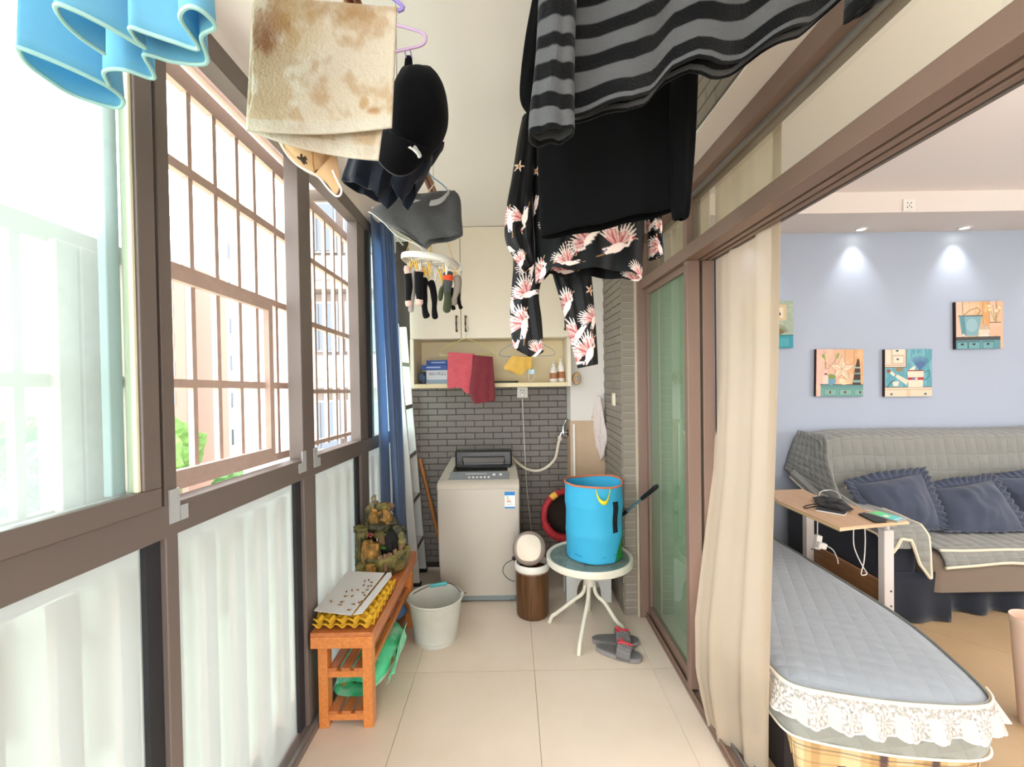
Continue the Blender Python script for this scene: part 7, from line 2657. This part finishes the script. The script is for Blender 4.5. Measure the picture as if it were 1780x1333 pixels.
def lace_mat():
    m = bpy.data.materials.new('white_lace')
    m.use_nodes = True
    nt = m.node_tree
    N, L = nt.nodes, nt.links
    p = N['Principled BSDF']
    p.inputs['Base Color'].default_value = rgba('#e0d8d0')
    p.inputs['Roughness'].default_value = 0.9
    tr = N.new('ShaderNodeBsdfTransparent')
    a = N.new('ShaderNodeAttribute')
    a.attribute_name = 'Col'
    mx = N.new('ShaderNodeMixShader')
    L.new(a.outputs['Fac'], mx.inputs[0])
    L.new(tr.outputs[0], mx.inputs[1])
    L.new(p.outputs[0], mx.inputs[2])
    L.new(mx.outputs[0], N['Material Output'].inputs['Surface'])
    return m


def lace_pt(s, t):
    l = lerp(lens[0], lens[-1], s)
    i = np.searchsorted(acc, l) - 1
    i = max(0, min(NR - 1, int(i)))
    f = (l - acc[i]) / max(1e-6, acc[i + 1] - acc[i])
    a_, b_ = per(i, 1.0) - per(i, 0), per(i + 1, 1.0) - per(i + 1, 0)
    n = a_.lerp(b_, f).normalized()
    p = per(i, 0).lerp(per(i + 1, 0), f)
    wave = math.sin(l * 2 * PI / 0.095 + 0.8 * math.sin(l * 9))
    out = 0.010 + (0.026 + 0.013 * wave + 0.006 * math.sin(l * 2 * PI / 0.17)) * t
    scal = 0.007 * math.sqrt(abs(math.sin(l * PI / 0.031))) + 0.008 * math.sin(l * 7)
    z = ZQ - 0.004 - (0.098 + scal) * t
    q = p + n * out
    if s > 0.955:
        k = (s - 0.955) / 0.045
        q = q + Vector((0.03, -0.03, 0)) * k * t
    return Vector((q.x, q.y, z)), (l, t)


def lace_paint(uv):
    x, y = uv[:, 0], uv[:, 1]
    P_ = 0.095
    c = (x / P_) % 1.0
    nz = np.array([noise.fractal(Vector((a * 130, b * 13, 3)), 0.5, 2.0, 3) for a, b in uv])
    op = 0.46 + 0.30 * np.clip(nz * 1.8, -1, 1)                       # open net ground
    px_, py_ = (c - 0.5) * P_, (y - 0.58) * 0.10
    d = np.hypot(px_, py_ * 0.85)
    a = np.arctan2(py_, px_)
    leaf = (np.abs(d - 0.024) < 0.006) & (np.sin(a * 12) > -0.2)      # sprigs round each motif
    op[leaf] = 0.85
    op[(d < 0.014) & (np.sin(a * 5) > 0.1)] = 0.8
    fan = (np.abs(c - 0.02) < 0.17) | (np.abs(c - 0.98) < 0.17)
    op[fan & (y > 0.35)] = 0.74 + 0.12 * np.sin(x[fan & (y > 0.35)] * 900)
    op[(np.abs(y - 0.24) < 0.05) & (np.hypot(((x / (P_ / 2)) % 1 - 0.5) * P_ / 2, (y - 0.24) * 0.1) < 0.008)] = 0.95
    op[y > 0.95] = 0.95
    op[y < 0.07] = 0.9
    return np.repeat(np.clip(op, 0, 1)[:, None], 3, 1)


obj('lace_ruffle', B().sheet(lace_pt, 420, 30), lace_mat(), db, smooth=True, paint=lace_paint)
obj('lace_heading', B().tube([lace_pt(k / 80, 0)[0] for k in range(81)], 0.0035, 6), mat('cream_lace_edge', '#e2d9c8', rough=0.9), db, smooth=True)
# patterned pillow at the head of the daybed
b = B().ball((1.30, 3.12, ZQ + 0.10), (0.40, 0.14, 0.072), 36, 20, lambda v: v + noise.noise_vector(v * 9) * 0.014)
def pillow_paint_tag(o):
    return o
tag(obj('bed_pillow', b, mat('beige_patterned_cotton', '#b9a08a', rough=0.9, var=(22, '#8a6f5c', 0.08)), smooth=True), 'beige patterned pillow at the head of the daybed', 'pillow')

# ---- overbed table beside the sofa
m_oak = wood('pale_oak_laminate', '#c9a98a', '#bb9875', 4, (14, 1.2, 14), rough=0.45)
ZT = 0.70
tb_ = thing('side_table', 'pale oak laptop table on white metal legs beside the sofa', 'table', (1.87, 2.75, 0))
q = [at(1578, 905, Z=ZT), at(1460, 917, Z=ZT), at(1352, 870, Z=ZT), at(1336, 852, Z=ZT), at(1396, 850, Z=ZT), at(1412, 858, Z=ZT)]
q = [Vector((p.x, p.y, ZT - 0.018)) for p in q]
obj('top', B().prism(q, (0, 0, 0.018)), m_oak, tb_)
obj('edge_band', B().tube([p + Vector((0, 0, 0.006)) for p in q], 0.008, 6, closed=True), mat('pale_edge_band', '#c7b08a', rough=0.5), tb_)
m_wleg = mat('white_table_leg', '#c9c3bf', rough=0.4)
pf = at(1540, 940, X=2.0)
pb = at(1405, 900, Y=3.02)
for k, p in enumerate((Vector((2.0, pf.y, 0)), Vector((pb.x, 3.02, 0)))):
    obj('leg', B().box2(p.x - 0.026, p.x + 0.026, p.y - 0.022, p.y + 0.022, 0.03, ZT - 0.075), m_wleg, tb_, bevel=0.004)
    obj('inner_leg', B().tube(smooth_path([(p.x, p.y, ZT - 0.09), (p.x, p.y, ZT - 0.055), (p.x - 0.05, p.y + 0.0, ZT - 0.022)], 5), 0.013, 8), m_wleg, tb_, smooth=True)
    obj('foot', B().box2(p.x - 0.25, p.x + 0.05, p.y - 0.025, p.y + 0.025, 0.0, 0.03), m_wleg, tb_, bevel=0.004)
    for z in (0.22, 0.30, 0.12):
        obj('bolt', B().lathe([(0, -0.002), (0.005, -0.002), (0.005, 0.002), (0, 0.002)], 10, (p.x + 0.008, p.y - 0.023, z), Matrix.Rotation(PI / 2, 3, 'X')), mat('dark_bolt', '#4a4644', metal=0.6), tb_)
obj('lower_panel', B().box2(2.0 - 0.008, 2.0 + 0.008, pf.y + 0.02, 3.0, 0.10, 0.33), wood('brown_panel_laminate', '#8a6342', '#7a5436', 4, (14, 1.2, 14)), tb_)

# on the table
zt = ZT + 0.0005


def slab(name, px, h, m, label, cat, parts=None):
    P = [at(u, v, Z=zt) for u, v in px]
    t = thing(name, label, cat, P[0])
    obj('body', B().prism([(p.x, p.y, zt) for p in P], (0, 0, h)), m, t, bevel=0.002)
    return t, P


t, P = slab('phone', [(1492, 895), (1502, 893), (1542, 905), (1540, 909), (1520, 909)], 0.009, m_black, 'black phone lying face down on the oak table', 'phone')
t, P = slab('phone', [(1508, 893), (1526, 890), (1576, 904), (1560, 909)], 0.008, mat('silver_phone_edge', '#b8bcb8', rough=0.3, metal=0.5), 'phone with a lit green screen on the oak table', 'phone')


def screen_paint(uv):
    P_ = Paint(uv, '#4fae9a')
    x = uv[:, 0]
    g = np.clip(x, 0, 1)[:, None]
    P_.c = np.array(lin('#4fae48')) * (1 - g) + np.array(lin('#4aa3b0')) * g
    P_.rect(0.45, 0.6, 0.2, 0.5, '#b9c9a0')
    P_.rect(0.9, 0.97, 0.1, 0.9, '#9fc0c8')
    return P_.c


pp = [p + Vector((0, 0, 0.0085)) for p in P]
cc = (pp[0] + pp[1] + pp[2] + pp[3]) / 4
pp = [cc + (p - cc) * 0.90 for p in pp]
scm = mat('lit_phone_screen', '#4fae9a', rough=0.2, attr='Col')
nt = scm.node_tree
at_n = [n for n in nt.nodes if n.type == 'ATTRIBUTE'][0]
nt.links.new(at_n.outputs['Color'], nt.nodes['Principled BSDF'].inputs['Emission Color'])
nt.nodes['Principled BSDF'].inputs['Emission Strength'].default_value = 0.5
obj('screen', B().sheet(lambda s, q_: pp[0].lerp(pp[3], q_).lerp(pp[1].lerp(pp[2], q_), 0) if False else (pp[0].lerp(pp[1], q_)).lerp(pp[3].lerp(pp[2], q_), s), 40, 10), scm, t, paint=screen_paint)
t, P = slab('tablet', [(1417, 888), (1424, 881), (1472, 893), (1468, 897)], 0.008, mat('white_tablet_edge', '#dcdcdc', rough=0.3), 'white-edged dark tablet under the black cloth pouch', 'tablet')
obj('back_cover', B().prism([(p.x, p.y, zt + 0.0082) for p in P], (0, 0, 0.003)), m_black, t)
m_pouch = mat('black_soft_cloth', '#111113', rough=0.95, bump=(80, 0.3), sheen=0.1)
ps = thing('cloth_pouch', 'crumpled black cloth pouch with a wrist loop on the oak table', 'pouch', at(1440, 882, Z=zt))
pc_ = [at(1412, 868, Z=zt), at(1440, 872, Z=zt), at(1466, 874, Z=zt), at(1484, 890, Z=zt), at(1462, 892, Z=zt), at(1425, 884, Z=zt)]
cc = sum(pc_, Vector()) / 6


def pouch_f(s, t_):
    i = s * 6
    k = int(i) % 6
    p = pc_[k].lerp(pc_[(k + 1) % 6], i - int(i))
    q_ = p.lerp(cc, t_)
    h = 0.012 + 0.045 * math.sin(t_ * PI / 2) * (0.7 + 0.5 * noise.noise(Vector((q_.x * 25, q_.y * 25, 1))))
    return Vector((q_.x, q_.y, zt + 0.001 + h))


obj('cloth', B().sheet(pouch_f, 48, 14, loop=True), m_pouch, ps, smooth=True, solid=0.004)
obj('wrist_loop', B().tube(smooth_path([at(1424, 876, Z=zt + 0.02), at(1410, 877, Z=zt + 0.006), at(1398, 880, Z=zt + 0.004), at(1400, 883, Z=zt + 0.004), at(1412, 881, Z=zt + 0.004), at(1424, 879, Z=zt + 0.012)], 5), 0.003, 6), m_pouch, ps, smooth=True)
m_wire_w = mat('white_charging_cable', '#d8d6d4', rough=0.5)
for k, (pxs, Yc, lb_) in enumerate((
        ([(1424, 860), (1428, 854), (1445, 852), (1462, 860), (1480, 872), (1500, 884), (1515, 889)], None, 'white charging cable curling over the table to the phones'),
        ([(1484, 912), (1484, 945), (1490, 965), (1500, 985), (1507, 997), (1497, 998), (1502, 975), (1504, 940), (1503, 915)], 2.45, 'white cable looping down under the front of the oak table'))):
    pts = [at(u, v, Y=Yc) if Yc else at(u, v, Z=zt + 0.006) for u, v in pxs]
    tag(obj('charging_cable', B().tube(smooth_path(pts, 6), 0.0028, 6), m_wire_w, smooth=True), lb_, 'cable')
ch = at(1421, 942, Y=2.76)
cg = thing('charger', 'white charger block hanging on its lead under the oak table', 'charger', ch)
obj('strip', B().box(ch, (0.035, 0.03, 0.085), Euler((0, 0.15, 0))), m_whiteplastic, cg, bevel=0.004)
obj('adapter', B().box(at(1428, 948, Y=2.72), (0.05, 0.03, 0.035), Euler((0, 0.25, 0))), m_whiteplastic, cg, bevel=0.004)
obj('lead', B().tube([ch + Vector((0, 0, 0.04)), at(1421, 905, Y=2.76)], 0.003, 6), m_wire_w, cg)
obj('lead', B().tube(smooth_path([at(1436, 948, Y=2.72), at(1448, 956, Y=2.72), at(1455, 970, Y=2.72), at(1457, 980, Y=2.72)], 5), 0.003, 6), m_wire_w, cg)

# ---- sofa
m_navyc = mat('dark_navy_slipcover', '#262a33', rough=0.9, bump=(60, 0.1), sheen=0.15, spec=0.1)
m_taupe_s = mat('taupe_sofa_velvet', '#6f6255', rough=0.85, sheen=0.3)
so2 = thing('sofa', 'dark slipcovered sofa against the blue wall', 'sofa', (3.2, 3.1, 0))
SXL = 2.16


def rbox(x0, x1, y0, y1, z0, z1, r, m, name, amp=0.006, seed=0, n=10):
    """a soft upholstered block"""
    rings = []
    for k in range(n + 1):
        t_ = k / n
        z = lerp(z0, z1, t_)
        e = 0.0
        if z > z1 - r:
            e = r - math.sqrt(max(0, r * r - (z - (z1 - r)) ** 2))
        rings.append([(x, y, z) for x, y in rrect(x0 + e, x1 - e, y0 + e, y1 - e, r, 6)])
    b_ = loft(rings)
    b_.map(lambda v: v + noise.noise_vector(v * 5 + Vector((seed, 0, 0))) * amp)
    b_.map(lambda v: Vector((v.x, min(v.y, LBACK - 0.01), max(v.z, 0.002))))
    obj(name, b_, m, so2, smooth=True)


rbox(SXL, SXL + 0.22, 2.64, 3.60, 0.0, 0.54, 0.06, m_navyc, 'arm', 0.008, 1)
rbox(SXL + 0.20, 4.7, 2.78, 3.60, 0.0, 0.20, 0.03, m_navyc, 'base', 0.006, 2)
rbox(SXL + 0.25, 4.7, 2.62, 3.40, 0.18, 0.41, 0.08, m_taupe_s, 'seat_cushion', 0.006, 3)
rbox(SXL + 0.16, 4.66, 3.34, 3.60, 0.2, 0.975, 0.07, m_navyc, 'backrest', 0.006, 4)
# pleated skirt
b = B().sheet(lambda s, t: Vector((lerp(SXL + 0.02, 4.7, s), 2.72 + 0.03 * math.sin(s * 70) * t * (1 if s > 0.16 else 0.4) - (0.09 if s < 0.145 else 0), lerp(0.19 if s > 0.145 else 0.30, 0.006, t))), 160, 6)
obj('skirt', b, m_navyc, so2, smooth=True, solid=0.004)

m_throw = mat('grey_quilted_throw', '#83847f', rough=0.95, quilt=(0.075, 0, 0.6), bump=(120, 0.1), sheen=0.2, spec=0.1)
m_throw_edge = mat('cream_throw_edging', '#d6cbb4', rough=0.9)


def throw(name, f, nu, nv, label, edge_ts=None):
    t_ = thing(name, label, 'throw', f(0.5, 1.0)[0])
    obj('quilt', B().sheet(f, nu, nv), m_throw, t_, smooth=True, solid=0.010)
    if edge_ts:
        for fn in edge_ts:
            obj('edging', B().tube([fn(k / 40) for k in range(41)], 0.009, 6), m_throw_edge, t_, smooth=True)
    return t_


def back_throw(s, t):
    # from behind the backrest over its top and down its front to the seat
    x = lerp(SXL + 0.15, 4.68, s)
    path = [(3.63, 0.86), (3.63, 0.98), (3.57, 1.016), (3.44, 1.016), (3.31, 0.995), (3.28, 0.80), (3.265, 0.60), (3.24, 0.46)]
    i = t * (len(path) - 1)
    k = min(int(i), len(path) - 2)
    y = lerp(path[k][0], path[k + 1][0], i - k)
    z = lerp(path[k][1], path[k + 1][1], i - k)
    w = 0.010 * noise.noise(Vector((x * 3, t * 5, 2)))
    if s < 0.07:      # falls away to the arm at its left end
        kk = (0.07 - s) / 0.07
        x -= 0.10 * kk * t
        z -= 0.03 * kk
    return Vector((x, y + w, z + w)), (x, t * 0.9)


bt_ = throw('sofa_throw', back_throw, 110, 34, 'grey quilted throw covering the sofa backrest')


def side_throw(s, t):
    # the left end of the backrest cover sliding down on to the arm
    y = lerp(3.62, lerp(3.30, 2.98, t), s)
    z = lerp(1.012, 0.60 + 0.10 * (1 - s), t) - 0.03 * math.sin(PI * t)
    x = lerp(SXL + 0.13, SXL + 0.02, t) - 0.02 * math.sin(PI * t) + 0.010 * noise.noise(Vector((s * 5, t * 5, 21)))
    return Vector((x, y, z)), (s * 0.6, t * 0.6 + 9)


obj('quilt_side', B().sheet(side_throw, 24, 20), m_throw, bt_, smooth=True, solid=0.010)


def arm_throw(s, t):
    # s along the arm from the back to the front drop, t across
    P0 = [at(1376, 840, Y=3.5), at(1420, 812, Y=3.5)]
    path = [(3.50, 0.72), (3.25, 0.63), (3.0, 0.585), (2.8, 0.572), (2.66, 0.565), (2.612, 0.52), (2.600, 0.40), (2.595, 0.28)]
    i = s * (len(path) - 1)
    k = min(int(i), len(path) - 2)
    y = lerp(path[k][0], path[k + 1][0], i - k)
    z = lerp(path[k][1], path[k + 1][1], i - k)
    if s > 0.8:
        z = max(z, float(np.interp(t, [0, 0.15, 0.35, 0.55, 0.75, 1], [0.42, 0.43, 0.50, 0.50, 0.36, 0.27])))
    x = lerp(SXL - 0.018, SXL + 0.24, t)
    if t < 0.12:
        z -= 0.05 * (0.12 - t) / 0.12
        x = SXL - 0.014
    w = 0.008 * noise.noise(Vector((s * 6, t * 4, 8)))
    return Vector((x, y + w, z + abs(w))), (x + 3, s * 1.1)


throw('sofa_throw', arm_throw, 60, 24, 'grey quilted throw with cream edging over the sofa arm',
      [lambda k: arm_throw(k, 0)[0], lambda k: arm_throw(k, 1)[0], lambda k: arm_throw(1, k)[0]])


def seat_throw(s, t):
    x = lerp(SXL + 0.33, 4.68, s)
    path = [(3.25, 0.428), (2.95, 0.432), (2.72, 0.43), (2.635, 0.415), (2.606, 0.37), (2.600, 0.335)]
    i = t * (len(path) - 1)
    k = min(int(i), len(path) - 2)
    y = lerp(path[k][0], path[k + 1][0], i - k)
    z = lerp(path[k][1], path[k + 1][1], i - k)
    w = 0.006 * noise.noise(Vector((x * 4, t * 4, 12)))
    dz = 0.018 * math.sin(x * 5.0) * max(0, t - 0.7) / 0.3
    return Vector((x, y + w, z + w + dz)), (x, t * 0.75 + 5)


throw('sofa_throw', seat_throw, 90, 26, 'grey quilted throw with cream edging on the sofa seat',
      [lambda k: seat_throw(k, 1)[0], lambda k: seat_throw(k, 0.60)[0] + Vector((0, 0, 0.004))])

m_cush = mat('slate_navy_cotton', '#414757', rough=0.9, bump=(26, 0.25), sheen=0.2, spec=0.15)


def cushion(px, Yt, Yb, thick, label, seed):
    """px = four corners, anticlockwise from lower left; leaning back from Yb (foot) to Yt (top)"""
    c = [at(px[0][0], px[0][1], Y=Yb), at(px[1][0], px[1][1], Y=Yb), at(px[2][0], px[2][1], Y=Yt), at(px[3][0], px[3][1], Y=Yt)]
    t_ = thing('ruffled_cushion', label, 'cushion', (c[0] + c[1]) / 2, 'ruffled navy cushions on the sofa')
    nrm = (c[1] - c[0]).cross(c[3] - c[0]).normalized()
    if nrm.y > 0:
        nrm = -nrm
    cen = sum(c, Vector()) / 4

    def pl_(s, q_):
        p = c[0].lerp(c[1], s).lerp(c[3].lerp(c[2], s), q_)
        pin = 0.05 * (math.sin(PI * s) * (2 * q_ - 1) ** 2 + math.sin(PI * q_) * (2 * s - 1) ** 2)
        return p.lerp(cen, pin)

    def side(sg):
        def f(s, q_):
            h = (math.sin(PI * s) * math.sin(PI * q_)) ** 0.5
            w = noise.noise(Vector((s * 4 + seed, q_ * 4, seed))) * 0.25 + noise.noise(Vector((s * 9 + seed, q_ * 3, seed + 5))) * 0.12
            r_ = pl_(s, q_) + nrm * sg * thick * h * (1 + w)
            return Vector((r_.x, min(r_.y, 3.245), max(r_.z, 0.448)))
        return f
    b_ = B().sheet(side(1), 34, 34)
    b_.sheet(side(-1), 34, 34)
    obj('pad', b_, m_cush, t_, smooth=True)
    N_ = 240

    def ruf(s, q_):
        k = (s * 4) % 4
        e = int(k) % 4
        f = k - int(k)
        uvs = [(f, 0), (1, f), (1 - f, 1), (0, 1 - f)][e]
        p = pl_(*uvs)
        d = (p - cen).normalized()
        w = math.sin(s * 2 * PI * 44 + seed)
        r_ = p + d * (0.062 * q_) + nrm * (0.011 * w * q_ + 0.004 * math.sin(s * 60))
        return Vector((r_.x, r_.y, max(r_.z, 0.455)))
    obj('ruffle', B().sheet(ruf, N_ * 2, 4, loop=True), m_cush, t_, smooth=True, solid=0.003)


cushion([(1540, 925), (1636, 918), (1602, 822), (1482, 842)], 3.08, 2.90, 0.10, 'left ruffled navy cushion, nearest the sofa arm', 1)
cushion([(1650, 940), (1790, 936), (1724, 834), (1622, 850)], 3.06, 2.86, 0.10, 'middle ruffled navy cushion leaning forward on the sofa', 4)
cushion([(1790, 905), (1905, 900), (1850, 828), (1722, 830)], 3.16, 3.06, 0.10, 'right ruffled navy cushion, cut by the picture edge', 9)

# ---- pale tub at the right edge
pe = at(1800, 1090, Y=1.85)
bn2 = thing('pale_tub', 'pale pink-beige tub standing at the right edge by the sofa', 'tub', (pe.x, 1.85, 0))
tz2 = at(1772, 1075, Y=1.85).z
tr2 = at(1800, 1090, Y=1.85).x - at(1768, 1075, Y=1.85).x
obj('shell', B().lathe([(0, 0.0), (tr2 * 0.62, 0.0), (tr2 * 0.66, 0.02), (tr2 * 0.97, tz2 - 0.03), (tr2 * 1.03, tz2 - 0.008), (tr2, tz2), (tr2 * 0.95, tz2 - 0.01), (tr2 * 0.6, 0.02), (0, 0.016)], 40, (pe.x, 1.85, 0)), mat('pale_pink_plastic', '#cdb09c', rough=0.5), bn2, smooth=True)
